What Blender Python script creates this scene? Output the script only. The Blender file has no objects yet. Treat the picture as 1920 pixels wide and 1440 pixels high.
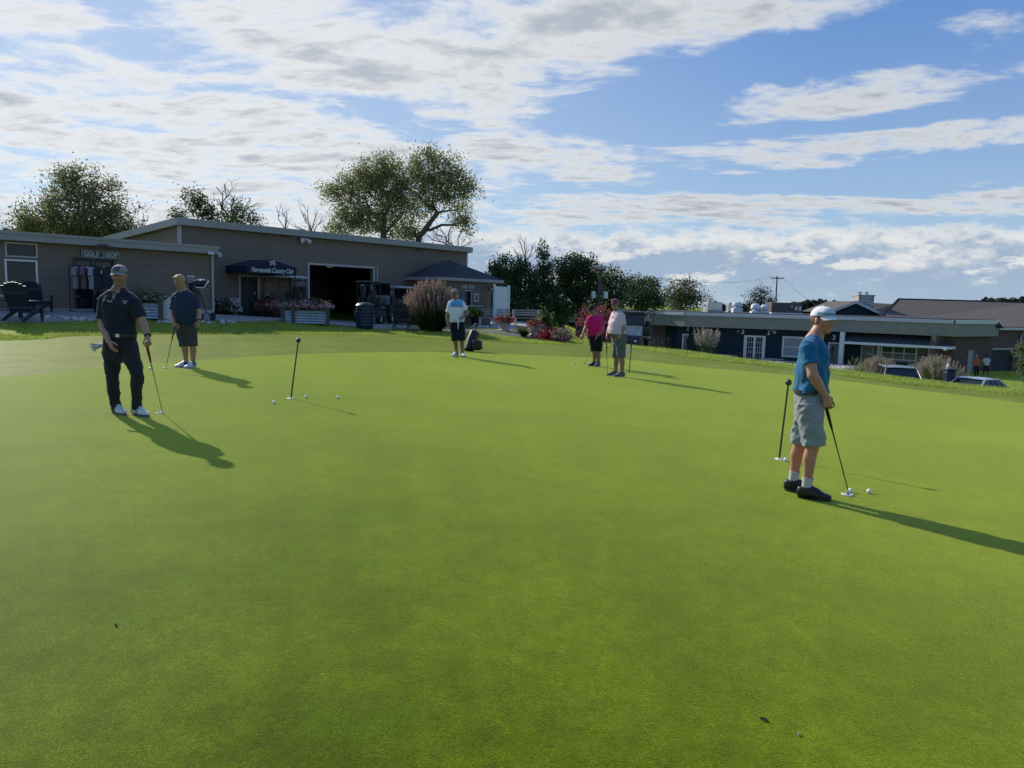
import bpy, bmesh, math, random
import numpy as np
from mathutils import Vector, Matrix
from mathutils.geometry import delaunay_2d_cdt

random.seed(7)
RNG = np.random.default_rng(11)
scn = bpy.context.scene
COL = scn.collection
PI = math.pi

# ------------------------------------------------------------------ camera
FPX = 1387.0                      # focal length in pixels of the 1920 px wide photograph
PITCH, ROLL = 0.1113, 0.025
CAM = Vector((0.0, 0.0, 1.65))
CM = Matrix.Rotation(PI / 2 - PITCH, 3, 'X') @ Matrix.Rotation(ROLL, 3, 'Z')
cd = bpy.data.cameras.new('camera')
cd.sensor_width = 36.0
cd.lens = 36.0 * FPX / 1920.0
cd.clip_start = 0.05
cd.clip_end = 6000
cam = bpy.data.objects.new('camera', cd)
cam.matrix_world = Matrix.Translation(CAM) @ CM.to_4x4()
COL.objects.link(cam)
scn.camera = cam


def ray(px, py):
    return CM @ Vector(((px - 960) / FPX, -(py - 720) / FPX, -1.0))


def at(px, py, Y):
    """the point of the place seen at this pixel of the photo, Y metres ahead"""
    v = ray(px, py)
    return CAM + v * (Y / v.y)


def px_of(p):
    q = CM.transposed() @ (Vector(p) - CAM)
    return (960 + FPX * q.x / -q.z, 720 - FPX * q.y / -q.z)


def sstep(a, b, x):
    t = np.clip((np.asarray(x, float) - a) / (b - a), 0, 1)
    return t * t * (3 - 2 * t)


# ------------------------------------------------------------------ terrain
def plane_z(x, y):
    return -0.033 * 24 * np.tanh(np.asarray(x, float) / 24) + 0.004 * np.clip(y, -10, 60)


def plane_hit(px, py):
    v = ray(px, py)
    lo, hi = 0.5, 200.0
    for _ in range(60):
        m = (lo + hi) / 2
        p = CAM + v * m
        if p.z > float(plane_z(p.x, p.y)):
            lo = m
        else:
            hi = m
    p = CAM + v * lo
    return (p.x, p.y)


ROUGH_PX = [(0, 639), (120, 632), (250, 628), (500, 627), (670, 628), (800, 633), (889, 639),
            (1080, 648), (1187, 655), (1320, 674), (1440, 688), (1553, 702), (1700, 722), (1920, 743)]
GREEN_PX = [(0, 708), (146, 694), (300, 682), (490, 668.6), (670, 662), (860, 662), (1080, 670),
            (1187, 676), (1320, 690), (1440, 700), (1553, 711), (1700, 730), (1831, 745), (1920, 757)]
ROUGH = [plane_hit(*p) for p in ROUGH_PX]
GREEN = [plane_hit(*p) for p in GREEN_PX]
ROUGH = [(-30, -3), (-22, 7)] + [(ROUGH[0][0] - 5, ROUGH[0][1] - 5.5)] + ROUGH + [(ROUGH[-1][0] + 4, ROUGH[-1][1] - 5), (24, 4), (27, -6)]
GREEN = [(-17, -3), (-14, 4)] + [(GREEN[0][0] - 3.4, GREEN[0][1] - 4)] + GREEN + [(GREEN[-1][0] + 3.5, GREEN[-1][1] - 5), (19, 2), (20, -6)]


def catmull(P, n=8):
    P = [np.array(p, float) for p in P]
    out = []
    for i in range(len(P) - 1):
        p0, p1, p2, p3 = P[max(i - 1, 0)], P[i], P[i + 1], P[min(i + 2, len(P) - 1)]
        for k in range(n):
            t = k / n
            out.append(0.5 * (2 * p1 + (p2 - p0) * t + (2 * p0 - 5 * p1 + 4 * p2 - p3) * t * t + (3 * p1 - p0 - 3 * p2 + p3) * t ** 3))
    out.append(P[-1])
    return np.array(out)


ROUGH_C = catmull(ROUGH, 6)
GREEN_C = catmull(GREEN, 6)


def sdist(x, y, C):
    """signed distance to a left-to-right curve, positive beyond it (away from the camera)"""
    x = np.asarray(x, float).ravel(); y = np.asarray(y, float).ravel()
    best = np.full(x.shape, 1e9); sg = np.ones(x.shape)
    for i in range(len(C) - 1):
        ax, ay = C[i]; bx, by = C[i + 1]
        dx, dy = bx - ax, by - ay
        L = dx * dx + dy * dy + 1e-12
        t = np.clip(((x - ax) * dx + (y - ay) * dy) / L, 0, 1)
        ex, ey = x - ax - t * dx, y - ay - t * dy
        d = np.sqrt(ex * ex + ey * ey)
        m = d < best - 1e-9
        best = np.where(m, d, best)
        sg = np.where(m, np.where(dx * (y - ay) - dy * (x - ax) >= 0, 1.0, -1.0), sg)
    return best * sg


BA = np.array([-0.9, -.66, -.55, -.40, -.23, -.1, 0.0, .12, .3])
BC = np.array([.46, .46, .46, .38, .20, .15, .20, .10, 0.0])      # crest of the bank beyond the green
BB = np.array([.30, .30, .28, .18, .0, .0, .15, .05, 0.0])        # level ground behind it
ROUGH_S = catmull(ROUGH, 2)


def hgt(x, y):
    x = np.asarray(x, float); y = np.asarray(y, float)
    sh = np.broadcast(x, y).shape
    x = np.broadcast_to(x, sh).ravel(); y = np.broadcast_to(y, sh).ravel()
    s2 = sdist(x, y, ROUGH_S)
    a = x / np.maximum(np.abs(y), 4.0)
    bc, bb = np.interp(a, BA, BC), np.interp(a, BA, BB)
    z = plane_z(x, y) + bc * sstep(0.0, 4.8, s2) - (bc - bb) * sstep(5.2, 10.0, s2)
    wr = sstep(.02, .19, a) * (y > -30)
    s = s2 - 1.6
    z = z - wr * 2.5 * sstep(0, 12, s)
    return z.reshape(sh)


def hz(x, y):
    return float(hgt(np.array([x]), np.array([y]))[0])


def ground_at(px, py, far=120.0):
    v = ray(px, py)
    ts = np.linspace(1.0, far, 1500)
    P = np.array([[CAM.x + v.x * t, CAM.y + v.y * t, CAM.z + v.z * t] for t in ts])
    d = P[:, 2] - hgt(P[:, 0], P[:, 1])
    k = int(np.argmax(d < 0)) if (d < 0).any() else len(ts) - 1
    lo, hi = ts[max(k - 1, 0)], ts[k]
    for _ in range(30):
        m = (lo + hi) / 2
        p = CAM + v * m
        if p.z > hz(p.x, p.y):
            lo = m
        else:
            hi = m
    return CAM + v * lo


def drop(x, y, dz=0.0):
    return Vector((x, y, hz(x, y) + dz))


# ------------------------------------------------------------------ scene objects
def tag(o, label=None, cat=None, group=None, kind=None):
    if label: o['label'] = label
    if cat: o['category'] = cat
    if group: o['group'] = group
    if kind: o['kind'] = kind
    return o


def empty(name, loc=(0, 0, 0), rz=0.0, label=None, cat=None, group=None):
    o = bpy.data.objects.new(name, None)
    COL.objects.link(o)
    o.location = loc
    o.rotation_euler = (0, 0, rz)
    o.empty_display_size = 0.2
    return tag(o, label, cat, group)


def link(name, me, mat=None, parent=None):
    o = bpy.data.objects.new(name, me)
    COL.objects.link(o)
    if mat is not None and len(me.materials) == 0:
        for m in (mat if isinstance(mat, (list, tuple)) else [mat]):
            me.materials.append(m)
    if parent is not None:
        o.parent = parent
    return o


def mesh_np(name, V, Fs, smooth=False, cols=None):
    """mesh from arrays; Fs = (n,3) or (n,4) index array"""
    V = np.asarray(V, np.float32); Fs = np.asarray(Fs, np.int32)
    me = bpy.data.meshes.new(name)
    n, k = Fs.shape
    me.vertices.add(len(V)); me.vertices.foreach_set('co', V.ravel())
    me.loops.add(n * k); me.loops.foreach_set('vertex_index', Fs.ravel())
    me.polygons.add(n)
    me.polygons.foreach_set('loop_start', np.arange(0, n * k, k, dtype=np.int32))
    me.polygons.foreach_set('use_smooth', np.full(n, smooth, bool))
    if cols is not None:
        at_ = me.color_attributes.new('Col', 'FLOAT_COLOR', 'POINT')
        C = np.ones((len(V), 4), np.float32); C[:, :3] = cols
        at_.data.foreach_set('color', C.ravel())
    me.update(calc_edges=True)
    return me


class MB:
    """collects shapes and links them as ONE mesh object"""

    def __init__(self):
        self.v = []; self.f = []; self.c = []; self.m = []

    def add(self, vs, fs, col=None, mi=0):
        b = len(self.v)
        self.v += [tuple(v) for v in vs]
        self.f += [tuple(i + b for i in f) for f in fs]
        self.c += [col or (1, 1, 1)] * len(vs)
        self.m += [mi] * len(fs)
        return self

    def box(self, lo, hi, M=None, col=None, mi=0, bev=0.0):
        x0, y0, z0 = lo; x1, y1, z1 = hi
        if bev > 0:
            b = min(bev, (x1 - x0) * .45, (y1 - y0) * .45, (z1 - z0) * .45)
            bm = bmesh.new()
            bmesh.ops.create_cube(bm, size=1)
            for v in bm.verts:
                v.co = Vector(((x0 + x1) / 2 + v.co.x * (x1 - x0), (y0 + y1) / 2 + v.co.y * (y1 - y0), (z0 + z1) / 2 + v.co.z * (z1 - z0)))
            bmesh.ops.bevel(bm, geom=bm.edges[:], offset=b, segments=2, affect='EDGES', profile=.5)
            bm.verts.index_update()
            vs = [v.co.copy() for v in bm.verts]; fs = [[v.index for v in f.verts] for f in bm.faces]
            bm.free()
        else:
            vs = [Vector(p) for p in ((x0, y0, z0), (x1, y0, z0), (x1, y1, z0), (x0, y1, z0), (x0, y0, z1), (x1, y0, z1), (x1, y1, z1), (x0, y1, z1))]
            fs = [(0, 3, 2, 1), (4, 5, 6, 7), (0, 1, 5, 4), (1, 2, 6, 5), (2, 3, 7, 6), (3, 0, 4, 7)]
        if M is not None: vs = [M @ v for v in vs]
        return self.add(vs, fs, col, mi)

    def tube(self, pts, rad, n=8, col=None, mi=0, caps=True, flat=None):
        pts = [Vector(p) for p in pts]
        rad = rad if isinstance(rad, (list, tuple)) else [rad] * len(pts)
        vs = []; fs = []
        up = None
        for i, p in enumerate(pts):
            t = (pts[min(i + 1, len(pts) - 1)] - pts[max(i - 1, 0)])
            t = t.normalized() if t.length > 1e-9 else Vector((0, 0, 1))
            if up is None:
                up = t.orthogonal().normalized() if flat is None else Vector(flat)
            a = (up - t * up.dot(t))
            a = a.normalized() if a.length > 1e-6 else t.orthogonal().normalized()
            up = a
            b = t.cross(a)
            for k in range(n):
                w = 2 * PI * k / n
                vs.append(p + (a * math.cos(w) + b * math.sin(w)) * rad[i])
        for i in range(len(pts) - 1):
            for k in range(n):
                k2 = (k + 1) % n
                fs.append((i * n + k, i * n + k2, (i + 1) * n + k2, (i + 1) * n + k))
        if caps:
            fs.append(tuple(range(n - 1, -1, -1)))
            fs.append(tuple(range((len(pts) - 1) * n, len(pts) * n)))
        return self.add(vs, fs, col, mi)

    def lathe(self, prof, c=(0, 0, 0), n=20, col=None, mi=0, M=None):
        """prof: (r, z) pairs from bottom to top"""
        c = Vector(c); vs = []; fs = []
        for r, z in prof:
            for k in range(n):
                w = 2 * PI * k / n
                vs.append(c + Vector((max(r, 1e-4) * math.cos(w), max(r, 1e-4) * math.sin(w), z)))
        for i in range(len(prof) - 1):
            for k in range(n):
                k2 = (k + 1) % n
                fs.append((i * n + k, i * n + k2, (i + 1) * n + k2, (i + 1) * n + k))
        fs.append(tuple(range(n - 1, -1, -1)))
        fs.append(tuple(range((len(prof) - 1) * n, len(prof) * n)))
        if M is not None: vs = [M @ v for v in vs]
        return self.add(vs, fs, col, mi)

    def prism(self, poly, depth, M=None, col=None, mi=0):
        """poly: list of (x, z) outline in the XZ plane, extruded along +Y by depth"""
        n = len(poly)
        vs = [Vector((x, 0, z)) for x, z in poly] + [Vector((x, depth, z)) for x, z in poly]
        fs = [tuple(range(n)), tuple(range(2 * n - 1, n - 1, -1))]
        for k in range(n):
            k2 = (k + 1) % n
            fs.append((k, k + n, k2 + n, k2))
        if M is not None: vs = [M @ v for v in vs]
        return self.add(vs, fs, col, mi)

    def sphere(self, c, r, n=12, col=None, mi=0, M=None, sc=(1, 1, 1)):
        prof = []
        for i in range(n + 1):
            a = -PI / 2 + PI * i / n
            prof.append((math.cos(a) * r, math.sin(a) * r))
        vs = []; fs = []; m = 2 * n
        for rr, z in prof:
            for k in range(m):
                w = 2 * PI * k / m
                vs.append(Vector((rr * math.cos(w) * sc[0], rr * math.sin(w) * sc[1], z * sc[2])))
        for i in range(n):
            for k in range(m):
                k2 = (k + 1) % m
                fs.append((i * m + k, i * m + k2, (i + 1) * m + k2, (i + 1) * m + k))
        if M is not None: vs = [M @ v for v in vs]
        c = Vector(c)
        return self.add([v + c for v in vs], fs, col, mi)

    def build(self, name, mat, parent=None, smooth=False, color=False):
        me = bpy.data.meshes.new(name)
        me.from_pydata([tuple(v) for v in self.v], [], self.f)
        bm = bmesh.new(); bm.from_mesh(me)
        bmesh.ops.recalc_face_normals(bm, faces=bm.faces[:])
        bm.to_mesh(me); bm.free()
        if smooth:
            try:
                me.shade_smooth()
                me.set_sharp_from_angle(angle=math.radians(42))
            except Exception:
                pass
        if len(set(self.m)) > 1:
            me.polygons.foreach_set('material_index', self.m)
        if color:
            a_ = me.color_attributes.new('Col', 'FLOAT_COLOR', 'POINT')
            a_.data.foreach_set('color', np.array([(*c, 1) for c in self.c], np.float32).ravel())
        me.update()
        return link(name, me, mat, parent)


def copy_tree(o, parent=None):
    c = o.copy(); COL.objects.link(c)
    if parent is not None: c.parent = parent
    for ch in [k for k in bpy.data.objects if k.parent == o]:
        copy_tree(ch, c)
    return c


# ------------------------------------------------------------------ materials
def nmat(name):
    m = bpy.data.materials.new(name); m.use_nodes = True
    nt = m.node_tree
    return m, nt, nt.nodes, nt.links, nt.nodes['Principled BSDF']


def mat(name, col, rough=.6, metal=0.0, var=.12, vscale=6.0, bump=0.0, bscale=60.0, spec=.4, attr=False, sheen=0.0,
        coat=0.0, trans=0.0, emis=None, sss=0.0, stretch=None):
    """principled surface whose colour varies a little with noise; attr=True multiplies by the mesh colour"""
    m, nt, N, L, P = nmat(name)
    P.inputs['Roughness'].default_value = rough
    P.inputs['Metallic'].default_value = metal
    P.inputs['Specular IOR Level'].default_value = spec
    P.inputs['Sheen Weight'].default_value = sheen
    P.inputs['Coat Weight'].default_value = coat
    tc = N.new('ShaderNodeTexCoord')
    src = tc.outputs['Object']
    if stretch:
        mp = N.new('ShaderNodeMapping'); mp.inputs['Scale'].default_value = stretch
        L.new(src, mp.inputs['Vector']); src = mp.outputs['Vector']
    nz = N.new('ShaderNodeTexNoise'); nz.inputs['Scale'].default_value = vscale; nz.inputs['Detail'].default_value = 5
    L.new(src, nz.inputs['Vector'])
    mr = N.new('ShaderNodeMapRange'); mr.inputs['From Min'].default_value = .3; mr.inputs['From Max'].default_value = .7
    mr.inputs['To Min'].default_value = 1 - var; mr.inputs['To Max'].default_value = 1 + var
    L.new(nz.outputs['Fac'], mr.inputs['Value'])
    vm = N.new('ShaderNodeVectorMath'); vm.operation = 'SCALE'
    L.new(mr.outputs['Result'], vm.inputs['Scale'])
    if attr:
        ca = N.new('ShaderNodeAttribute'); ca.attribute_name = 'Col'
        mx = N.new('ShaderNodeVectorMath'); mx.operation = 'MULTIPLY'
        mx.inputs[1].default_value = col[:3]
        L.new(ca.outputs['Color'], mx.inputs[0]); L.new(mx.outputs['Vector'], vm.inputs[0])
    else:
        vm.inputs[0].default_value = col[:3]
    L.new(vm.outputs['Vector'], P.inputs['Base Color'])
    if bump > 0:
        n2 = N.new('ShaderNodeTexNoise'); n2.inputs['Scale'].default_value = bscale; n2.inputs['Detail'].default_value = 4
        L.new(src, n2.inputs['Vector'])
        b = N.new('ShaderNodeBump'); b.inputs['Strength'].default_value = bump; b.inputs['Distance'].default_value = .01
        L.new(n2.outputs['Fac'], b.inputs['Height']); L.new(b.outputs['Normal'], P.inputs['Normal'])
    if sss > 0:
        P.inputs['Subsurface Weight'].default_value = sss
        P.inputs['Subsurface Radius'].default_value = (.01, .004, .002)
    if trans > 0:
        tr = N.new('ShaderNodeBsdfTranslucent')
        ms = N.new('ShaderNodeMixShader'); ms.inputs['Fac'].default_value = trans
        L.new(vm.outputs['Vector'], tr.inputs['Color'])
        L.new(P.outputs['BSDF'], ms.inputs[1]); L.new(tr.outputs['BSDF'], ms.inputs[2])
        L.new(ms.outputs['Shader'], N['Material Output'].inputs['Surface'])
    if emis:
        P.inputs['Emission Color'].default_value = (*col[:3], 1)
        P.inputs['Emission Strength'].default_value = emis
    return m


def mat_courses(name, col, course=.12, lap=True, brick=False, mortar=(.2, .19, .18)):
    """lap siding / brick courses in object coordinates (z up)"""
    m, nt, N, L, P = nmat(name)
    P.inputs['Roughness'].default_value = .75
    P.inputs['Specular IOR Level'].default_value = .25
    tc = N.new('ShaderNodeTexCoord')
    sp = N.new('ShaderNodeSeparateXYZ'); L.new(tc.outputs['Object'], sp.inputs[0])

    def mth(op, a=None, b=None, va=0, vb=0):
        n = N.new('ShaderNodeMath'); n.operation = op
        if a is not None: L.new(a, n.inputs[0])
        else: n.inputs[0].default_value = va
        if b is not None: L.new(b, n.inputs[1])
        else: n.inputs[1].default_value = vb
        return n.outputs[0]
    zz = mth('DIVIDE', sp.outputs['Z'], None, vb=course)
    fr = mth('FRACT', zz)
    nz = N.new('ShaderNodeTexNoise'); nz.inputs['Scale'].default_value = 1.7; nz.inputs['Detail'].default_value = 6
    L.new(tc.outputs['Object'], nz.inputs['Vector'])
    wn = N.new('ShaderNodeTexWhiteNoise'); wn.noise_dimensions = '1D'
    L.new(mth('FLOOR', zz), wn.inputs['W'])
    a = mth('MULTIPLY_ADD', nz.outputs['Fac'], None, vb=.35)
    n = N.new('ShaderNodeMath'); n.operation = 'MULTIPLY_ADD'; n.inputs[1].default_value = .10
    L.new(wn.outputs['Value'], n.inputs[0]); L.new(a, n.inputs[2])
    a2 = mth('ADD', n.outputs[0], None, vb=.72)
    if brick:
        bt = N.new('ShaderNodeTexBrick')
        bt.inputs['Color1'].default_value = (col[0] * 1.15, col[1] * 1.1, col[2] * 1.05, 1)
        bt.inputs['Color2'].default_value = (col[0] * .8, col[1] * .8, col[2] * .85, 1)
        bt.inputs['Mortar'].default_value = (*mortar, 1)
        bt.inputs['Scale'].default_value = 1.0
        bt.inputs['Brick Width'].default_value = .22; bt.inputs['Row Height'].default_value = .075
        bt.inputs['Mortar Size'].default_value = .008
        cb = N.new('ShaderNodeCombineXYZ')
        L.new(mth('ADD', sp.outputs['X'], sp.outputs['Y']), cb.inputs['X']); L.new(sp.outputs['Z'], cb.inputs['Y'])
        L.new(cb.outputs[0], bt.inputs['Vector'])
        vm = N.new('ShaderNodeVectorMath'); vm.operation = 'SCALE'
        L.new(bt.outputs['Color'], vm.inputs[0]); L.new(a2, vm.inputs['Scale'])
        L.new(vm.outputs[0], P.inputs['Base Color'])
    else:
        edge = mth('LESS_THAN', fr, None, vb=.14)
        dk = mth('MULTIPLY_ADD', edge, None, vb=-.17)
        dk2 = mth('ADD', dk, None, vb=1.0)
        N[dk.node.name].inputs[2].default_value = 0
        vm = N.new('ShaderNodeVectorMath'); vm.operation = 'SCALE'; vm.inputs[0].default_value = col[:3]
        L.new(mth('MULTIPLY', a2, dk2), vm.inputs['Scale'])
        L.new(vm.outputs[0], P.inputs['Base Color'])
        b = N.new('ShaderNodeBump'); b.inputs['Strength'].default_value = .45; b.inputs['Distance'].default_value = .015
        L.new(mth('SUBTRACT', None, fr, va=1.0), b.inputs['Height']); L.new(b.outputs['Normal'], P.inputs['Normal'])
    return m


M = {}
M['white'] = mat('white_paint', (.72, .73, .74), .5, var=.06)
M['trim'] = mat('grey_trim_paint', (.42, .40, .38), .55, var=.06)
M['black'] = mat('black_plastic', (.012, .013, .016), .4, var=.2)
M['navy_plastic'] = mat('navy_plastic_lumber', (.012, .022, .045), .45, var=.2, bump=.1, bscale=40)
M['steel'] = mat('brushed_steel', (.55, .55, .56), .3, 1.0, var=.08)
M['chrome'] = mat('polished_steel', (.7, .7, .7), .15, 1.0, var=.04)
M['galv'] = mat('galvanised_sheet', (.5, .53, .56), .38, .7, var=.2, vscale=12)
M['glass'] = mat('dark_glass', (.010, .015, .018), .06, var=.3, vscale=1.5, spec=.5)
M['rubber'] = mat('tyre_rubber', (.015, .015, .016), .8, var=.2)
M['wood'] = mat('weathered_timber', (.10, .085, .07), .8, var=.3, vscale=9, stretch=(1, 1, 6))
M['concrete'] = mat('cast_concrete', (.42, .41, .38), .85, var=.12, bump=.25, bscale=90)
M['bark'] = mat('grey_bark', (.10, .085, .07), .9, var=.35, vscale=14, bump=.5, bscale=30)
M['bark_dark'] = mat('dark_bark', (.045, .038, .03), .9, var=.35, vscale=14, bump=.5, bscale=30)
M['leaf'] = mat('leaf_surface', (1, 1, 1), .5, var=.25, vscale=.8, attr=True, trans=.45, spec=.35)
M['blade'] = mat('grass_blade', (1, 1, 1), .5, var=.2, vscale=.7, attr=True, trans=.5, spec=.3)
M['petal'] = mat('petal_surface', (1, 1, 1), .6, var=.15, vscale=8, attr=True, trans=.3, spec=.3)
M['cloth'] = mat('woven_cloth', (1, 1, 1), .82, var=.07, vscale=25, bump=.12, bscale=420, attr=True, sheen=.12, spec=.2)
M['skin'] = mat('skin', (1, 1, 1), .5, var=.07, vscale=40, attr=True, spec=.4, sss=.12)
M['hair'] = mat('hair', (1, 1, 1), .5, var=.25, vscale=120, bump=.5, bscale=260, attr=True)
M['ball'] = mat('golf_ball_cover', (.85, .86, .84), .3, var=.03, bump=.25, bscale=500)
M['paint'] = mat('painted_surface', (1, 1, 1), .4, var=.06, attr=True)
M['stone'] = mat('chimney_stone', (.42, .41, .40), .9, var=.5, vscale=5, bump=.6, bscale=8)
# ------------------------------------------------------------------ sun and sky
SKY_R, SKY_G, SKY_B = .85, 1.0, 1.18
SUN_EL = math.radians(31.0)
SUN_DIR = Vector((-.685 * math.cos(SUN_EL), .728 * math.cos(SUN_EL), math.sin(SUN_EL)))   # towards the sun
SUN_AZ = math.atan2(SUN_DIR.x, SUN_DIR.y)
sl = bpy.data.lights.new('sun', 'SUN'); sl.energy = 5.0; sl.angle = math.radians(.55); sl.color = (1, .93, .80)
so = bpy.data.objects.new('sun', sl); COL.objects.link(so)
so.rotation_euler = SUN_DIR.to_track_quat('Z', 'Y').to_euler()
so.location = (-20, 20, 30)

w = bpy.data.worlds.new('World'); scn.world = w; w.use_nodes = True
nt = w.node_tree; N = nt.nodes; L = nt.links
bg = N['Background']; bg.inputs['Strength'].default_value = .1
sky = N.new('ShaderNodeTexSky'); sky.sky_type = 'NISHITA'; sky.sun_disc = False
sky.sun_elevation = SUN_EL; sky.sun_rotation = SUN_AZ
sky.air_density = 1.0; sky.dust_density = .3; sky.ozone_density = 2.0; sky.altitude = 60


def wm(op, a, b=None, c=None, clamp=False):
    n = N.new('ShaderNodeMath'); n.operation = op; n.use_clamp = clamp
    for i, q in enumerate((a, b, c)):
        if q is None: continue
        if isinstance(q, (int, float)): n.inputs[i].default_value = q
        else: L.new(q, n.inputs[i])
    return n.outputs[0]


tc = N.new('ShaderNodeTexCoord')
sp = N.new('ShaderNodeSeparateXYZ'); L.new(tc.outputs['Generated'], sp.inputs[0])
dx, dy, dz = sp.outputs
dzp = wm('MAXIMUM', dz, 0.0)
den = wm('ADD', dzp, .10)
U = wm('DIVIDE', dx, den); V = wm('DIVIDE', dy, den)          # cloud deck coordinates
hl = wm('SQRT', wm('ADD', wm('MULTIPLY', dx, dx), wm('MULTIPLY', dy, dy)))
AZ = wm('ARCTAN2', dx, dy)                                     # bearing, right positive
EL = wm('ARCTAN2', dz, hl)


def noise2(u, v, sx, sy, detail, rough, off=0.0, dist=0.0):
    cb = N.new('ShaderNodeCombineXYZ')
    L.new(wm('MULTIPLY_ADD', u, sx, off), cb.inputs[0]); L.new(wm('MULTIPLY_ADD', v, sy, off * 1.7), cb.inputs[1])
    cb.inputs[2].default_value = off
    t = N.new('ShaderNodeTexNoise'); t.inputs['Scale'].default_value = 1; t.inputs['Detail'].default_value = detail
    t.inputs['Roughness'].default_value = rough; t.inputs['Distortion'].default_value = dist
    L.new(cb.outputs[0], t.inputs['Vector'])
    return t.outputs['Fac']


def ss(x, a, b):
    n = N.new('ShaderNodeMapRange'); n.interpolation_type = 'SMOOTHSTEP'
    L.new(x, n.inputs['Value'])
    n.inputs['From Min'].default_value = a; n.inputs['From Max'].default_value = b
    return n.outputs['Result']


def blob(px, py, rx, ry, tilt=0.0):
    """soft elliptical patch of sky around a bearing and height, 1 in the middle"""
    v = ray(px, py); a0 = math.atan2(v.x, v.y); e0 = math.atan2(v.z, math.hypot(v.x, v.y))
    ra, re = rx / FPX, ry / FPX
    da = wm('SUBTRACT', AZ, a0); de = wm('SUBTRACT', EL, e0)
    c, s = math.cos(tilt), math.sin(tilt)
    u = wm('DIVIDE', wm('ADD', wm('MULTIPLY', da, c), wm('MULTIPLY', de, s)), ra)
    vv = wm('DIVIDE', wm('SUBTRACT', wm('MULTIPLY', de, c), wm('MULTIPLY', da, s)), re)
    q = wm('ADD', wm('MULTIPLY', u, u), wm('MULTIPLY', vv, vv))
    return wm('SUBTRACT', 1.0, wm('MULTIPLY', q, .72), clamp=True)


def mx(*a):
    r = a[0]
    for b in a[1:]: r = wm('MAXIMUM', r, b)
    return r


warp = noise2(U, V, 1.1, 1.1, 3, .5, 3.1)
Uw = wm('MULTIPLY_ADD', warp, .45, U); Vw = wm('MULTIPLY_ADD', warp, -.4, V)
big = noise2(Uw, Vw, 1.9, 2.9, 7, .56, .0)
fine = noise2(Uw, Vw, 6.5, 9.5, 7, .62, 5.3)
# coverage: where the photograph's sky is covered
cov = mx(
    wm('MULTIPLY', blob(300, 250, 800, 230, -.05), .92), blob(1000, 50, 560, 120, .10), blob(640, 120, 560, 150, 0.05), blob(110, 30, 240, 60), blob(1380, 20, 420, 70, .20),
    blob(560, 270, 460, 80, -.08), blob(960, 275, 280, 44, -.12), blob(1130, 330, 150, 30, -.1),
    wm('MULTIPLY', blob(1540, 185, 290, 50, .02), .9), wm('MULTIPLY', blob(1550, 278, 390, 36, .04), .9), blob(1330, 388, 300, 40, -.02), blob(1690, 390, 220, 18, -.06), blob(1890, 362, 110, 28),
    wm('MULTIPLY', blob(430, 400, 560, 70, -.05), .9), blob(1850, 60, 100, 34), blob(1110, 398, 200, 36))
hole = mx(blob(290, 70, 120, 55, .1), blob(70, 120, 140, 45), blob(1200, 190, 220, 40, .2), blob(720, 200, 160, 26), blob(1640, 105, 300, 36, .1), blob(1600, 232, 340, 14, .03), blob(1500, 345, 420, 18, .0), blob(1780, 330, 200, 30, 0))
cv = wm('SUBTRACT', wm('MULTIPLY', cov, .60), wm('MULTIPLY', hole, .26))
dens = wm('ADD', wm('ADD', wm('MULTIPLY', wm('SUBTRACT', big, .5), 1.35), wm('MULTIPLY', wm('SUBTRACT', fine, .5), .95)), cv)
alpha1 = ss(dens, .20, .60)
thick1 = ss(dens, .34, .92)
# cumulus bank low over the horizon
bk = noise2(AZ, EL, 9, 22, 8, .6, 1.4)
bk2 = noise2(AZ, EL, 26, 44, 6, .6, 7.7)
top = wm('MULTIPLY_ADD', wm('SUBTRACT', bk, .5), .09, .104)
bd = wm('ADD', wm('SUBTRACT', top, EL), wm('MULTIPLY', wm('SUBTRACT', bk2, .5), .05))
alpha2 = wm('MULTIPLY', ss(bd, 0.0, .02), wm('SUBTRACT', 1.0, wm('MULTIPLY', ss(bd, .05, .125), .55)))
bk3 = noise2(AZ, EL, 13, 34, 7, .62, 9.1)
puff = wm('MULTIPLY', ss(bk3, .53, .62), wm('SUBTRACT', 1.0, ss(bd, .075, .115)))
lit2 = wm('SUBTRACT', 1.0, ss(wm('ADD', bd, wm('MULTIPLY', wm('SUBTRACT', bk2, .5), .09)), .008, .055))


def mixc(f, a, b):
    n = N.new('ShaderNodeMix'); n.data_type = 'RGBA'
    if isinstance(f, (int, float)): n.inputs['Factor'].default_value = f
    else: L.new(f, n.inputs['Factor'])
    for k, q in (('A', a), ('B', b)):
        s_ = [i for i in n.inputs if i.name == k and i.type == 'RGBA'][0]
        if isinstance(q, tuple): s_.default_value = (*q, 1)
        else: L.new(q, s_)
    return [o for o in n.outputs if o.type == 'RGBA'][0]


sunv = N.new('ShaderNodeVectorMath'); sunv.operation = 'DOT_PRODUCT'
L.new(tc.outputs['Generated'], sunv.inputs[0]); sunv.inputs[1].default_value = SUN_DIR
near = ss(sunv.outputs['Value'], .45, 1.0)
tint = N.new('ShaderNodeMix'); tint.data_type = 'RGBA'; tint.blend_type = 'MULTIPLY'; tint.inputs['Factor'].default_value = 1
L.new(sky.outputs[0], [i for i in tint.inputs if i.name == 'A' and i.type == 'RGBA'][0])
[i for i in tint.inputs if i.name == 'B' and i.type == 'RGBA'][0].default_value = (SKY_R, SKY_G, SKY_B, 1)
blue = [o for o in tint.outputs if o.type == 'RGBA'][0]
eln = ss(EL, .0, .42)
grad = mixc(eln, (4.3, 5.9, 7.6), (1.15, 2.75, 6.6))
grad = mixc(wm('MULTIPLY', near, .55), grad, (7.0, 7.8, 8.6))
blue = mixc(.72, blue, grad)
bright = mixc(near, (7.4, 7.6, 7.8), (9.3, 9.3, 9.2))
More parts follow.
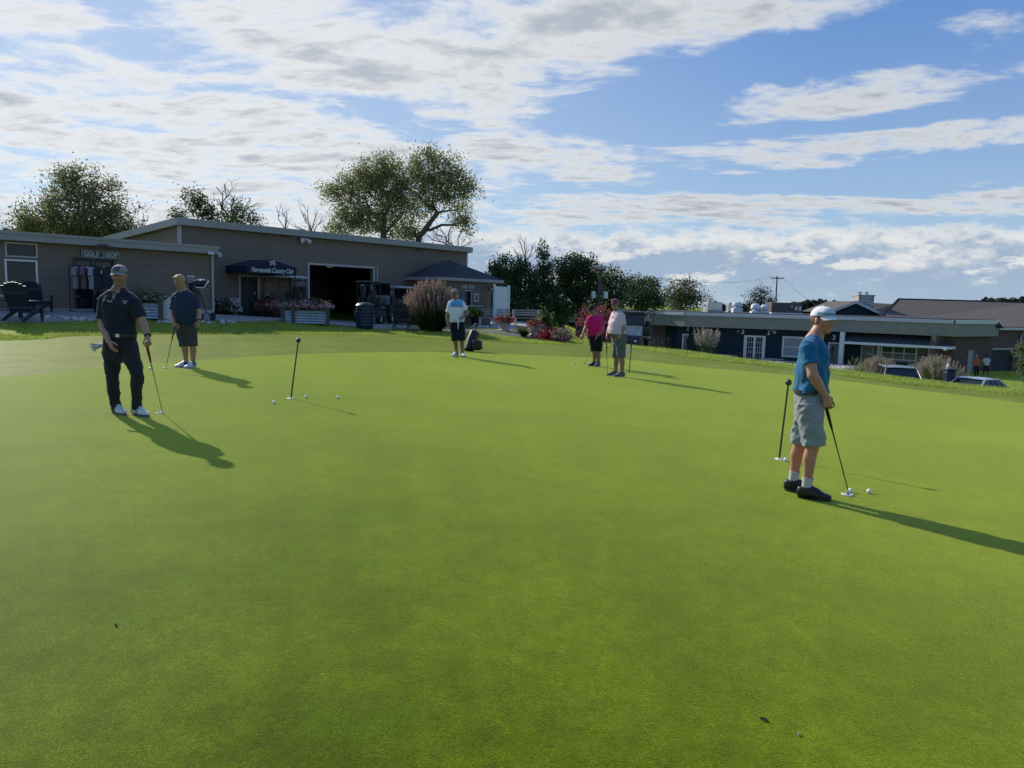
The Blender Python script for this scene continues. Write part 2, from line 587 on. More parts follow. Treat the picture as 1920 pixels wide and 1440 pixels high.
grey = mixc(near, (3.9, 4.4, 5.1), (5.0, 5.5, 6.3))
shade = wm('MULTIPLY', thick1, wm('MULTIPLY_ADD', fine, .9, .5), clamp=True)
c1 = mixc(shade, bright, grey)
s1 = mixc(alpha1, blue, c1)
lit2 = wm('MAXIMUM', lit2, wm('MULTIPLY', puff, .9))
c2 = mixc(lit2, (3.5, 4.6, 6.1), (7.9, 8.0, 8.0))
s2_ = mixc(wm('MULTIPLY', alpha2, wm('SUBTRACT', 1.0, wm('MULTIPLY', alpha1, .55))), s1, c2)
L.new(s2_, bg.inputs['Color'])

scn.view_settings.view_transform = 'Standard'
scn.view_settings.look = 'None'
scn.view_settings.exposure = 0
scn.view_settings.gamma = 1
scn.render.engine = 'CYCLES'
scn.cycles.max_bounces = 6
scn.cycles.diffuse_bounces = 3
scn.cycles.glossy_bounces = 3
scn.cycles.transmission_bounces = 4
scn.cycles.transparent_max_bounces = 6
scn.cycles.caustics_reflective = False
scn.cycles.caustics_refractive = False
scn.cycles.sample_clamp_indirect = 8


# ------------------------------------------------------------------ ground
def mat_grass(name, dark, light, dry, fine=260.0, bump=.5, sheen=.5, big=.5, mid=3.0, gloss=.03):
    m, nt, N, L, P = nmat(name)
    tc = N.new('ShaderNodeTexCoord')

    def nz(s, d, r=.55):
        n = N.new('ShaderNodeTexNoise'); n.inputs['Scale'].default_value = s; n.inputs['Detail'].default_value = d
        n.inputs['Roughness'].default_value = r
        L.new(tc.outputs['Object'], n.inputs['Vector']); return n.outputs['Fac']

    def rng(x, a, b, lo=0, hi=1):
        n = N.new('ShaderNodeMapRange'); L.new(x, n.inputs['Value'])
        for k, q in zip(('From Min', 'From Max', 'To Min', 'To Max'), (a, b, lo, hi)): n.inputs[k].default_value = q
        return n.outputs['Result']

    def mix(f, a, b):
        n = N.new('ShaderNodeMix'); n.data_type = 'RGBA'; L.new(f, n.inputs['Factor'])
        for k, q in (('A', a), ('B', b)):
            s_ = [i for i in n.inputs if i.name == k and i.type == 'RGBA'][0]
            if isinstance(q, tuple): s_.default_value = (*q, 1)
            else: L.new(q, s_)
        return [o for o in n.outputs if o.type == 'RGBA'][0]
    c = mix(rng(nz(big, 5, .6), .40, .60), dark, light)
    c = mix(rng(nz(mid, 6, .65), .5, .78, 0, .6), c, dry)
    f = nz(fine, 3, .6)
    f2 = nz(fine * .22, 4, .6)
    v = N.new('ShaderNodeVectorMath'); v.operation = 'SCALE'
    L.new(c, v.inputs[0])
    a = N.new('ShaderNodeMath'); a.operation = 'MULTIPLY'
    L.new(rng(f, .3, .7, .34, 1.66), a.inputs[0])
    a3 = N.new('ShaderNodeMath'); a3.operation = 'MULTIPLY'
    L.new(rng(f2, .3, .7, .80, 1.20), a3.inputs[0]); a4 = N.new('ShaderNodeMath'); a4.operation = 'MULTIPLY'; L.new(rng(nz(7.5, 4, .65), .3, .7, .80, 1.20), a4.inputs[0]); L.new(rng(nz(1.9, 5, .6), .35, .65, .84, 1.16), a4.inputs[1]); L.new(a4.outputs[0], a3.inputs[1]); L.new(a3.outputs[0], a.inputs[1])
    L.new(a.outputs[0], v.inputs['Scale'])
    L.new(v.outputs[0], P.inputs['Base Color'])
    P.inputs['Roughness'].default_value = .58
    P.inputs['Specular IOR Level'].default_value = gloss
    P.inputs['Specular Tint'].default_value = (1, .93, .42, 1)
    P.inputs['Sheen Weight'].default_value = sheen
    P.inputs['Sheen Roughness'].default_value = .31
    P.inputs['Sheen Tint'].default_value = (.84, .96, .17, 1)
    b = N.new('ShaderNodeBump'); b.inputs['Strength'].default_value = bump; b.inputs['Distance'].default_value = .006
    L.new(f, b.inputs['Height']); L.new(b.outputs['Normal'], P.inputs['Normal'])
    return m


M['green'] = mat_grass('mown_green', (.056, .094, .0012), (.094, .134, .0025), (.128, .145, .008), fine=150, bump=.7, sheen=.9, big=.42, mid=2.0, gloss=.02)
M['fringe'] = mat_grass('fringe_grass', (.085, .112, .010), (.125, .145, .020), (.18, .175, .05), fine=60, bump=1.0, sheen=.35, big=.6, mid=2.2)
M['rough'] = mat_grass('rough_grass_soil', (.13, .19, .015), (.18, .24, .03), (.16, .17, .06), fine=45, bump=.8, sheen=.3)
M['asphalt'] = mat('worn_asphalt', (.085, .085, .09), .9, var=.25, vscale=3, bump=.4, bscale=120)
M['pave'] = mat('pale_pavement', (.26, .245, .22), .9, var=.18, vscale=2, bump=.3, bscale=100)
M['patio'] = mat('patio_concrete', (.36, .35, .33), .85, var=.12, bump=.2, bscale=80)
M['gravel'] = mat('gravel_bed', (.2, .19, .18), .9, var=.5, vscale=14, bump=1.0, bscale=28)


def sheet(name, outline, step, dz, m, kind='structure'):
    """a ground sheet draped on the terrain inside a closed outline"""
    O = [Vector((float(p[0]), float(p[1]))) for p in outline]
    n = len(O)
    xs = [p.x for p in O]; ys = [p.y for p in O]
    from mathutils.geometry import intersect_point_quad_2d
    gx = np.arange(min(xs), max(xs), step); gy = np.arange(min(ys), max(ys), step)
    GX, GY = np.meshgrid(gx, gy); GX = GX.ravel(); GY = GY.ravel()
    ins = np.zeros(GX.shape, bool)
    for i in range(n):
        ax, ay = O[i]; bx, by = O[(i + 1) % n]
        c = ((ay > GY) != (by > GY))
        with np.errstate(divide='ignore', invalid='ignore'):
            xx = (bx - ax) * (GY - ay) / (by - ay + 1e-15) + ax
        ins ^= c & (GX < xx)
    # keep the grid clear of the outline
    D = np.full(GX.shape, 1e9)
    for i in range(n):
        ax, ay = O[i]; bx, by = O[(i + 1) % n]
        dx_, dy_ = bx - ax, by - ay
        t = np.clip(((GX - ax) * dx_ + (GY - ay) * dy_) / (dx_ * dx_ + dy_ * dy_ + 1e-12), 0, 1)
        D = np.minimum(D, np.hypot(GX - ax - t * dx_, GY - ay - t * dy_))
    k = ins & (D > step * .3)
    pts = O + [Vector((a, b)) for a, b in zip(GX[k], GY[k])]
    r = delaunay_2d_cdt(pts, [(i, (i + 1) % n) for i in range(n)], [list(range(n))], 1, 1e-5)
    vv = np.array([(p.x, p.y) for p in r[0]])
    V = np.column_stack([vv, hgt(vv[:, 0], vv[:, 1]) + dz])
    tri = [f for f in r[2] if len(f) == 3]
    me = mesh_np(name, V, np.array(tri), True)
    o = link(name, me, m)
    o['kind'] = kind
    return o


# base terrain: fine near, coarse far
def axis(a):
    return np.unique(np.concatenate(a))


gx = axis([np.linspace(-1800, -120, 16), np.linspace(-120, -36, 22), np.arange(-36, 44, .5), np.linspace(44, 130, 24), np.linspace(130, 1800, 16)])
gy = axis([np.linspace(-60, -6, 10), np.arange(-6, 50, .5), np.linspace(50, 130, 33), np.linspace(130, 3000, 18)])
GX, GY = np.meshgrid(gx, gy)
GZ = hgt(GX, GY)
nx, ny = len(gx), len(gy)
idx = np.arange(nx * ny).reshape(ny, nx)
quads = np.stack([idx[:-1, :-1], idx[:-1, 1:], idx[1:, 1:], idx[1:, :-1]], -1).reshape(-1, 4)
o = link('ground', mesh_np('ground', np.column_stack([GX.ravel(), GY.ravel(), GZ.ravel()]), quads, True), M['rough'])
o['kind'] = 'structure'

sheet('fringe', list(map(tuple, ROUGH_C)), .8, .006, M['fringe'])
sheet('putting_green', list(map(tuple, GREEN_C)), .8, .012, M['green'])
# ------------------------------------------------------------------ figures: smooth-blended volumes turned into one continuous skin
def A(v):
    return np.array(v, dtype=np.float64)


def unit(v):
    v = A(v); return v / (np.linalg.norm(v) + 1e-12)


class Vol:
    def __init__(s, lo, hi, h):
        s.lo = A(lo); s.h = h
        s.n = np.maximum(((A(hi) - s.lo) / h).astype(int) + 1, 4)
        s.F = np.full(tuple(s.n), .5, np.float32)
        s.ax = [s.lo[i] + h * np.arange(s.n[i]) for i in range(3)]

    def sub(s, lo, hi, pad):
        i0 = np.clip(((A(lo) - pad - s.lo) / s.h).astype(int), 0, s.n - 1)
        i1 = np.clip(((A(hi) + pad - s.lo) / s.h).astype(int) + 2, 1, s.n)
        sl_ = tuple(slice(a, b) for a, b in zip(i0, i1))
        X, Y, Z = np.meshgrid(*[s.ax[i][sl_[i]] for i in range(3)], indexing='ij')
        return sl_, X, Y, Z

    def put(s, fn, lo, hi, k=.01, mode='add'):
        sl_, X, Y, Z = s.sub(lo, hi, k + 2.5 * s.h)
        if X.size == 0: return
        d = fn(X, Y, Z).astype(np.float32)
        a = s.F[sl_]
        if mode == 'add':
            hh = np.clip(.5 + .5 * (a - d) / k, 0, 1)
            s.F[sl_] = a + (d - a) * hh - k * hh * (1 - hh)
        elif mode == 'cut':
            d = -d
            hh = np.clip(.5 - .5 * (a - d) / k, 0, 1)
            s.F[sl_] = a + (d - a) * hh + k * hh * (1 - hh)

    def loft(s, knots, U=None, k=.01, cap=None, mode='add'):
        """knots: (point, a, b): elliptical sections, a along U and b across it"""
        P = [A(q[0]) for q in knots]; a = [q[1] for q in knots]; b = [q[2] if len(q) > 2 else q[1] for q in knots]
        m = max(max(a), max(b))
        lo = np.min(P, 0) - m; hi = np.max(P, 0) + m

        def fn(X, Y, Z):
            D = None
            for i in range(len(P) - 1):
                T = P[i + 1] - P[i]; Ln = np.linalg.norm(T) + 1e-9; T = T / Ln
                u = A(U if U is not None else Vector(T).orthogonal()); u = unit(u - T * u.dot(T)); v = np.cross(T, u)
                wx, wy, wz = X - P[i][0], Y - P[i][1], Z - P[i][2]
                t = wx * T[0] + wy * T[1] + wz * T[2]
                tt = np.clip(t, 0, Ln); ax = t - tt; q = tt / Ln
                aa = a[i] + (a[i + 1] - a[i]) * q; bb = b[i] + (b[i + 1] - b[i]) * q
                uu = (wx * u[0] + wy * u[1] + wz * u[2]) / aa; vv = (wx * v[0] + wy * v[1] + wz * v[2]) / bb
                mn = np.minimum(aa, bb)
                e = ax / mn
                if cap is not None:
                    if i == 0: e = np.where(t < 0, ax / cap, e)
                    if i == len(P) - 2: e = np.where(t > Ln, ax / cap, e)
                d = (np.sqrt(uu * uu + vv * vv + e * e) - 1) * mn
                D = d if D is None else np.minimum(D, d)
            return D
        s.put(fn, lo, hi, k, mode)

    def ell(s, c, fr, r, k=.01, mode='add', cut=None):
        """ellipsoid in a frame fr = (right, front, up)"""
        c = A(c); R = np.array(fr, float); m = max(r)

        def fn(X, Y, Z):
            w_ = [X - c[0], Y - c[1], Z - c[2]]
            q = 0
            for i in range(3):
                e = (w_[0] * R[i][0] + w_[1] * R[i][1] + w_[2] * R[i][2]) / r[i]
                q = q + e * e
            d = (np.sqrt(q) - 1) * min(r)
            if cut is not None:
                cp, cn = A(cut[0]), unit(cut[1])
                d = np.maximum(d, (X - cp[0]) * cn[0] + (Y - cp[1]) * cn[1] + (Z - cp[2]) * cn[2])
            return d
        s.put(fn, c - m, c + m, k, mode)

    def plane_cut(s, p, n):
        p = A(p); n = unit(n)
        X, Y, Z = np.meshgrid(*s.ax, indexing='ij')
        s.F = np.maximum(s.F, ((X - p[0]) * n[0] + (Y - p[1]) * n[1] + (Z - p[2]) * n[2]).astype(np.float32))

    def folds(s, amp, freq, seed=0, stretch=(1, 1, 1), region=None):
        r = np.random.default_rng(seed)
        X, Y, Z = np.meshgrid(*s.ax, indexing='ij')
        q = 0
        for i in range(7):
            d = r.normal(size=3) * A(stretch); d = d / np.linalg.norm(d) * freq * r.uniform(.6, 1.7)
            ph = r.uniform(0, 6.28)
            q = q + np.sin(X * d[0] + Y * d[1] + Z * d[2] + ph + 1.3 * np.sin((X * d[1] - Y * d[2] + Z * d[0]) * .6 + ph))
        q = q / 4.0
        if region is not None: q = q * region(X, Y, Z)
        s.F = s.F + (amp * q).astype(np.float32)

    def mesh(s, name, color=None, smooth_it=1):
        F = s.F
        F = np.pad(F, 1, constant_values=.5)
        S = F < 0
        nx, ny, nz = F.shape
        c8 = [(i, j, k) for i in (0, 1) for j in (0, 1) for k in (0, 1)]
        cnt = np.zeros((nx - 1, ny - 1, nz - 1), np.int8)
        for i, j, k in c8:
            cnt += S[i:nx - 1 + i, j:ny - 1 + j, k:nz - 1 + k]
        act = (cnt > 0) & (cnt < 8)
        I = np.argwhere(act)
        vid = np.full(act.shape, -1, np.int64); vid[act] = np.arange(len(I))
        val = {c: F[I[:, 0] + c[0], I[:, 1] + c[1], I[:, 2] + c[2]] for c in c8}
        acc = np.zeros((len(I), 3)); num = np.zeros(len(I))
        for a in c8:
            for b in c8:
                if sum(abs(p - q) for p, q in zip(a, b)) != 1 or a > b: continue
                fa, fb = val[a], val[b]
                m_ = (fa < 0) != (fb < 0)
                t = np.where(m_, fa / np.where(np.abs(fa - fb) < 1e-12, 1e-12, fa - fb), 0)
                p = A(a)[None] + t[:, None] * (A(b) - A(a))[None]
                acc += p * m_[:, None]; num += m_
        V = I + acc / np.maximum(num, 1)[:, None]
        quads = []
        for ax in range(3):
            o1, o2 = [(1, 2), (2, 0), (0, 1)][ax]
            sl0 = [slice(None)] * 3; sl1 = [slice(None)] * 3
            sl0[ax] = slice(0, -1); sl1[ax] = slice(1, None)
            ch = S[tuple(sl0)] != S[tuple(sl1)]
            E = np.argwhere(ch)
            E = E[(E[:, o1] > 0) & (E[:, o2] > 0) & (E[:, o1] < F.shape[o1] - 1) & (E[:, o2] < F.shape[o2] - 1)]
            if not len(E): continue
            q = []
            for d1, d2 in ((0, 0), (1, 0), (1, 1), (0, 1)):
                J = E.copy(); J[:, o1] -= d1; J[:, o2] -= d2
                q.append(vid[J[:, 0], J[:, 1], J[:, 2]])
            Q = np.stack(q, 1)
            ins = S[E[:, 0], E[:, 1], E[:, 2]]
            Q = np.where(ins[:, None], Q, Q[:, ::-1])
            quads.append(Q)
        Q = np.concatenate(quads)
        Q = Q[(Q >= 0).all(1)]
        for _ in range(smooth_it):
            acc = np.zeros_like(V); num = np.zeros(len(V))
            for k in range(4):
                a, b = Q[:, k], Q[:, (k + 1) % 4]
                np.add.at(acc, a, V[b]); np.add.at(num, a, 1)
            V = V * .5 + .5 * acc / np.maximum(num, 1)[:, None]
        V = s.lo + (V - 1) * s.h
        cols = None
        if color is not None:
            cols = color(V) if callable(color) else np.tile(A(color), (len(V), 1))
        return mesh_np(name, V, Q, True, cols)


def frame_from(front, up=(0, 0, 1)):
    f = unit(front); u = A(up); u = unit(u - f * u.dot(f)); r = np.cross(f, u)
    return np.array([r, f, u])


def yawdir(deg, pitch=0.0):
    """0 = towards the camera (-y), 90 = towards image right (+x), 180 = away"""
    a = math.radians(deg); p = math.radians(pitch)
    return A((math.sin(a) * math.cos(p), -math.cos(a) * math.cos(p), math.sin(p)))


def add_hand(vol, wrist, dirn, palm, thumb, curl, sc=1.0, spread=.06):
    """palm slab, four unequal bent fingers and a thumb from the side of the palm"""
    d = unit(dirn); n = unit(A(palm) - d * A(palm).dot(d)); t = unit(A(thumb) - d * A(thumb).dot(d) - n * A(thumb).dot(n))
    w = A(wrist)
    kn = w + d * .088 * sc
    vol.loft([(w, .027 * sc, .019 * sc), (w + d * .05 * sc, .038 * sc, .017 * sc), (kn, .041 * sc, .014 * sc)], U=t, k=.012)
    lens = [.074, .082, .076, .060]
    for i in range(4):
        off = (.030 - .020 * i) * sc
        p = kn + t * off - d * abs(off) * .15
        dd = unit(d + t * spread * (1.5 - i)); L_ = lens[i] * sc
        pts = [p - d * .012]; ang = 0
        c = curl * (1.0 + .07 * i)
        for f_, q in ((.45, .8), (.32, 1.0), (.23, .8)):
            ang += c * q
            v = dd * math.cos(ang) + n * math.sin(ang)
            pts.append(pts[-1] + v * L_ * f_ * (1.0 if len(pts) > 1 else 1.15))
        r = (.0095 - .0006 * (i == 3)) * sc
        vol.loft([(pts[0], r), (pts[1], r * .96), (pts[2], r * .86), (pts[3], r * .72)], k=.005)
    b = w + d * .022 * sc + t * .022 * sc + n * .004
    t1 = b + (t * .62 + d * .62 + n * .35) * .045 * sc
    t2 = t1 + unit(t * (.30 - .35 * curl) + d * .8 + n * (.25 + .5 * curl)) * .034 * sc
    t3 = t2 + unit(t * (.05 - .5 * curl) + d * .8 + n * (.3 + .6 * curl)) * .026 * sc
    vol.loft([(b, .014 * sc), (t1, .0115 * sc), (t2, .0105 * sc), (t3, .008 * sc)], k=.008)


def face_colors(V, Hc, fr, skin, beard, brow, s=1.0):
    """skin colour with eyes, brows, lips and stubble, given in the head's own frame"""
    n = len(V)
    C = np.tile(A(skin), (n, 1))
    q = (V - A(Hc)) @ fr.T / s
    r, f, u = q[:, 0], q[:, 1], q[:, 2]
    inh = (np.abs(r) < .1) & (np.abs(f) < .15) & (np.abs(u) < .16)

    def paint(mask, col, a):
        w_ = (mask * inh).astype(float)[:, None] * a
        C[:] = C * (1 - w_) + A(col) * w_
    fr_ = f > .02
    ruddy = np.exp(-(((np.abs(r) - .04) / .022) ** 2 + ((u + .02) / .025) ** 2)) * fr_
    paint(ruddy, A(skin) * A((1.12, .82, .78)), 1)
    if beard is not None:
        m_ = sstep(-.028, -.045, u) * sstep(-.02, .015, f) * (1 - .5 * np.exp(-((r / .02) ** 2 + ((u + .052) / .006) ** 2)))
        paint(m_, beard[0], beard[1])
        paint(sstep(.011, .006, np.abs(u + .041)) * (np.abs(r) < .032) * (f > .06), beard[0], beard[1] * .8)
    paint(sstep(.007, .003, np.abs(u + .055 - .25 * r * r / .03)) * (np.abs(r) < .025) * (f > .05), A(skin) * A((.85, .55, .52)), .8)
    for sg in (-1, 1):
        e = ((r - sg * .032) / .014) ** 2 + ((u - .012) / .0065) ** 2
        paint((e < 1) * fr_, (.30, .26, .22), .6)
        paint((((r - sg * .032) / .006) ** 2 + ((u - .012) / .0065) ** 2 < 1) * fr_, (.03, .02, .015), 1)
        paint((e >= 1) * (e < 2.4) * fr_, A(skin) * .62, .4)
        paint(sstep(.006, .003, np.abs(u - .031 + np.abs(r - sg * .033) * .12)) * (np.abs(r - sg * .033) < .020) * fr_, brow, .55)
    return C


def person(name, label, feet_px, J, spec):
    """J: joints as (photo x, photo y, metres nearer than the feet); spec: build and clothes"""
    g = ground_at(*feet_px)
    Y0 = g.y
    root = empty('person', g, 0, label, 'person')
    wp = {}
    for k_, v_ in J.items():
        p = at(v_[0], v_[1], Y0 - (v_[2] if len(v_) > 2 else 0.0))
        wp[k_] = A(p) - A(g)                     # local to the feet
    gl = lambda p: hz(p[0] + g.x, p[1] + g.y) - g.z     # ground height under a local point
    h = spec.get('h', .0065)
    fat = spec.get('fat', 1.0); limb = spec.get('limb', 1.0); hs = spec.get('head', 1.0)
    skin = A(spec['skin'])
    Hc = wp['head']; hpL, hpR = wp['hpL'], wp['hpR']
    tf = yawdir(spec['torso'])
    mid_ = (wp['shL'] + wp['shR']) / 2
    shL, shR = [wp[k_] + (mid_ - wp[k_]) * .14 - A((0, 0, .028)) for k_ in ('shL', 'shR')]
    tR = unit(np.cross(tf, (0, 0, 1)))            # his own right is -tR or +tR, only the axis matters here
    neck = (shL + shR) / 2 + tf * .005
    neck[2] += float(np.clip(Hc[2] - .152 * hs - neck[2], .085, .165))
    ncx = A((Hc[0] - neck[0], Hc[1] - neck[1], 0)) * .25
    neck = neck + ncx
    pel = (hpL + hpR) / 2
    lat = unit(shR - shL); lat = lat if lat.dot(tR) > 0 else -lat
    lat = unit(lat * .5 + tR * .5)
    belly = spec.get('belly', 0.0)
    hf = frame_from(yawdir(*spec['face']))
    if 'tilt' in spec:
        c, s_ = math.cos(spec['tilt']), math.sin(spec['tilt'])
        hf = np.array([hf[0] * c + hf[2] * s_, hf[1], hf[2] * c - hf[0] * s_])
    # --- torso line
    T = lambda t: pel + (neck - pel) * t
    sec = [(T(-.04), .158 * fat, .108 * fat), (T(.10), .172 * fat, .122 * fat), (T(.32) + tf * belly * .8, .158 * fat, .112 * fat + belly * .6),
           (T(.50) + tf * belly * .5, .165 * fat, .115 * fat + belly * .35), (T(.70), .172, .116), (T(.83) , .150, .098), (T(.96), .085, .07)]
    allp = np.array(list(wp.values()))
    lo = allp.min(0) - .22; hi = allp.max(0) + .22; lo[2] = min(lo[2], -.05)
    B = Vol(lo, hi, h)
    B.loft(sec, U=lat, k=.03)
    B.loft([(neck - A((0, 0, .03)) - tf * .01, .068, .066), (Hc - hf[2] * .06 - hf[1] * .012, .056, .060)], U=hf[0], k=.03)
    for s_ in 'LR':
        hp, kn, an = wp['hp' + s_], wp['kn' + s_], wp['an' + s_]
        back = -yawdir(spec['foot' + s_])
        B.loft([(hp, .092 * limb), (hp * .5 + kn * .5, .076 * limb), (kn, .054 * limb)], k=.03)
        B.loft([(kn, .054 * limb), (kn * .7 + an * .3 + back * .012, .058 * limb), (kn * .4 + an * .6 + back * .006, .046 * limb), (an, .037)], k=.02)
    core = B.F.copy()
    for s_, sh, el, wr, tip in (('L', shL, wp['elL'], wp['wrL'], wp['haL']), ('R', shR, wp['elR'], wp['wrR'], wp['haR'])):
        B.loft([(neck - A((0, 0, .03)), .050), (sh, .054 * limb)], k=.04)
        B.loft([(sh, .054 * limb), (sh * .5 + el * .5, .050 * limb), (el, .042 * limb)], k=.03)
        B.loft([(el, .042 * limb), (el * .68 + wr * .32, .045 * limb), (wr, .028 * limb)], k=.02)
        hd = spec['hand' + s_]
        add_hand(B, wr, tip - wr, hd['palm'], hd['thumb'], hd['curl'], hd.get('sc', 1.03))
    # --- legs
    for s_ in 'LR':
        hp, kn, an = wp['hp' + s_], wp['kn' + s_], wp['an' + s_]
        fd = yawdir(spec['foot' + s_])
        B.loft([(an, .036), (an + A((0, 0, -.04)) + fd * .03, .036), (A((an[0], an[1], gl(an) + .035)) + fd * .12, .035, .02)], k=.02)
    # --- head
    R_, F_, U_ = hf
    hp_ = lambda r, f, u: Hc + (R_ * r + F_ * f + U_ * u) * hs
    B.ell(hp_(0, -.012, .032), hf, (.075 * hs, .094 * hs, .085 * hs), k=.02)
    B.ell(hp_(0, .022, -.018), hf, (.062 * hs, .072 * hs, .085 * hs), k=.025)
    B.ell(hp_(0, .036, -.070), hf, (.047 * hs, .050 * hs, .036 * hs), k=.02)
    B.ell(hp_(0, .074, -.094), hf, (.020 * hs, .018 * hs, .016 * hs), k=.018)
    for sg in (-1, 1):
        B.ell(hp_(sg * .032, .094, .010), hf, (.016 * hs, .013 * hs, .010 * hs), k=.012, mode='cut')
        B.ell(hp_(sg * .032, .076, .011), hf, (.013 * hs, .013 * hs, .010 * hs), k=.004)
        B.ell(hp_(sg * .034, .080, .033), hf, (.022 * hs, .012 * hs, .008 * hs), k=.012)
        B.ell(hp_(sg * .044, .062, -.022), hf, (.018 * hs, .018 * hs, .018 * hs), k=.02)
        B.ell(hp_(sg * .078, -.004, -.004), np.array([unit(R_ - sg * F_ * .35), unit(F_ + sg * R_ * .35), U_]), (.010 * hs, .020 * hs, .032 * hs), k=.006)
    B.loft([(hp_(0, .090, .018), .008 * hs), (hp_(0, .108, -.018), .012 * hs), (hp_(0, .098, -.030), .016 * hs, .009 * hs)], U=R_, k=.010)
    B.loft([(hp_(-.018, .083, -.054), .006), (hp_(0, .090, -.053), .008), (hp_(.018, .083, -.054), .006)], k=.008)
    body = link('body', B.mesh('body', lambda V: face_colors(V, Hc, hf, skin, spec.get('beard'), spec.get('brow', (.05, .035, .025)), hs)), M['skin'], root)
    body.name = 'body'

    # --- hair
    if spec.get('hair') is not None:
        H = Vol(Hc - .16, Hc + .17, .005)
        if spec.get('cap') is None:
            H.ell(hp_(0, -.014, .038), hf, (.083 * hs, .103 * hs, .094 * hs), k=.01)
            H.ell(hp_(0, .055, .092), hf, (.060 * hs, .045 * hs, .034 * hs), k=.02)
            H.ell(hp_(0, .085, -.02), hf, (.095, .075, .085), k=.01, mode='cut')
            H.ell(hp_(0, -.02, -.105), hf, (.12, .14, .07), k=.01, mode='cut')
            H.folds(.004, 170, 5)
        else:
            H.ell(hp_(0, -.016, .022), hf, (.081 * hs, .100 * hs, .090 * hs), k=.01)
            H.ell(hp_(0, .10, -.02), hf, (.12, .105, .12), k=.01, mode='cut')
            H.ell(hp_(0, -.02, -.125), hf, (.12, .14, .075), k=.01, mode='cut')
            H.plane_cut(hp_(0, 0, .045), U_)
        link('hair', H.mesh('hair', spec['hair']), M['hair'], root)
    # --- cap
    if spec.get('cap') is not None:
        cp = spec['cap']
        K = Vol(Hc - .2, Hc + .24, .005)
        K.ell(hp_(0, -.010, .036), hf, (.086 * hs, .106 * hs, .092 * hs), k=.01, cut=(hp_(0, 0, .040), -U_ + F_ * .10))
        K.ell(hp_(0, .058, .070), hf, (.058 * hs, .045 * hs, .046 * hs), k=.03, cut=(hp_(0, 0, .040), -U_))
        K.ell(hp_(0, -.01, .131), hf, (.009, .009, .006), k=.004)
        crown = link('cap', K.mesh('cap', lambda V: cp['col'](V, (V - Hc) @ hf.T / hs)), M['cloth'], root)
        bm = MB(); n1, n2 = 16, 6
        vs = []; fs = []
        for lay in (0, 1):
            for i in range(n1 + 1):
                a_ = -1.22 + 2.44 * i / n1
                for j in range(n2 + 1):
                    q = j / n2
                    f = .075 * math.cos(a_) + .008 + q * .072 * math.cos(a_) ** .55
                    r = .083 * math.sin(a_) * (1 + .02 * q)
                    u = .048 - .022 * q - (r / .08) ** 2 * .020 + (.0035 if lay == 0 else -.0015)
                    vs.append(hp_(r, f, u))
        m_ = (n1 + 1) * (n2 + 1)
        for i in range(n1):
            for j in range(n2):
                a_ = i * (n2 + 1) + j
                fs.append((a_, a_ + 1, a_ + n2 + 2, a_ + n2 + 1)); fs.append((m_ + a_, m_ + a_ + n2 + 1, m_ + a_ + n2 + 2, m_ + a_ + 1))
            a_ = i * (n2 + 1) + n2; fs.append((a_, m_ + a_, m_ + a_ + n2 + 1, a_ + n2 + 1))
        bm.add(vs, fs, cp['bill'])
        bo = bm.build('brim', M['cloth'], crown, smooth=True, color=True)
    # --- shirt
    sh_ = spec['shirt']
    S = Vol(lo, hi, h)
    e = .014
    tl = sh_.get('hem', .08)
    ss_ = []
    for t in (tl, .2, .32, .5, .70, .83, .955):
        a_ = np.interp(t, [-.04, .1, .32, .5, .70, .83, .96], [q[1] for q in sec]); b_ = np.interp(t, [-.04, .1, .32, .5, .70, .83, .96], [q[2] for q in sec])
        bf = np.interp(t, [0, .32, .5, .72], [0.1, .8, .5, 0]) * belly
        ee = e + (sh_.get('blouse', .012) if t < .6 else 0)
        ss_.append((T(t) + tf * bf, a_ + ee, b_ + ee))
    S.loft(ss_, U=lat, k=.03, cap=.02)
    for s_, sh, el in (('L', shL, wp['elL']), ('R', shR, wp['elR'])):
        sl_ = sh_.get('sleeve', .72)
        end = sh + (el - sh) * sl_
        S.loft([(neck - A((0, 0, .03)), .062), (sh, .068 * limb)], k=.04)
        S.loft([(sh, .068 * limb), (sh * .5 + end * .5, .068 * limb), (end, .070 * limb)], k=.03, cap=.012)
    # chest
    for sg in (-1, 1):
        S.ell(T(.74) + lat * sg * .075 + tf * .075, np.array([lat, tf, A((0, 0, 1))]), (.075, .045, .06), k=.05)
    amp = sh_.get('fold', .009)
    zlow, zmid = T(.05)[2], T(.6)[2]
    S.folds(amp, 26, sh_.get('seed', 1), (1, 1, .8), lambda X, Y, Z: .45 + .75 * (1 - sstep(zlow, zmid, Z)))
    S.folds(amp * .5, 60, sh_.get('seed', 1) + 9, (.5, .5, 1.3))
    zc = S.ax[2][None, None, :]
    S.F = np.minimum(S.F, np.maximum(np.maximum(core - .009, T(tl)[2] - zc), zc - T(.86)[2])).astype(np.float32)
    if tl > .15: S.plane_cut(T(.198), (0, 0, -1))
    # neck opening and collar
    S.loft([(neck + A((0, 0, -.028)) + tf * .03, .062, .056), (neck + A((0, 0, .09)) + tf * .05, .070, .075)], U=lat, k=.012, mode='cut')
    Ax = lambda V: np.stack([(V - pel) @ lat, (V - pel) @ tf, (V - pel)[:, 2] / (neck - pel)[2]], 1)
    so_ = link('shirt', S.mesh('shirt', (lambda V: sh_['col'](V, Ax(V), wp)) if callable(sh_['col']) else sh_['col']), M['cloth'], root)
    so_.name = 'polo_shirt'
    cb_ = MB(); n = 26; vs = []; fs = []
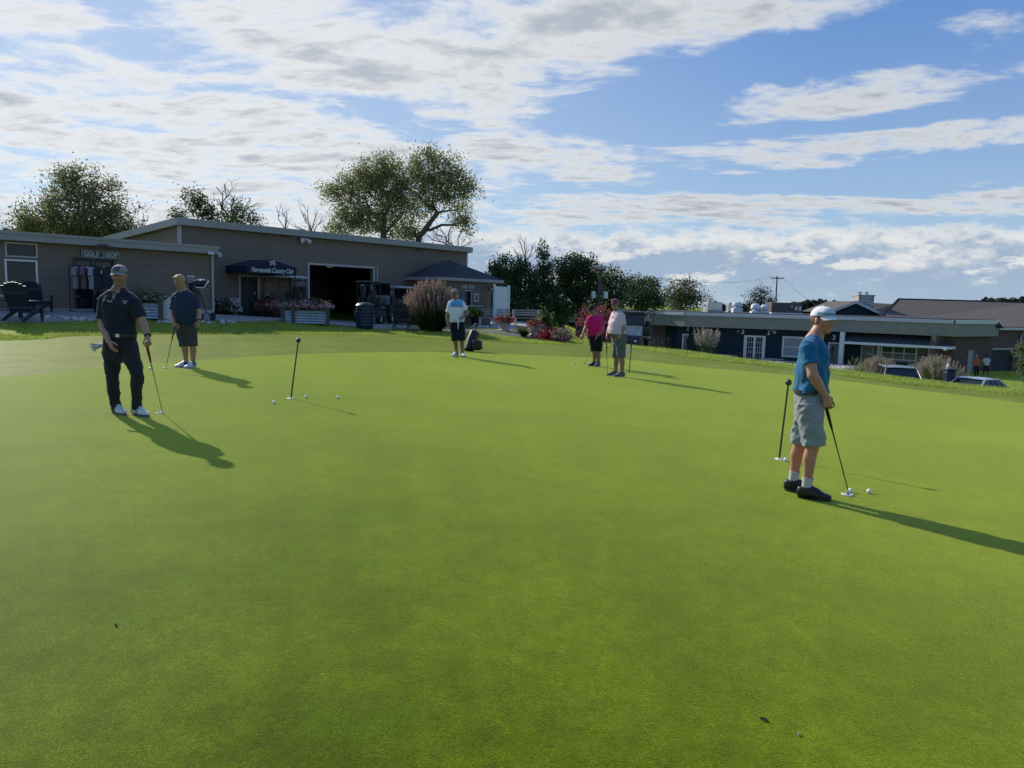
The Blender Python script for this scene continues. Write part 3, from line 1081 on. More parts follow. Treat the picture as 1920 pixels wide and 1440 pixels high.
    for i in range(n + 1):
        a_ = math.radians(22 + (360 - 44) * i / n)
        fx, rx = math.cos(a_), math.sin(a_)
        op = 1 + .25 * max(0, fx) ** 3
        base = neck + tf * (.010 + .070 * fx) + lat * (.072 * rx) + A((0, 0, -.012 - .030 * max(fx, 0) ** 1.5 + .006 * max(-fx, 0)))
        top = base + A((0, 0, .036)) - tf * .012 * fx - lat * .010 * rx
        out = base + A((0, 0, -.008 - .02 * max(fx, 0) ** 2)) + tf * (.020 * fx * op) + lat * (.022 * rx)
        vs += [base, top, top + (tf * fx + lat * rx) * .006, out]
    for i in range(n):
        for j in range(3):
            a_ = i * 4 + j
            fs.append((a_, a_ + 1, a_ + 5, a_ + 4))
    cb_.add(vs, fs, sh_.get('collar', (1, 1, 1)))
    cb_.build('collar', M['cloth'], so_, smooth=True, color=True)
    for bp in sh_.get('logos', []):            # small stitched chest marks: (lateral, height along torso, width, rows)
        mb = MB()
        for r_ in range(bp[3]):
            c_ = T(bp[1]) + lat * bp[0]
            f_ = tf * .165
            zz = A((0, 0, -.014 * r_))
            wd = bp[2] * (1 - .18 * r_)
            nn_ = 7
            for q in range(nn_):
                if (q + r_) % 4 == 3: continue
                x0 = -wd / 2 + wd * q / nn_; x1 = x0 + wd / nn_ * .82
                # lay the mark on the cloth surface
                pts = []
                for xx, z_ in ((x0, .0), (x1, .0), (x1, .008), (x0, .008)):
                    p = c_ + lat * xx + zz + A((0, 0, z_))
                    d0 = .05
                    while d0 < .24:
                        pp = p + tf * d0
                        ii = ((pp - S.lo) / S.h).round().astype(int)
                        if (ii < 0).any() or (ii >= S.n).any() or S.F[tuple(ii)] > .003: break
                        d0 += .003
                    pts.append(p + tf * (d0 + .003))
                mb.add(pts, [(0, 1, 2, 3)], bp[4] if len(bp) > 4 else (.6, .62, .65))
        mb.build('embroidery', M['cloth'], so_, color=True)
    # --- shorts or trousers
    pt = spec['pants']
    Pn = Vol(lo, hi, h)
    top = T(.20)
    Pn.loft([(top, .172 * fat + .014, .124 * fat + .014 + belly * .15), (T(.02), .178 * fat + .012, .128 * fat + .012), (T(-.10), .178 * fat, .130 * fat)], U=lat, k=.03)
    Pn.plane_cut(top + A((0, 0, .012)), (0, 0, 1))
    for s_ in 'LR':
        hp, kn, an = wp['hp' + s_], wp['kn' + s_], wp['an' + s_]
        if pt['kind'] == 'shorts':
            end = kn + (an - kn) * pt.get('len', -.05) if pt.get('len', -.05) > 0 else kn + (hp - kn) * -pt.get('len', -.05)
            w_ = pt.get('w', 1.0)
            Pn.loft([(hp + A((0, 0, .02)), .108 * w_), (hp * .5 + end * .5, .100 * w_), (end, .090 * w_)], k=.03, cap=.012)
        else:
            fd = yawdir(spec['foot' + s_]); end = an + A((0, 0, -.035)) + fd * .008
            Pn.loft([(hp, .102), (hp * .5 + kn * .5, .088), (kn, .070), (kn * .6 + an * .4, .066), (kn * .25 + an * .75, .056), (end, .054)], k=.03, cap=.012)
    Pn.folds(pt.get('fold', .009), 30, pt.get('seed', 4), (1, 1, .5))
    Pn.folds(pt.get('fold', .009) * .5, 75, pt.get('seed', 4) + 3, (.6, .6, 1.2))
    zc = Pn.ax[2][None, None, :]
    hemz = max(wp['an' + q][2] + .02 if pt['kind'] != 'shorts' else (wp['kn' + q] + (wp['an' + q] - wp['kn' + q]) * pt.get('len', -.05))[2] for q in 'LR')
    Pn.F = np.minimum(Pn.F, np.maximum(np.maximum(core - .009, zc - top[2] - .012), hemz - zc)).astype(np.float32)
    link(pt['name'], Pn.mesh(pt['name'], pt['col']), M['cloth'], root)
    # --- belt
    if spec.get('belt') is not None:
        bm = MB(); n = 40; vs = []; fs = []
        c_ = T(.205)
        aw, bw = .172 * fat + .027, .124 * fat + .027 + belly * .15
        for i in range(n):
            a_ = 2 * PI * i / n
            p = c_ + lat * math.cos(a_) * aw + tf * math.sin(a_) * bw
            for z_ in (-.019, .019): vs.append(p + A((0, 0, z_)))
        for i in range(n):
            j = (i + 1) % n
            fs.append((i * 2, j * 2, j * 2 + 1, i * 2 + 1))
        vs += [c_ + A((0, 0, .019)), c_ - A((0, 0, .019))]
        for i in range(n):
            j = (i + 1) % n
            fs.append((i * 2 + 1, j * 2 + 1, 2 * n)); fs.append((j * 2, i * 2, 2 * n + 1))
        bm.add(vs, fs, spec['belt'])
        bo = bm.build('belt', M['paint'], root, smooth=False, color=True)
        bk = MB(); p = c_ + tf * (bw + .004)
        fm = Matrix((tuple(lat) + (0,), tuple(tf) + (0,), (0, 0, 1, 0), (0, 0, 0, 1))).transposed(); fm.translation = Vector(p)
        bk.box((-.022, -.003, -.021), (.022, .003, .021), M=fm, bev=.003)
        bk.build('buckle', M['steel'], bo)
    # --- shoes and socks
    for s_ in 'LR':
        an = wp['an' + s_]; fd = yawdir(spec['foot' + s_]); sd = unit(np.cross(fd, (0, 0, 1)))
        an0 = A((an[0], an[1], 0)); gz = gl(an) + .012
        base = an0 + A((0, 0, gz))
        sc = spec.get('shoe_sc', 1.0)
        Sv = Vol(base - .26 * sc, base + .30 * sc, .006)
        pf = lambda f, z: base + fd * f * sc + A((0, 0, z * sc))
        Sv.loft([(pf(-.055, .054), .037 * sc, .056 * sc), (pf(.0, .058), .043 * sc, .062 * sc), (pf(.06, .050), .046 * sc, .056 * sc), (pf(.13, .034), .049 * sc, .037 * sc), (pf(.185, .026), .040 * sc, .026 * sc)], U=sd, k=.02, cap=.03)
        Sv.loft([(pf(.0, .06), .040 * sc, .044 * sc), (pf(-.010, .105), .045 * sc, .048 * sc)], U=sd, k=.02, cap=.01)
        Sv.loft([(pf(.02, .105), .034, .028), (pf(.10, .070), .022, .016)], U=sd, k=.015)
        for q in range(4):
            Sv.loft([(pf(.045 + .022 * q, .108 - .009 * q) - sd * .026, .006), (pf(.045 + .022 * q, .118 - .010 * q), .0065), (pf(.045 + .022 * q, .108 - .009 * q) + sd * .026, .006)], k=.004)
        Sv.plane_cut(base + A((0, 0, .018)), (0, 0, -1))
        sc_ = spec['shoe']
        s_o = link('shoe', Sv.mesh('shoe', (lambda V, b_=base, f_=fd, s2=sd: sc_['col'](np.stack([(V - b_) @ f_, (V - b_) @ s2, (V - b_)[:, 2]], 1))) if callable(sc_['col']) else sc_['col']), M['paint'], root)
        so2 = MB(); n = 28; vs = []; fs = []
        for z_ in (0.0, .022):
            for i in range(n):
                a_ = 2 * PI * i / n
                f = .070 + .142 * math.cos(a_); wdt = (.045 + .007 * math.cos(a_ - .3)) * math.sin(a_) * (abs(math.sin(a_)) ** -.25 if abs(math.sin(a_)) > .05 else 1)
                vs.append(base + fd * f * sc + sd * wdt * sc + A((0, 0, (z_ - .010) * sc)))
        fs.append(tuple(range(n - 1, -1, -1))); fs.append(tuple(range(n, 2 * n)))
        for i in range(n): fs.append((i, (i + 1) % n, n + (i + 1) % n, n + i))
        so2.add(vs, fs, sc_['sole'])
        so2.build('sole', M['paint'], s_o, smooth=True, color=True)
        if spec.get('sock') is not None:
            k_ = MB(); kn = wp['kn' + s_]; ax_ = unit(kn - an)
            ht = spec['sock'][1]
            k_.tube([an + ax_ * -.05, an + ax_ * (-.01), an + ax_ * ht * .6, an + ax_ * ht, an + ax_ * (ht - .001)], [.040, .0435, .046, .050, .041], 18, spec['sock'][0])
            k_.build('sock', M['cloth'], root, smooth=True, color=True)
    if spec.get('watch'):
        s_ = spec['watch']; wr, el = wp['wr' + s_], wp['el' + s_]
        d = unit(el - wr); mb = MB()
        c_ = wr + d * .018
        mb.tube([c_ - d * .012, c_ + d * .012], .034 * limb, 18, (.015, .015, .017))
        ou = unit(-A(spec['hand' + s_]['palm']))
        ou = unit(ou - d * ou.dot(d))
        mb.tube([c_ + ou * .026, c_ + ou * .041], .021, 16, (.02, .02, .022))
        mb.build('wristwatch', M['paint'], root, smooth=True, color=True)
    return root, wp, g, dict(T=T, lat=lat, tf=tf)


def putter(label, top, head, face_dir, grip_col, grip_len=.27, shaft='steel', head_kind='mallet', head_col=(.75, .76, .78), grip_r=.0145):
    """top: grip end, head: where the shaft meets the head, both in world space"""
    top, head = Vector(top), Vector(head)
    root = empty('putter', head, 0, label, 'golf club')
    t = top - head; ax = t.normalized()
    mb = MB(); mb.tube([ax * .01, t * .5, t - ax * grip_len * .9], [.0045, .0055, .007], 10); mb.build('shaft', M[shaft], root, smooth=True)
    mb = MB(); mb.tube([t - ax * grip_len, t - ax * grip_len * .97, t - ax * grip_len * .5, t - ax * .02, t], [.0085, .0105, grip_r * .93, grip_r, grip_r * .8], 12, grip_col)
    gr = mb.build('grip', M['paint'], root, smooth=True, color=True)
    f = Vector(face_dir); f.z = 0; f.normalize(); s_ = Vector((-f.y, f.x, 0))
    hm = MB()
    if head_kind == 'mallet':
        outl = [(-.052, .0), (.052, .0)] + [(.052 * math.cos(a), -.004 - .068 * math.sin(a)) for a in np.linspace(0.05, PI - .05, 15)]
        z0, z1 = -.012, .014
    else:
        outl = [(-.056, .0), (.056, .0), (.056, -.012), (.040, -.024), (-.040, -.024), (-.056, -.012)]
        z0, z1 = -.012, .013
    n = len(outl)
    vs = [s_ * (a + .02) + f * b + Vector((0, 0, z0)) for a, b in outl] + [s_ * (a + .02) + f * b + Vector((0, 0, z1 - .007 * (b < -.02))) for a, b in outl]
    fs = [tuple(range(n - 1, -1, -1)), tuple(range(n, 2 * n))] + [(i, (i + 1) % n, n + (i + 1) % n, n + i) for i in range(n)]
    hm.add(vs, fs, head_col)
    hm.tube([Vector((0, 0, .0)) + f * -.012, ax * .06], [.006, .0058], 8, head_col)
    if head_kind == 'mallet':
        hm.box((-.006, -.05, z1 - .006), (.006, -.004, z1 + .002), M=Matrix((tuple(s_) + (0,), tuple(f) + (0,), (0, 0, 1, 0), (0, 0, 0, 1))).transposed() @ Matrix.Translation((.02, 0, 0)), col=(.03, .03, .03))
    hm.build('club_head', M['paint'], root, color=True)
    return root


def const(c):
    return lambda V, q: np.tile(A(c), (len(V), 1))
# ------------------------------------------------------------------ the golfers
SK1, SK2, SK3 = (.40, .215, .14), (.42, .23, .16), (.47, .225, .14)
relaxed = lambda palm, thumb, curl=.38: dict(palm=palm, thumb=thumb, curl=curl)


def cap_plain(c, front=None):
    def fn(V, q):
        C = np.tile(A(c), (len(V), 1))
        if front is not None:
            m_ = ((np.abs(q[:, 0]) / .035) ** 2 + ((q[:, 2] - .085) / .028) ** 2 < 1) & (q[:, 1] > .02)
            C[m_] = A(front)
        return C
    return fn


# 1. dark navy polo, charcoal trousers, looking at the camera
navy = (.014, .020, .032)


def shirt1(V, q, wp):
    C = np.tile(A(navy), (len(V), 1))
    m_ = (np.abs(q[:, 0]) < .020 - .05 * np.clip(.98 - q[:, 2], 0, 1)) & (q[:, 1] > .02) & (q[:, 2] > .82)
    C[m_] = A((.20, .19, .21))
    return C


def shoe1(q):
    C = np.tile(A((.62, .63, .62)), (len(q), 1))
    m_ = (np.abs(q[:, 0] - .035 - q[:, 2] * .4) < .020) & (np.abs(q[:, 1]) > .018)
    C[m_] = A((.16, .30, .20))
    m_ = (q[:, 0] < -.045)
    C[m_] = A((.30, .32, .33))
    return C


p1, w1, g1, d1 = person('person', 'man in dark navy polo and long charcoal trousers, resting on a red-gripped putter', (232, 778), dict(
    head=(224, 517, .05), shL=(191, 558, .02), shR=(255, 560, .08), elL=(192, 610, .07), wrL=(204, 640, .215), haL=(213, 659, .25),
    elR=(268, 605, .10), wrR=(277, 632, .20), haR=(283, 648, .27), hpL=(209, 650, .0), hpR=(242, 650, .05),
    knL=(211, 708, .03), anL=(217, 764, -.03), knR=(257, 703, .10), anR=(256, 761, .02)),
    dict(skin=SK1, torso=18, face=(14, -6), footL=55, footR=62, fat=.97, beard=((.10, .065, .045), .55), brow=(.06, .04, .03), h=.0065,
         hair=(.03, .022, .016), cap=dict(col=cap_plain((.22, .22, .215), (.09, .10, .12)), bill=(.26, .26, .255)),
         shirt=dict(col=shirt1, hem=.19, blouse=.014, sleeve=.74, seed=3, fold=.009, collar=navy, logos=[(-.085, .79, .055, 3), (.08, .79, .06, 2)]),
         pants=dict(kind='trousers', name='trousers', col=(.022, .025, .028), fold=.010, seed=8), belt=(.012, .012, .013),
         shoe=dict(col=shoe1, sole=(.12, .12, .12)), watch='R',
         handL=relaxed((.6, .5, 0), (.3, -.9, 0), .30), handR=dict(palm=(-.25, -.55, -.75), thumb=(-.9, -.2, .3), curl=.75)))
hd = ground_at(307, 777)
tp = at(274, 642, g1.y - .27)
putter('mallet putter with a thick red grip under the hand of the man in trousers', tp, hd + Vector((-.012, 0, .014)), (.6, .6, 0), (.16, .018, .014), .27, 'steel', 'mallet', (.62, .63, .64), .016)
# glove in his back pocket
gm = MB()
gp = Vector(at(184, 650, g1.y + .02))
for k in range(5):
    a = -2.0 - .32 * k
    v = Vector((math.cos(a * .9) * .10 - .02, -.02 + .012 * k, math.sin(a) * .09 + .02))
    gm.tube([gp + Vector((.05, 0, .02)), gp + v * .5 + Vector((0, 0, .01)), gp + v * (.9 + .1 * (k % 2))], [.016, .011, .007], 7, (.55, .56, .55) if k % 2 else (.30, .32, .31))
gm.tube([gp + Vector((.09, .0, .02)), gp + Vector((.03, 0, .025)), gp + Vector((-.03, 0, .005))], [.02, .022, .014], 8, (.6, .6, .6))
tag(gm.build('golf_glove', M['cloth'], smooth=True, color=True), 'pale golf glove sticking out of the back pocket of the charcoal trousers', 'glove')

# 2. blond man in navy polo and grey shorts, looking down at his ball
def shoe2(q):
    C = np.tile(A((.60, .61, .62)), (len(q), 1))
    m_ = (q[:, 0] > -.02) & (q[:, 0] < .05) & (q[:, 2] > .045)
    C[m_] = A((.05, .055, .06))
    return C


p2, w2, g2, d2 = person('person', 'fair-haired bareheaded man in navy polo and dark grey shorts behind a putter', (350, 690), dict(
    head=(337, 528, .12), shL=(325, 556, .05), shR=(366, 556, .0), elL=(323, 588, .06), wrL=(326, 606, .22), haL=(329, 618, .30),
    elR=(374, 586, .0), wrR=(373, 602, .08), haR=(371, 614, .12), hpL=(339, 609, .0), hpR=(358, 609, .0),
    knL=(345, 648, .04), anL=(349, 678, -.02), knR=(361, 648, .04), anR=(362, 681, .0)),
    dict(skin=SK1, torso=-14, face=(-22, -20), tilt=-.06, footL=-52, footR=-20, fat=1.06, belly=.03, h=.008, brow=(.20, .14, .08),
         hair=(.40, .27, .14), shirt=dict(col=(.020, .032, .065), hem=.06, blouse=.02, sleeve=.72, seed=12, collar=(.020, .032, .065), logos=[(.07, .80, .03, 1)]),
         pants=dict(kind='shorts', name='shorts', col=(.055, .055, .055), len=.02, w=1.0, seed=21), belt=None,
         shoe=dict(col=shoe2, sole=(.5, .5, .5)), sock=((.45, .45, .45), .02), watch='R',
         handL=dict(palm=(.5, .3, -.5), thumb=(.2, -.9, -.2), curl=.75), handR=relaxed((-.9, .1, 0), (-.1, -.9, 0), .4)))
hd = ground_at(311, 692)
putter('slim dark-shafted putter held by the fair-haired man', at(328, 611, g2.y - .30), hd + Vector((0, 0, .014)), (-.3, .9, 0), (.02, .02, .02), .26, 'black', 'blade', (.6, .6, .6))

# 3. man in white polo with a blue chest, far side of the green
def shirt3(V, q, wp):
    C = np.tile(A((.72, .73, .74)), (len(V), 1))
    sl_ = np.abs(q[:, 0]) < .165
    C[(q[:, 2] > .72) & sl_] = A((.10, .36, .60))
    C[(q[:, 2] > .695) & (q[:, 2] < .72) & sl_] = A((.02, .05, .12))
    return C


p3, w3, g3, d3 = person('person', 'man in white polo with sky blue chest, long black shorts and a white putter grip', (861, 669), dict(
    head=(852, 550.5, .03), shL=(843, 567, .0), shR=(867.5, 566, .0), elL=(838.5, 592, .0), wrL=(839, 606, .08), haL=(841, 614, .12),
    elR=(877, 586, .02), wrR=(869, 594, .20), haR=(861.5, 597, .28), hpL=(850, 606, .0), hpR=(864, 606, .0),
    knL=(853, 637, .05), anL=(856, 662, .0), knR=(866, 637, .05), anR=(867, 661, .0)),
    dict(skin=(.28, .155, .10), torso=6, face=(-8, 4), footL=-30, footR=24, fat=1.0, h=.0085, brow=(.05, .04, .03), beard=((.10, .07, .05), .4),
         hair=(.03, .025, .02), cap=dict(col=cap_plain((.30, .29, .28)), bill=(.14, .13, .13)),
         shirt=dict(col=shirt3, hem=.06, blouse=.02, sleeve=.72, seed=32, collar=(.62, .63, .64)),
         pants=dict(kind='shorts', name='shorts', col=(.008, .011, .018), len=.06, w=1.08, seed=41), belt=None,
         shoe=dict(col=shoe2, sole=(.55, .55, .55)), sock=((.03, .03, .03), .02),
         handL=relaxed((.9, .1, 0), (.1, -.9, 0), .4), handR=dict(palm=(-.2, .4, -.9), thumb=(-.2, -.7, .5), curl=.7)))
putter('putter with a long white grip held upright by the man with the blue chest', at(859.5, 596, g3.y - .29), ground_at(857, 672) + Vector((0, 0, .014)), (0, 1, 0), (.62, .62, .61), .30, 'black', 'blade', (.1, .1, .1), .019)

# 4. hot pink polo
p4, w4, g4, d4 = person('person', 'man in hot pink polo, black cap and black shorts bending over his putt', (1115, 687), dict(
    head=(1110, 580.5, .16), shL=(1104.5, 596, .12), shR=(1129, 593, .0), elL=(1098, 615, .16), wrL=(1092.5, 627, .24), haL=(1088, 635, .30),
    elR=(1130, 614, .02), wrR=(1124.5, 624, .14), haR=(1120, 631, .24), hpL=(1109, 628, .0), hpR=(1123, 627, -.02),
    knL=(1114, 656, .05), anL=(1114.5, 681, .0), knR=(1122, 657, .05), anR=(1122, 683.5, .05)),
    dict(skin=(.30, .165, .11), torso=-32, face=(-52, -24), footL=-58, footR=-30, fat=1.02, h=.0085, belly=.02,
         hair=(.03, .025, .02), cap=dict(col=cap_plain((.028, .016, .018), (.10, .02, .03)), bill=(.022, .014, .016)),
         shirt=dict(col=(.62, .010, .14), hem=.02, blouse=.028, sleeve=.74, seed=52, fold=.008, collar=(.60, .010, .13)),
         pants=dict(kind='shorts', name='shorts', col=(.009, .009, .010), len=.06, w=1.02, seed=61), belt=None,
         shoe=dict(col=(.05, .065, .08), sole=(.25, .36, .45)), sock=((.03, .03, .03), .02),
         handL=relaxed((.5, .6, -.2), (.3, -.8, .3), .55), handR=dict(palm=(-.7, .4, -.3), thumb=(-.3, -.7, .3), curl=.75)))
putter('long pale-shafted putter in the hand of the hot pink golfer', at(1121, 627, g4.y - .23), ground_at(1096, 683) + Vector((0, 0, .014)), (-.5, .8, 0), (.30, .34, .38), .34, 'steel', 'blade', (.35, .33, .25))

# 5. pale pink polo, standing sideways
def shirt5(V, q, wp):
    C = np.tile(A((.66, .50, .53)), (len(V), 1))
    m_ = (np.abs(q[:, 2] - .78) < .022) & (np.abs(q[:, 0] - .06) < .05) & (q[:, 1] > .03)
    C[m_] = A((.60, .16, .22))
    return C


p5, w5, g5, d5 = person('person', 'heavy man in pale pink polo, maroon cap and grey shorts, his front turned left', (1152, 706), dict(
    head=(1153.5, 570.5, .0), shL=(1151, 587, -.20), shR=(1167, 590, .14), elL=(1143, 614, -.16), wrL=(1139, 628, -.04), haL=(1136.5, 639, .0),
    elR=(1169.5, 615, .18), wrR=(1163.5, 628, .20), haR=(1158, 638, .22), hpL=(1158, 637, -.08), hpR=(1163, 637, .10),
    knL=(1155, 669, -.06), anL=(1153.5, 699, -.08), knR=(1165.5, 670, .12), anR=(1166, 700, .10)),
    dict(skin=(.33, .185, .125), torso=-64, face=(-40, -4), footL=-84, footR=-72, fat=1.12, belly=.055, limb=1.06, h=.0085,
         hair=(.12, .11, .10), beard=((.16, .12, .10), .25), cap=dict(col=cap_plain((.24, .055, .085)), bill=(.17, .04, .06)),
         shirt=dict(col=shirt5, hem=.19, blouse=.02, sleeve=.76, seed=72, fold=.005, collar=(.66, .52, .55)),
         pants=dict(kind='shorts', name='shorts', col=(.115, .125, .12), len=.0, w=1.1, seed=81), belt=(.015, .015, .018),
         shoe=dict(col=(.10, .11, .115), sole=(.5, .5, .46)), sock=((.015, .015, .015), .03),
         handL=dict(palm=(.3, -.6, -.7), thumb=(.2, -.9, .1), curl=.75), handR=relaxed((-.3, .9, 0), (-.9, -.3, 0), .5)))
putter('thin dark putter standing upright in front of the heavy man in pale pink', at(1137.3, 640, g5.y + .0), ground_at(1138.5, 702) + Vector((0, 0, .014)), (-.8, .5, 0), (.06, .05, .035), .30, 'black', 'blade', (.2, .2, .18))

# 6. blue polo, nearest, turned to the right with his head towards the camera
def cap6(V, q):
    C = np.tile(A((.78, .79, .80)), (len(V), 1))
    C[q[:, 1] > .035] = A((.54, .56, .58))
    C[(q[:, 2] < .075) & (q[:, 2] > .052) & (q[:, 1] > .0)] = A((.14, .30, .40))
    return C


def shoe6(q):
    return np.tile(A((.014, .014, .015)), (len(q), 1))


def shorts6(V):
    return np.tile(A((.235, .27, .285)), (len(V), 1))


p6, w6, g6, d6 = person('person', 'man in bright blue polo and light grey shorts, white cap, nearest the camera', (1515, 933), dict(
    head=(1542, 601, -.02), shL=(1527, 645, -.19), shR=(1514, 645, .17), elL=(1531, 700, -.16), wrL=(1545, 742, .0), haL=(1549, 766, .02),
    elR=(1524, 703, .24), wrR=(1548, 742, .22), haR=(1555, 766, .20), hpL=(1517, 760, -.09), hpR=(1520, 760, .09),
    knL=(1500, 832, -.13), anL=(1488, 897, -.16), knR=(1524, 836, .10), anR=(1513, 910, .08)),
    dict(skin=SK3, torso=80, face=(30, -4), footL=72, footR=76, fat=.96, limb=1.0, h=.0055, brow=(.22, .13, .08),
         hair=(.13, .075, .045), beard=((.28, .13, .08), .35), cap=dict(col=cap6, bill=(.72, .73, .72)),
         shirt=dict(col=(.012, .125, .255), hem=.195, blouse=.020, sleeve=.60, seed=91, fold=.011, collar=(.014, .14, .28)),
         pants=dict(kind='shorts', name='shorts', col=shorts6, len=-.02, w=1.03, seed=99, fold=.013), belt=(.03, .032, .034),
         shoe=dict(col=shoe6, sole=(.018, .018, .02)), sock=((.48, .49, .48), .075),
         handR=dict(palm=(.1, .95, -.2), thumb=(.9, .1, -.2), curl=.6), handL=dict(palm=(.2, -.9, -.3), thumb=(.9, .1, -.3), curl=.7)))
hd = ground_at(1592, 930)
putter('black-shafted mallet putter held by the man in the bright blue polo', at(1546, 752, g6.y - .12), hd + Vector((0, 0, .014)), (.25, .95, 0), (.014, .014, .015), .30, 'black', 'mallet', (.55, .56, .58), .016)


# far walkers by the club house
def walker(label, px, top, foot, Y, shirt, pants, seed, kind, stride, skin=(.26, .15, .10)):
    s = (foot - top) / 36.0
    X = lambda dx: px + dx * s
    yy = lambda f: top + (foot - top) * f
    J = dict(head=(X(0), yy(.07), 0), shL=(X(-4.0), yy(.21), 0), shR=(X(4.0), yy(.21), 0), elL=(X(-6.3), yy(.36), -.05), wrL=(X(-5.0), yy(.48), .05), haL=(X(-4.6), yy(.54), .10),
             elR=(X(6.3), yy(.36), .05), wrR=(X(5.6), yy(.48), -.02), haR=(X(5.4), yy(.54), .0), hpL=(X(-1.9), yy(.51), 0), hpR=(X(1.9), yy(.51), 0),
             knL=(X(-2.2 - stride * .4), yy(.73), .05), anL=(X(-2.2 - stride), yy(.945), -.08), knR=(X(2.0), yy(.73), 0), anR=(X(2.0 + stride * .3), yy(.945), .1))
    g0 = drop(at(px, foot, Y).x, Y)
    sh = px_of(g0)[1] - foot
    J = {k_: (v_[0], v_[1] + sh, v_[2]) for k_, v_ in J.items()}
    global ground_at
    keep = ground_at
    ground_at = lambda a, b: g0
    try:
        return person('person', label, (px, foot), J, dict(
            skin=skin, torso=170, face=(172, -4), footL=165, footR=170, h=.013, hair=(.25, .24, .22) if kind == 'trousers' else (.02, .015, .012),
            shirt=dict(col=shirt, hem=.04, blouse=.02, seed=seed, collar=shirt), pants=dict(kind=kind, name=kind, col=pants, len=.03, seed=seed + 1), belt=None,
            shoe=dict(col=(.3, .3, .3), sole=(.4, .4, .4)), handL=relaxed((.9, .1, 0), (0, .9, 0)), handR=relaxed((-.9, .1, 0), (0, .9, 0))))
    finally:
        ground_at = keep


walker('far walker in a salmon shirt and dark trousers by the brick wall', 1831, 662, 703, 54.0, (.42, .10, .07), (.012, .014, .024), 301, 'trousers', .2)
walker('far walker in a white shirt and maroon shorts by the dark garage door', 1849.5, 660.5, 701.5, 54.5, (.5, .52, .52), (.06, .012, .02), 311, 'shorts', 3.5, (.12, .07, .05))
# ------------------------------------------------------------------ buildings
M['siding'] = mat_courses('lap_siding', (.136, .107, .086), .125)
M['navy_siding'] = mat_courses('navy_lap_siding', (.012, .024, .036), .14)
M['brick'] = mat_courses('red_brick', (.085, .052, .043), brick=True, mortar=(.11, .10, .095))
M['roof_edge'] = mat('painted_fascia', (.31, .30, .285), .5, var=.06)
M['coping'] = mat('pale_metal_coping', (.50, .53, .56), .4, .2, var=.06)
M['fascia'] = mat('olive_grey_panels', (.245, .245, .200), .7, var=.08, vscale=2)
M['shingle'] = mat('asphalt_shingles', (.10, .083, .074), .95, var=.45, vscale=9, bump=.6, bscale=30, stretch=(1, 1, 4))
M['shingle_blue'] = mat('slate_blue_shingles', (.032, .038, .047), .9, var=.4, vscale=9, bump=.6, bscale=30)
M['roofing'] = mat('dark_roof_membrane', (.03, .032, .035), .9, var=.2)
M['canvas'] = mat('navy_canvas', (.010, .018, .045), .8, var=.15, bump=.15, bscale=50)
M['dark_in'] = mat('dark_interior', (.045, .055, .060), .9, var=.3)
M['letter'] = mat('pale_lettering', (.62, .66, .66), .5, var=.04)
M['greenglass'] = mat('green_reflecting_glass', (.012, .06, .03), .08, var=.3, vscale=2, spec=.8)
M['blind'] = mat('window_blind', (.30, .34, .36), .6, var=.08, stretch=(1, 1, 8))
M['metal_roof'] = mat('standing_seam_metal', (.085, .10, .105), .42, .2, var=.15)
M['door_grey'] = mat('taupe_door_paint', (.17, .17, .165), .55, var=.06)
M['vinyl'] = mat('white_vinyl', (.66, .68, .70), .45, var=.05)


class Wall:
    """a vertical plane of the place; photo points on it become (along, height)"""

    def __init__(s, O, rot):
        s.O = Vector((O[0], O[1], 0)); s.rot = rot
        s.d = Vector((math.cos(rot), math.sin(rot), 0)); s.n = Vector((-math.sin(rot), math.cos(rot), 0))

    def uz(s, px, py, off=0.0):
        v = ray(px, py); O = s.O + s.n * off
        t = (O - CAM).dot(s.n) / v.dot(s.n)
        p = CAM + v * t
        return (p - O).dot(s.d), p.z

    def rect(s, x0, y0, x1, y1, off=0.0):
        """photo box -> (u0, z0, u1, z1) with z0 the lower edge, taken at the box's middle lines"""
        u0, _ = s.uz(x0, (y0 + y1) / 2, off); u1, _ = s.uz(x1, (y0 + y1) / 2, off)
        _, z1 = s.uz((x0 + x1) / 2, y0, off); _, z0 = s.uz((x0 + x1) / 2, y1, off)
        return u0, z0, u1, z1

    def world(s, u, y, z):
        return s.O + s.d * u + s.n * y + Vector((0, 0, z))


def facade(mb, u0, u1, z0, z1, holes, rev=.22, mi=0):
    """front sheet with openings (reveals go inward, +y)"""
    us = sorted({u0, u1, *[h[0] for h in holes], *[h[2] for h in holes]})
    zs = sorted({z0, z1, *[h[1] for h in holes], *[h[3] for h in holes]})
    for a, b in zip(us, us[1:]):
        for c, d in zip(zs, zs[1:]):
            mu, mz = (a + b) / 2, (c + d) / 2
            if any(h[0] < mu < h[2] and h[1] < mz < h[3] for h in holes): continue
            mb.add([(a, 0, c), (b, 0, c), (b, 0, d), (a, 0, d)], [(0, 1, 2, 3)], mi=mi)
    for h in holes:
        a, c, b, d = h
        mb.add([(a, 0, c), (a, rev, c), (a, rev, d), (a, 0, d)], [(0, 1, 2, 3)], mi=mi)
        mb.add([(b, 0, c), (b, rev, c), (b, rev, d), (b, 0, d)], [(0, 1, 2, 3)], mi=mi)
        mb.add([(a, 0, d), (b, 0, d), (b, rev, d), (a, rev, d)], [(0, 1, 2, 3)], mi=mi)
    return mb


def frame(mb, u0, z0, u1, z1, w=.07, y0=-.03, y1=.06, bottom=True):
    mb.box((u0 - w, y0, z0 - (w if bottom else 0)), (u0, y1, z1 + w)); mb.box((u1, y0, z0 - (w if bottom else 0)), (u1 + w, y1, z1 + w))
    mb.box((u0, y0, z1), (u1, y1, z1 + w))
    if bottom: mb.box((u0, y0, z0 - w), (u1, y1, z0))
    return mb


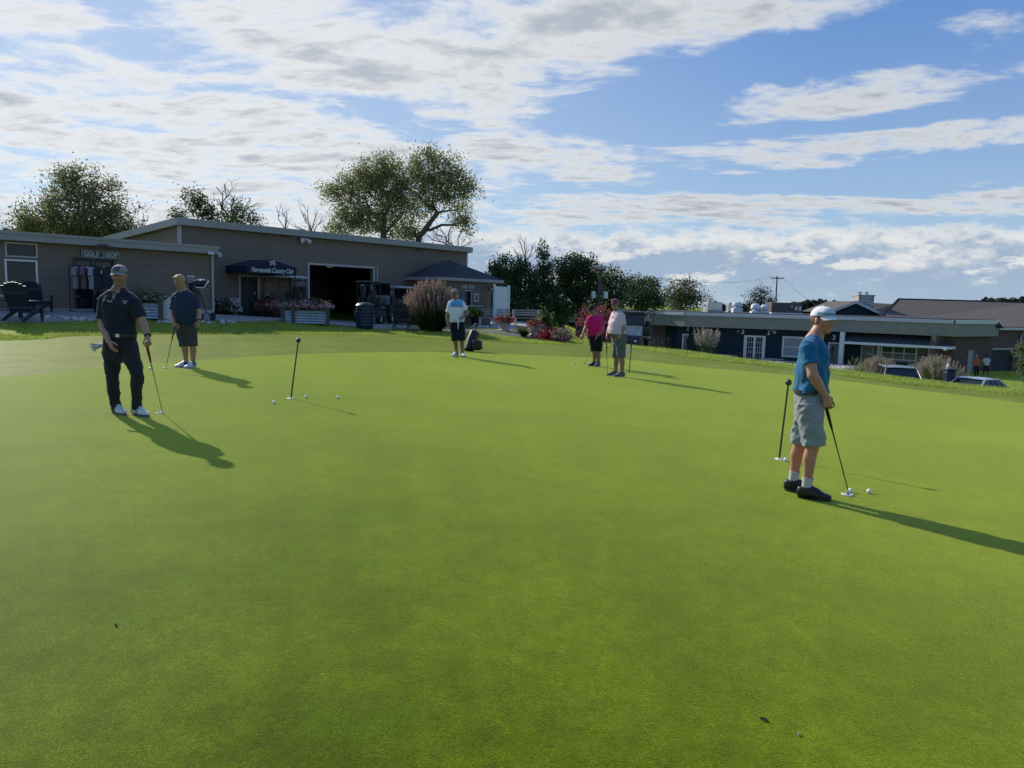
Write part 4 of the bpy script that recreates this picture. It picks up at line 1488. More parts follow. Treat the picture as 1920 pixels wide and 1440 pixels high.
def text_mesh(body, size, shear=0.0, spacing=1.0, depth=.01, bold=0.0):
    cu = bpy.data.curves.new('lettering_curve', 'FONT')
    cu.body = body; cu.size = size; cu.shear = shear; cu.space_character = spacing; cu.align_x = 'CENTER'; cu.align_y = 'CENTER'
    cu.extrude = depth; cu.offset = bold
    o = bpy.data.objects.new('lettering_tmp', cu); COL.objects.link(o)
    dg = bpy.context.evaluated_depsgraph_get()
    me = bpy.data.meshes.new_from_object(o.evaluated_get(dg))
    bpy.data.objects.remove(o)
    me.transform(Matrix.Rotation(PI / 2, 4, 'X'))
    return me


SERIF = {   # strokes on a 0..1 grid (x, y), each with a weight; a bold serif capital alphabet for the two signs
    'G': [('arc', .5, .5, .42, .5, 50, 310, 1), ('l', .92, .05, .92, .42, 1), ('l', .68, .42, 1.0, .42, .4), ('l', .88, .72, .88, .98, .5)],
    'O': [('arc', .5, .5, .44, .5, 0, 360, 1)],
    'L': [('l', .2, 0, .2, 1, 1), ('l', .02, 0, .88, 0, .5), ('l', .86, 0, .9, .28, .6), ('l', .02, 1, .4, 1, .4)],
    'F': [('l', .2, 0, .2, 1, 1), ('l', .02, 1, .88, 1, .5), ('l', .86, .74, .86, 1, .6), ('l', .2, .52, .66, .52, .5), ('l', .66, .40, .66, .64, .4), ('l', .02, 0, .42, 0, .4)],
    'S': [('arc', .48, .74, .32, .26, 25, 270, .9), ('arc', .5, .26, .34, .26, -155, 90, .9), ('l', .80, .72, .80, .98, .5), ('l', .16, .02, .16, .28, .5)],
    'H': [('l', .2, 0, .2, 1, 1), ('l', .8, 0, .8, 1, 1), ('l', .2, .5, .8, .5, .5), ('l', .02, 0, .38, 0, .4), ('l', .62, 0, .98, 0, .4), ('l', .02, 1, .38, 1, .4), ('l', .62, 1, .98, 1, .4)],
    'P': [('l', .2, 0, .2, 1, 1), ('arc', .45, .75, .38, .25, -90, 90, 1), ('l', .02, 1, .5, 1, .5), ('l', .2, .5, .5, .5, .5), ('l', .02, 0, .42, 0, .4)],
    'A': [('l', .08, 0, .48, 1, .6), ('l', .48, 1, .90, 0, 1), ('l', .22, .34, .74, .34, .45), ('l', -.04, 0, .24, 0, .4), ('l', .70, 0, 1.04, 0, .4)],
    'N': [('l', .16, 0, .16, 1, .6), ('l', .16, 1, .84, 0, 1), ('l', .84, 0, .84, 1, .6), ('l', -.02, 0, .34, 0, .4), ('l', -.02, 1, .2, 1, .4), ('l', .66, 1, 1.02, 1, .4)],
    'D': [('l', .18, 0, .18, 1, 1), ('arc', .42, .5, .5, .5, -90, 90, 1), ('l', .0, 1, .45, 1, .5), ('l', .0, 0, .45, 0, .5)],
    'T': [('l', .5, 0, .5, 1, 1), ('l', .04, 1, .96, 1, .5), ('l', .04, .74, .04, 1, .5), ('l', .96, .74, .96, 1, .5), ('l', .3, 0, .7, 0, .4)],
    'R': [('l', .2, 0, .2, 1, 1), ('arc', .45, .75, .36, .25, -90, 90, 1), ('l', .02, 1, .5, 1, .5), ('l', .2, .5, .5, .5, .5), ('l', .5, .5, .94, 0, 1), ('l', .02, 0, .42, 0, .4)],
}


def serif_text(mb, text, u0, u1, z0, z1, y):
    n = sum(.55 if c == ' ' else 1 for c in text)
    adv = (u1 - u0) / n; hh = z1 - z0; wd = adv * .80; sw = .15 * min(wd, hh)
    x = u0
    for c in text:
        if c == ' ':
            x += adv * .55; continue
        for s in SERIF[c]:
            if s[0] == 'l':
                pts = [(s[1], s[2]), (s[3], s[4])]; wgt = s[5]
            else:
                _, cx, cy, rx, ry, a0, a1, wgt = s
                pts = [(cx + rx * math.cos(math.radians(a0 + (a1 - a0) * k / 14)), cy + ry * math.sin(math.radians(a0 + (a1 - a0) * k / 14))) for k in range(15)]
            pts = [Vector((x + p[0] * wd, y, z0 + p[1] * hh)) for p in pts]
            hw = sw * wgt
            for a, b in zip(pts, pts[1:]):
                t = (b - a).normalized(); q = Vector((-t.z, 0, t.x)) * hw; t = t * hw * .5
                vs = [a - t - q, b + t - q, b + t + q, a - t + q]
                mb.add(vs + [v + Vector((0, .008, 0)) for v in vs], [(0, 1, 2, 3), (7, 6, 5, 4), (0, 4, 5, 1), (1, 5, 6, 2), (2, 6, 7, 3), (3, 7, 4, 0)])
        x += adv
    return mb


ROT = math.radians(49.4)

# ---- cart barn
C0 = at(340, 560, 30.5)
WB = Wall(C0, ROT)
LB, _ = WB.uz(875, 500)
ZT = 4.58
ZB = .10
barn = empty('cart_barn', (C0.x, C0.y, 0), ROT, 'long grey-brown sided cart barn with a wide dark garage opening, behind the golf shop', 'building')
gh = WB.rect(580, 500, 699, 640); gh = (gh[0], ZB, gh[2], gh[3])
dh = WB.rect(451, 519.5, 483, 592); dh = (dh[0], hz(*WB.world(dh[0], 0, 0).xy) - .05, dh[2], dh[3])
mb = MB()
facade(mb, 0, LB, ZB - .3, ZT, [gh, dh])
DP = 13.0
mb.add([(0, 0, ZB - .3), (0, DP, ZB - .3), (0, DP, ZT - .9), (0, 0, ZT)], [(0, 1, 2, 3)])
mb.add([(LB, 0, ZB - .3), (LB, DP, ZB - .3), (LB, DP, ZT - .9), (LB, 0, ZT)], [(0, 1, 2, 3)])
mb.add([(0, DP, ZB - .3), (LB, DP, ZB - .3), (LB, DP, ZT - .9), (0, DP, ZT - .9)], [(0, 1, 2, 3)])
mb.build('wall', M['siding'], barn)
mb = MB()
sl = -.9 / DP
mb.add([(-.2, -.25, ZT + .02), (LB + .2, -.25, ZT + .02), (LB + .2, DP + .2, ZT - .9 + .02), (-.2, DP + .2, ZT - .88)], [(0, 1, 2, 3)])
for y, z in ((-.25, ZT + .04),):
    mb.box((-.2, -.28, ZT - .20), (LB + .2, -.22, ZT + .09))
for u in (-.22, LB + .16):
    mb.add([(u, -.25, ZT - .2), (u + .06, -.25, ZT - .2), (u + .06, DP, ZT - 1.1), (u, DP, ZT - 1.1), (u, -.25, ZT + .09), (u + .06, -.25, ZT + .09), (u + .06, DP, ZT - .81), (u, DP, ZT - .81)],
           [(0, 1, 2, 3), (4, 5, 6, 7), (0, 1, 5, 4), (1, 2, 6, 5), (2, 3, 7, 6), (3, 0, 4, 7)])
mb.build('roof', M['roof_edge'], barn)
for a, b in ((-.10, .06), (LB - .06, LB + .05)):
    mb = MB(); mb.box((a, -.035, ZB - .3), (b, -.004, ZT - .2)); mb.build('corner_trim', M['trim'], barn)
mb = MB(); frame(mb, gh[0], gh[1], gh[2], gh[3], .10, -.04, .1, False)
mb.box((gh[2] + .22, -.05, ZB), (gh[2] + .28, -.01, gh[3] + .15))
go_ = mb.build('garage_frame', M['trim'], barn)
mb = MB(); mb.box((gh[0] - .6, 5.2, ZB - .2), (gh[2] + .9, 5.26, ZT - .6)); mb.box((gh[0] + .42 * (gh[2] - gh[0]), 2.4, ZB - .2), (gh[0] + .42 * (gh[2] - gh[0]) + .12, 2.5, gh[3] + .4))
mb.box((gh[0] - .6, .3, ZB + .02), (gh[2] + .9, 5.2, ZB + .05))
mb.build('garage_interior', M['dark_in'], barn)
mb = MB(); mb.box((dh[0], .10, dh[1]), (dh[2], .15, dh[3]), bev=.005); dr = mb.build('door', M['dark_in'], barn)
mb = MB(); mb.tube([(dh[2] - .10, .05, dh[1] + 1.0), (dh[2] - .10, .05, dh[1] + 1.14)], .014, 8); mb.build('handle', M['steel'], dr)
mb = MB(); frame(mb, dh[0], dh[1], dh[2], dh[3], .09, -.03, .08, False); mb.build('door_frame', M['trim'], barn)
for px, py in ((535, 440), (786, 467)):
    u, z = WB.uz(px, py)
    mb = MB(); mb.box((u - .18, -.10, z - .10), (u + .18, -.005, z + .10), bev=.02); mb.build('vent', M['wood'], barn)
for px, py in ((571, 449), (402, 474)):
    u, z = WB.uz(px, py, -.2)
    mb = MB(); mb.box((u - .12, -.12, z - .02), (u + .12, -.005, z + .08), bev=.015)
    for s_ in (-.12, .14):
        mb.tube([(u + s_, -.12, z + .02), (u + s_ * 1.5, -.34, z - .10)], [.06, .09], 10)
    mb.build('floodlight', M['white'], barn)

# canopy over the barn door
PR = -1.7
u0, zv0 = WB.uz(462, 511.5, PR); u1, zv1 = WB.uz(556, 515.5, PR)
zv = (zv0 + zv1) / 2; _, zpk = WB.uz(503, 486, PR); up = (u0 + u1) / 2
VH = .30
cano = empty('entrance_awning', WB.world(up, 0, zv), ROT, 'navy canvas entrance awning with white script lettering over the barn door', 'awning')
w_ = (u1 - u0) / 2; hp = zpk - zv
mb = MB()
F0 = [(-w_, PR, 0), (w_, PR, 0), (w_, PR, VH), (0, PR, hp), (-w_, PR, VH)]
mb.add(F0, [(0, 1, 2, 3, 4)])
for s_ in (-1, 1):
    mb.add([(s_ * w_, PR, 0), (s_ * w_, -.01, 0), (s_ * w_, -.01, VH), (s_ * w_, PR, VH)], [(0, 1, 2, 3)])
    mb.add([(s_ * w_, PR, VH), (s_ * w_, -.01, VH), (0, -.01, hp), (0, PR, hp)], [(0, 1, 2, 3)])
mb.build('canopy', M['canvas'], cano)
for s_ in (-1, 1):
    zg = hz(*WB.world(up + s_ * w_ * .96, PR, 0).xy) - zv
    mb = MB(); mb.tube([(s_ * w_ * .96, PR + .05, zg), (s_ * w_ * .96, PR + .05, .1)], .022, 8); mb.build('pole', M['black'], cano)
me = text_mesh('Normanside Country Club', .30, .35, .92, .006, .002)
me.transform(Matrix.Translation((0, PR - .02, VH * .52 - .02)))
xs = [v.co.x for v in me.vertices]; k = (2 * w_ * .84) / (max(xs) - min(xs))
me.transform(Matrix.Diagonal((k, 1, 1, 1)))
link('lettering', me, M['letter'], cano)
me = text_mesh('N', .27, .2, 1, .006, .004); me.transform(Matrix.Translation((0, PR - .02, VH + .15)))
em = link('emblem', me, M['letter'], cano)
mb = MB()
for a0, r0, cx, cz in ((0, .125, 0, .0), (2.0, .05, -.125, .06), (4.0, .05, .135, -.04), (1.0, .04, .105, .09), (5.2, .04, -.11, -.08)):
    mb.tube([(cx + r0 * (1 - .04 * k) * math.cos(a0 + k * .33), PR - .02, VH + .15 + cz + r0 * (1 - .04 * k) * math.sin(a0 + k * .33)) for k in range(17)], .007, 5)
mb.build('flourish', M['letter'], em)

# ---- golf shop
P0 = at(-60, 545, 22.6); Pa = at(0, 541, 23.5)
WS = Wall(Pa, ROT)
US, _ = WS.uz(-110, 545); UE, _ = WS.uz(398, 520)
_, ZS = WS.uz(200, 450)
ZG = hz(*WS.world(UE * .5, 0, 0).xy)
shop = empty('golf_shop', (Pa.x, Pa.y, 0), ROT, 'low grey-brown sided golf shop with a white framed display window, left edge', 'building')
wr_ = WS.rect(10, 457, 68, 561); wm_ = WS.rect(12, 489, 69, 561); wt_ = WS.rect(11, 457, 68, 481)
wm_ = (wm_[0], ZG + .22, wm_[2], wm_[3])
sd_ = WS.rect(141, 487, 214, 585); sd_ = (sd_[0], ZG - .02, sd_[2], sd_[3])
mb = MB(); facade(mb, US, UE, ZG - .4, ZS, [wm_, wt_, sd_])
mb.add([(UE, 0, ZG - .6), (UE, 2.75, ZG - .6), (UE, 2.75, ZS), (UE, 0, ZS)], [(0, 1, 2, 3)])
mb.add([(US, 0, ZG - .6), (US, 9, ZG - .6), (US, 9, ZS), (US, 0, ZS)], [(0, 1, 2, 3)])
mb.build('wall', M['siding'], shop)
mb = MB(); mb.box((US - .2, -.30, ZS - .24), (UE + .12, 2.70, ZS)); mb.box((US - .2, 2.70, ZS - .24), (-.3, 9, ZS)); mb.box((US - .2, -.33, ZS - .04), (UE + .15, -.29, ZS + .05)); mb.build('roof', M['roof_edge'], shop)
mb = MB(); mb.tube([(UE - .02, -.06, ZG - .3), (UE - .02, -.06, ZS - .3), (UE - .02, -.2, ZS - .2)], .05, 8); mb.build('downspout', M['trim'], shop)
for nm, r in (('display_window', wm_), ('transom_window', wt_)):
    mb = MB(); frame(mb, r[0] + .02, r[1] + .02, r[2] - .02, r[3] - .02, .055, -.03, .08); f = mb.build(nm, M['white'] if nm[0] == 'd' else M['trim'], shop)
    mb = MB(); mb.box((r[0], .05, r[1]), (r[2], .07, r[3])); mb.build('pane', M['glass'], f)
for k in range(9):
    mb = MB()
    a = wm_[0] + .08 + (wm_[2] - wm_[0] - .2) * random.random(); z = wm_[1] + random.choice([.05, .35, .62]); s_ = random.uniform(.06, .14)
    mb.box((a, .022, z), (a + s_, .048, z + random.uniform(.08, .2)), col=random.choice([(.25, .25, .24), (.1, .12, .14), (.3, .28, .2), (.05, .06, .08)]))
    mb.build('display_item', M['paint'], shop, color=True)
um = (sd_[0] + sd_[2]) / 2
for a, b in ((sd_[0], um - .01), (um + .01, sd_[2])):
    mb = MB(); frame(mb, a + .07, sd_[1] + .1, b - .07, sd_[3] - .07, .07, .06, .11)
    d_ = mb.build('door', M['black'], shop)
    mb = MB(); mb.box((a + .06, .08, sd_[1] + .1), (b - .06, .09, sd_[3] - .06)); mb.build('pane', M['glass'], d_)
    mb = MB()
    for r in range(3):
        z = sd_[3] - .35 - .17 * r
        mb.box((a + .22, .050, z), (a + .22 + .26, .056, z + .14), col=[(.6, .61, .6), (.42, .45, .46), (.5, .5, .46)][r])
        mb.box((a + .25, .046, z + .05), (a + .43, .050, z + .07), col=(.1, .1, .11))
    mb.build('notice', M['paint'], d_, color=True)
    mb = MB(); mb.tube([(b - .04 if a < um - .5 else a + .04, .03, sd_[1] + .9), (b - .04 if a < um - .5 else a + .04, .03, sd_[1] + 1.25)], .015, 8); mb.build('handle', M['steel'], d_)
mb = MB(); frame(mb, sd_[0], sd_[1], sd_[2], sd_[3], .06, -.02, .05, False); mb.build('door_frame', M['wood'], shop)
u, z = WS.uz(190, 461, -.3)
mb = MB(); mb.box((u - .12, -.42, z - .04), (u + .12, -.335, z + .06), bev=.02)
for s_ in (-.14, .14): mb.tube([(u + s_, -.40, z), (u + s_ * 1.4, -.58, z - .08)], [.05, .08], 10)
mb.build('floodlight', M['wood'], shop)
u, z = WS.uz(393, 475, -.3)
mb = MB(); mb.box((u - .1, -.42, z - .05), (u + .1, -.335, z + .05), bev=.02); mb.sphere((u, -.46, z - .02), .055, 6); mb.build('security_camera', M['white'], shop)
mb = MB(); mb.box((-.2, -.18, ZG - .3), (UE - .1, -.005, ZG + .06)); mb.build('plinth', M['concrete'], shop)
# the sign
s4 = WS.rect(151, 470, 223, 484.5)
sg = empty('shop_sign', WS.world(s4[0], 0, s4[1]), ROT, 'slate blue sign board with pale serif capitals above the golf shop door', 'sign')
mb = MB(); mb.box((0, -.06, 0), (s4[2] - s4[0], -.01, s4[3] - s4[1]), bev=.008); mb.build('board', mat('slate_blue_board', (.055, .085, .10), .6, var=.1), sg)
mb = MB(); ww, hh_ = s4[2] - s4[0], s4[3] - s4[1]
frame(mb, .03, .03, ww - .03, hh_ - .03, .012, -.068, -.058); mb.build('border', M['letter'], sg)
mb = MB(); serif_text(mb, 'GOLF SHOP', .09, ww - .04, hh_ * .22, hh_ * .78, -.07); mb.build('lettering', M['letter'], sg)

# ---- snack hut
Cq = WB.world(WB.uz(757, 522)[0], 0, 0) + WB.n * -2.84
WH = Wall(Cq, ROT)
LH, _ = WH.uz(945, 532); ZE = 2.64
hut = empty('snack_hut', (Cq.x, Cq.y, 0), ROT, 'small snack hut with hipped slate roof and serving window, right of the plumed grass', 'building')
zg = hz(*WH.world(LH * .5, 0, 0).xy)
w4 = WH.rect(881.5, 546, 892.5, 572.5)
OV = .38
w4 = (w4[0], w4[1], w4[2], w4[3])
HU = LH - .62
mb = MB(); facade(mb, OV, HU, zg - .4, ZE - .03, [w4])
mb.add([(OV, 0, zg - .4), (OV, 2.84, zg - .4), (OV, 2.84, ZE - .03), (OV, 0, ZE - .03)], [(0, 1, 2, 3)])
mb.add([(HU, 0, zg - .4), (HU, 2.84, zg - .4), (HU, 2.84, ZE - .03), (HU, 0, ZE - .03)], [(0, 1, 2, 3)])
wl = mb.build('wall', M['siding'], hut)
for ch in (wl,): ch.location.y = OV
_, zp = WH.uz(839, 485, 1.0)
mb = MB()
E1, E2, E3, E4 = (0, 0, ZE + .16), (LH, 0, ZE + .16), (LH, 2.84 + OV, ZE + .16), (0, 2.80, ZE + .16)
R1, R2 = (1.5, 1.05, zp), (2.6, 1.6, zp - .12)
mb.add([E1, E2, R2, R1], [(0, 1, 2, 3)]); mb.add([E1, R1, E4], [(0, 1, 2)]); mb.add([E2, E3, R2], [(0, 1, 2)]); mb.add([R1, R2, E3, E4], [(0, 1, 2, 3)])
mb.build('roof', M['shingle_blue'], hut)
mb = MB(); mb.box((0, 0, ZE), (LH, .05, ZE + .15)); mb.box((0, .05, ZE), (.05, 2.8, ZE + .15)); mb.box((LH - .05, .05, ZE), (LH, 3.1, ZE + .15)); mb.box((.05, .05, ZE - .02), (LH - .05, 3.0, ZE + .02)); mb.build('fascia', M['roof_edge'], hut)
mb = MB(); frame(mb, w4[0], w4[1], w4[2], w4[3], .06, -.03, .06); f = mb.build('serving_window', M['trim'], hut); f.location.y = OV
mb = MB(); mb.box((w4[0], .08, w4[1]), (w4[2], .10, w4[3])); mb.build('pane', M['glass'], f)
c4 = WH.rect(876, 572.5, 906, 575.5); mb = MB(); mb.box((c4[0], OV - .35, c4[1]), (c4[2], OV - .035, c4[3])); mb.build('counter', M['trim'], hut)
c4 = WH.rect(873.5, 546, 881, 572.5); mb = MB(); mb.box((c4[0], OV - .045, c4[1]), (c4[2] - .08, OV - .005, c4[3]))
for k in range(4): mb.box((c4[0] + .06 + k * .1, OV - .055, c4[1] + .05), (c4[0] + .09 + k * .1, OV - .044, c4[3] - .05))
mb.build('shutter', M['door_grey'], hut)
c4 = WH.rect(898, 551, 906, 566); mb = MB(); frame(mb, c4[0] + .05, c4[1] + .05, c4[2] - .05, c4[3] - .05, .05, OV - .05, OV - .004); f = mb.build('menu_board', M['white'], hut)
mb = MB(); mb.box((c4[0] + .05, OV - .03, c4[1] + .05), (c4[2] - .05, OV - .02, c4[3] - .05)); mb.build('menu_sheet', M['glass'], f)
u, z = WH.uz(912, 541, OV); mb = MB(); mb.tube([(u, OV - .02, z + .1), (u, OV - .16, z + .12), (u, OV - .2, z - .02), (u, OV - .2, z - .1)], [.02, .02, .05, .1], 10); mb.build('wall_lamp', M['black'], hut)
s4 = WH.rect(864.5, 534, 890.5, 540.5, OV)
sg = empty('hut_sign', WH.world(s4[0], OV, s4[1]), ROT, 'pale serif capital letters fixed under the eave of the snack hut', 'sign')
mb = MB(); serif_text(mb, 'SAND TRAP', .0, s4[2] - s4[0], 0, s4[3] - s4[1], -.025); mb.build('lettering', M['letter'], sg)

# white vinyl screen beside the hut
f0 = Vector(at(927, 560, 39.0)); f1 = Vector(at(953.5, 560, 40.2))
WF = Wall(f0, math.atan2(f1.y - f0.y, f1.x - f0.x)); LF = (f1 - f0).length
_, zt = WF.uz(940, 537.5); zb = hz(f0.x, f0.y)
fn = empty('vinyl_fence', (f0.x, f0.y, zb), WF.rot, 'plain white vinyl fence panel standing beside the snack hut', 'fence')
mb = MB()
for k in range(5): mb.box((.02 + k * (LF - .04) / 5, -.012, .08), (.02 + (k + 1) * (LF - .04) / 5 - .004, .012, zt - zb - .06))
mb.box((0, -.03, zt - zb - .10), (LF, .03, zt - zb), bev=.008); mb.box((0, -.03, .04), (LF, .03, .14), bev=.008)
mb.build('panel', M['vinyl'], fn)
for x in (0, LF):
    mb = MB(); mb.box((x - .06, -.06, -.1), (x + .06, .06, zt - zb + .05), bev=.01); mb.lathe([(.085, 0), (.085, .02), (.0, .06)], (x, 0, zt - zb + .05), 4); mb.build('post', M['vinyl'], fn)

# ------------------------------------------------------------------ club house on the low ground to the right
ZR = 1.04       # top of its flat roof edge
cpts = [at(1043, 578, 68.5), at(1243, 583, 66), at(1284, 586, 64), at(1585, 596, 60), at(1789, 605, 55), at(1874, 606, 58.5)]
cp2 = [Vector((p.x, p.y)) for p in cpts]
ch = empty('club_house', (cp2[3].x, cp2[3].y, 0), 0, 'long flat-roofed club house with navy and brick walls on the lower ground', 'building')
o2 = Vector((cp2[3].x, cp2[3].y))
ZF = ZR - 1.18
lo_ = lambda p, z: (p.x - o2.x, p.y - o2.y, z)
mb = MB(); mc = MB()
back = [p + Vector((2.5, 17)) for p in cp2]
nrm = []
for a, b in zip(cp2, cp2[1:]):
    t = (b - a).normalized(); nrm.append(Vector((-t.y, t.x)))
for i, (a, b) in enumerate(zip(cp2, cp2[1:])):
    ia, ib = a + nrm[i] * .9, b + nrm[i] * .9
    mb.add([lo_(a, ZF), lo_(b, ZF), lo_(b, ZR), lo_(a, ZR)], [(0, 1, 2, 3)])
    mb.add([lo_(a, ZF), lo_(b, ZF), lo_(ib, ZF + .005 * i), lo_(ia, ZF + .005 * i)], [(3, 2, 1, 0)])
    t = (b - a).normalized(); L_ = (b - a).length
    k = int(L_ / 2.4)
    for j in range(1, k):
        q = a + t * (j * L_ / k)
        mb.add([lo_(q - nrm[i] * .012 - t * .012, ZF), lo_(q - nrm[i] * .012 + t * .012, ZF), lo_(q - nrm[i] * .012 + t * .012, ZR - .2), lo_(q - nrm[i] * .012 - t * .012, ZR - .2)], [(0, 1, 2, 3)])
    oa, ob = a - nrm[i] * .10, b - nrm[i] * .10
    mc.add([lo_(oa, ZR - .22), lo_(ob, ZR - .22), lo_(ob, ZR + .04), lo_(oa, ZR + .04)], [(0, 1, 2, 3)])
    mc.add([lo_(oa, ZR + .04), lo_(ob, ZR + .04), lo_(b + nrm[i] * .3, ZR + .05), lo_(a + nrm[i] * .3, ZR + .05)], [(0, 1, 2, 3)])
    mc.add([lo_(oa, ZR - .22), lo_(ob, ZR - .22), lo_(b, ZR - .22), lo_(a, ZR - .22)], [(3, 2, 1, 0)])
a0, b0 = cp2[0], cp2[0] + Vector((3.0, 14))
mb.add([lo_(a0, ZF), lo_(b0, ZF), lo_(b0, ZR), lo_(a0, ZR)], [(0, 1, 2, 3)])
a0, b0 = cp2[-1], cp2[-1] + Vector((1.2, 4.5))
mb.add([lo_(a0, ZF), lo_(b0, ZF), lo_(b0, ZR), lo_(a0, ZR)], [(0, 1, 2, 3)])
mb.build('fascia', M['fascia'], ch)
mc.build('coping', M['coping'], ch)
mb = MB()
poly = [lo_(p + nrm[min(i, len(nrm) - 1)] * .25, ZR + .10) for i, p in enumerate(cp2)] + [lo_(p, ZR + .10) for p in reversed(back)]
mb.add(poly + [(p[0], p[1], ZR - .3) for p in poly], [tuple(range(12))] + [(k, (k + 1) % 12, 12 + (k + 1) % 12, 12 + k) for k in range(12)])
mb.build('roof', M['roofing'], ch)


def seg_wall(i, setback):
    a, b = cp2[i], cp2[i + 1]
    t = (b - a).normalized()
    W_ = Wall(a + nrm[i] * setback, math.atan2(t.y, t.x)); W_.L = (b - a).length
    return W_


SET = .85
SW = [seg_wall(i, SET) for i in range(5)]
ZLOW = -6.5


def wall_piece(i, pxa, pxb, m, name, off=0.0, zt=None):
    W_ = SW[i]
    a = W_.uz(pxa, 630)[0] if pxa is not None else (-.35 if i == 0 else -.7)
    b = W_.uz(pxb, 630)[0] if pxb is not None else W_.L + (.6 if i in (0, 1, 4) else .0)
    pa, pb = W_.world(a, off, 0), W_.world(b, off, 0)
    mb = MB()
    mb.add([(pa.x - o2.x, pa.y - o2.y, ZLOW), (pb.x - o2.x, pb.y - o2.y, ZLOW), (pb.x - o2.x, pb.y - o2.y, (zt or ZF) + .02), (pa.x - o2.x, pa.y - o2.y, (zt or ZF) + .02)], [(0, 1, 2, 3)])
    q = W_.n * .4
    mb.add([(pa.x - o2.x, pa.y - o2.y, ZLOW), (pa.x + q.x - o2.x, pa.y + q.y - o2.y, ZLOW), (pa.x + q.x - o2.x, pa.y + q.y - o2.y, ZF + .02), (pa.x - o2.x, pa.y - o2.y, ZF + .02)], [(0, 1, 2, 3)])
    return mb.build(name, m, ch)


wall_piece(0, None, 1206, M['navy_siding'], 'navy_wall')
wall_piece(0, 1206, None, M['brick'], 'brick_wall')
wall_piece(1, None, 1243, M['brick'], 'brick_wall')
wall_piece(1, 1243, None, M['navy_siding'], 'navy_wall')
wall_piece(2, None, None, M['navy_siding'], 'navy_wall')
wall_piece(3, None, 1746, M['navy_siding'], 'navy_wall', .45)
wall_piece(3, 1746, None, M['brick'], 'brick_wall')
wall_piece(4, None, None, M['brick'], 'brick_wall')


def on_seg(i, x0, y0, x1, y1, off=0.0):
    W_ = SW[i]; r = W_.rect(x0, y0, x1, y1, off)
    Mx = Matrix.Translation(W_.world(0, off, 0) - Vector((o2.x, o2.y, 0))) @ Matrix.Rotation(W_.rot, 4, 'Z')
    return r, Mx


def fbox(mb, r, Mx, y0, y1, g=0.0, **k):
    mb.box((r[0] + g, y0, r[1] + g), (r[2] - g, y1, r[3] - g), M=Mx, **k)


def framed(i, box, name, mfr, mpane, fw=.10, off=0.0, cols=1, rows=1, low=.0, leaf=None):
    r, Mx = on_seg(i, *box, off=off)
    r = (r[0], r[1] - low, r[2], r[3])
    mb = MB()
    def fb(a, c, b, d): mb.box((a, -.06, c), (b, -.003, d), M=Mx)
    fb(r[0], r[1], r[0] + fw, r[3]); fb(r[2] - fw, r[1], r[2], r[3]); fb(r[0] + fw, r[3] - fw, r[2] - fw, r[3]); fb(r[0] + fw, r[1], r[2] - fw, r[1] + fw)
    iw, ih = r[2] - r[0] - 2 * fw, r[3] - r[1] - 2 * fw
    for c in range(1, cols): fb(r[0] + fw + iw * c / cols - fw * .3, r[1] + fw, r[0] + fw + iw * c / cols + fw * .3, r[3] - fw)
    for k in range(1, rows): mb.box((r[0] + fw, -.055, r[1] + fw + ih * k / rows - fw * .25), (r[2] - fw, -.006, r[1] + fw + ih * k / rows + fw * .25), M=Mx)
    f = mb.build(name, mfr, ch)
    mb = MB(); mb.box((r[0] + fw, -.030, r[1] + fw), (r[2] - fw, -.010, r[3] - fw), M=Mx)
    mb.build('pane' if leaf is None else leaf, mpane, f)
    return f, r, Mx


f, r, Mx = framed(2, (1279, 626, 1296.5, 660), 'service_door', M['white'], M['door_grey'], .10, low=1.2, leaf='leaf')
mb = MB(); mb.box((r[2] - .42, -.036, r[3] - 1.75), (r[2] - .22, -.031, r[3] - .45), M=Mx); mb.build('pane', M['glass'], f)
f, r, Mx = framed(2, (1394, 629, 1434.5, 676), 'patio_door', M['white'], M['glass'], .16, cols=1, rows=1, low=.3)
mb = MB(); iw = (r[2] - r[0] - .32) / 2
for k in range(2):
    x = r[0] + .16 + k * (iw + .0)
    for c in (0, 1): mb.box((x + c * (iw - .10), -.075, r[1] + .16), (x + c * (iw - .10) + .10, -.034, r[3] - .16), M=Mx)
    for c in (1, 2): mb.box((x + .1 + (iw - .2) * c / 3 - .012, -.05, r[1] + .2), (x + .1 + (iw - .2) * c / 3 + .012, -.033, r[3] - .2), M=Mx)
    for c in range(1, 5): mb.box((x + .1, -.049, r[1] + .2 + (r[3] - r[1] - .4) * c / 5 - .012), (x + iw - .1, -.034, r[1] + .2 + (r[3] - r[1] - .4) * c / 5 + .012), M=Mx)
mb.build('glazing_bars', M['white'], f)
framed(2, (1466, 631, 1506, 670), 'blind_window', M['white'], M['blind'], .14, cols=1, rows=2)
f, r, Mx = framed(2, (1552, 642, 1574, 676), 'service_door', M['white'], M['door_grey'], .10, low=.8, leaf='leaf')
mb = MB(); mb.box((r[0] + .25, -.036, r[3] - 1.4), (r[0] + .45, -.031, r[3] - .35), M=Mx); mb.build('pane', M['glass'], f)
for x0, y0, x1, y1 in ((1287.5, 612, 1291, 620), (1342.5, 615.5, 1347, 623), (1390, 618, 1395, 626), (1438.5, 620, 1443.5, 628), (1559.5, 628, 1566.5, 637)):
    r, Mx = on_seg(2, x0, y0, x1, y1)
    mb = MB(); mb.box((r[0], -.04, r[1]), (r[2], -.003, r[3]), M=Mx); mb.box((r[0] - .12, -.26, r[1] + .08), (r[0] + .10, -.04, r[3] - .08), M=Mx, mi=1, bev=.02)
    mb.tube([Mx @ Vector((r[0] - .02, -.15, r[3] - .08)), Mx @ Vector((r[0] - .02, -.15, r[3] + .03))], .05, 8, mi=1)
    mb.build('wall_lamp', [M['white'], M['black']], ch)
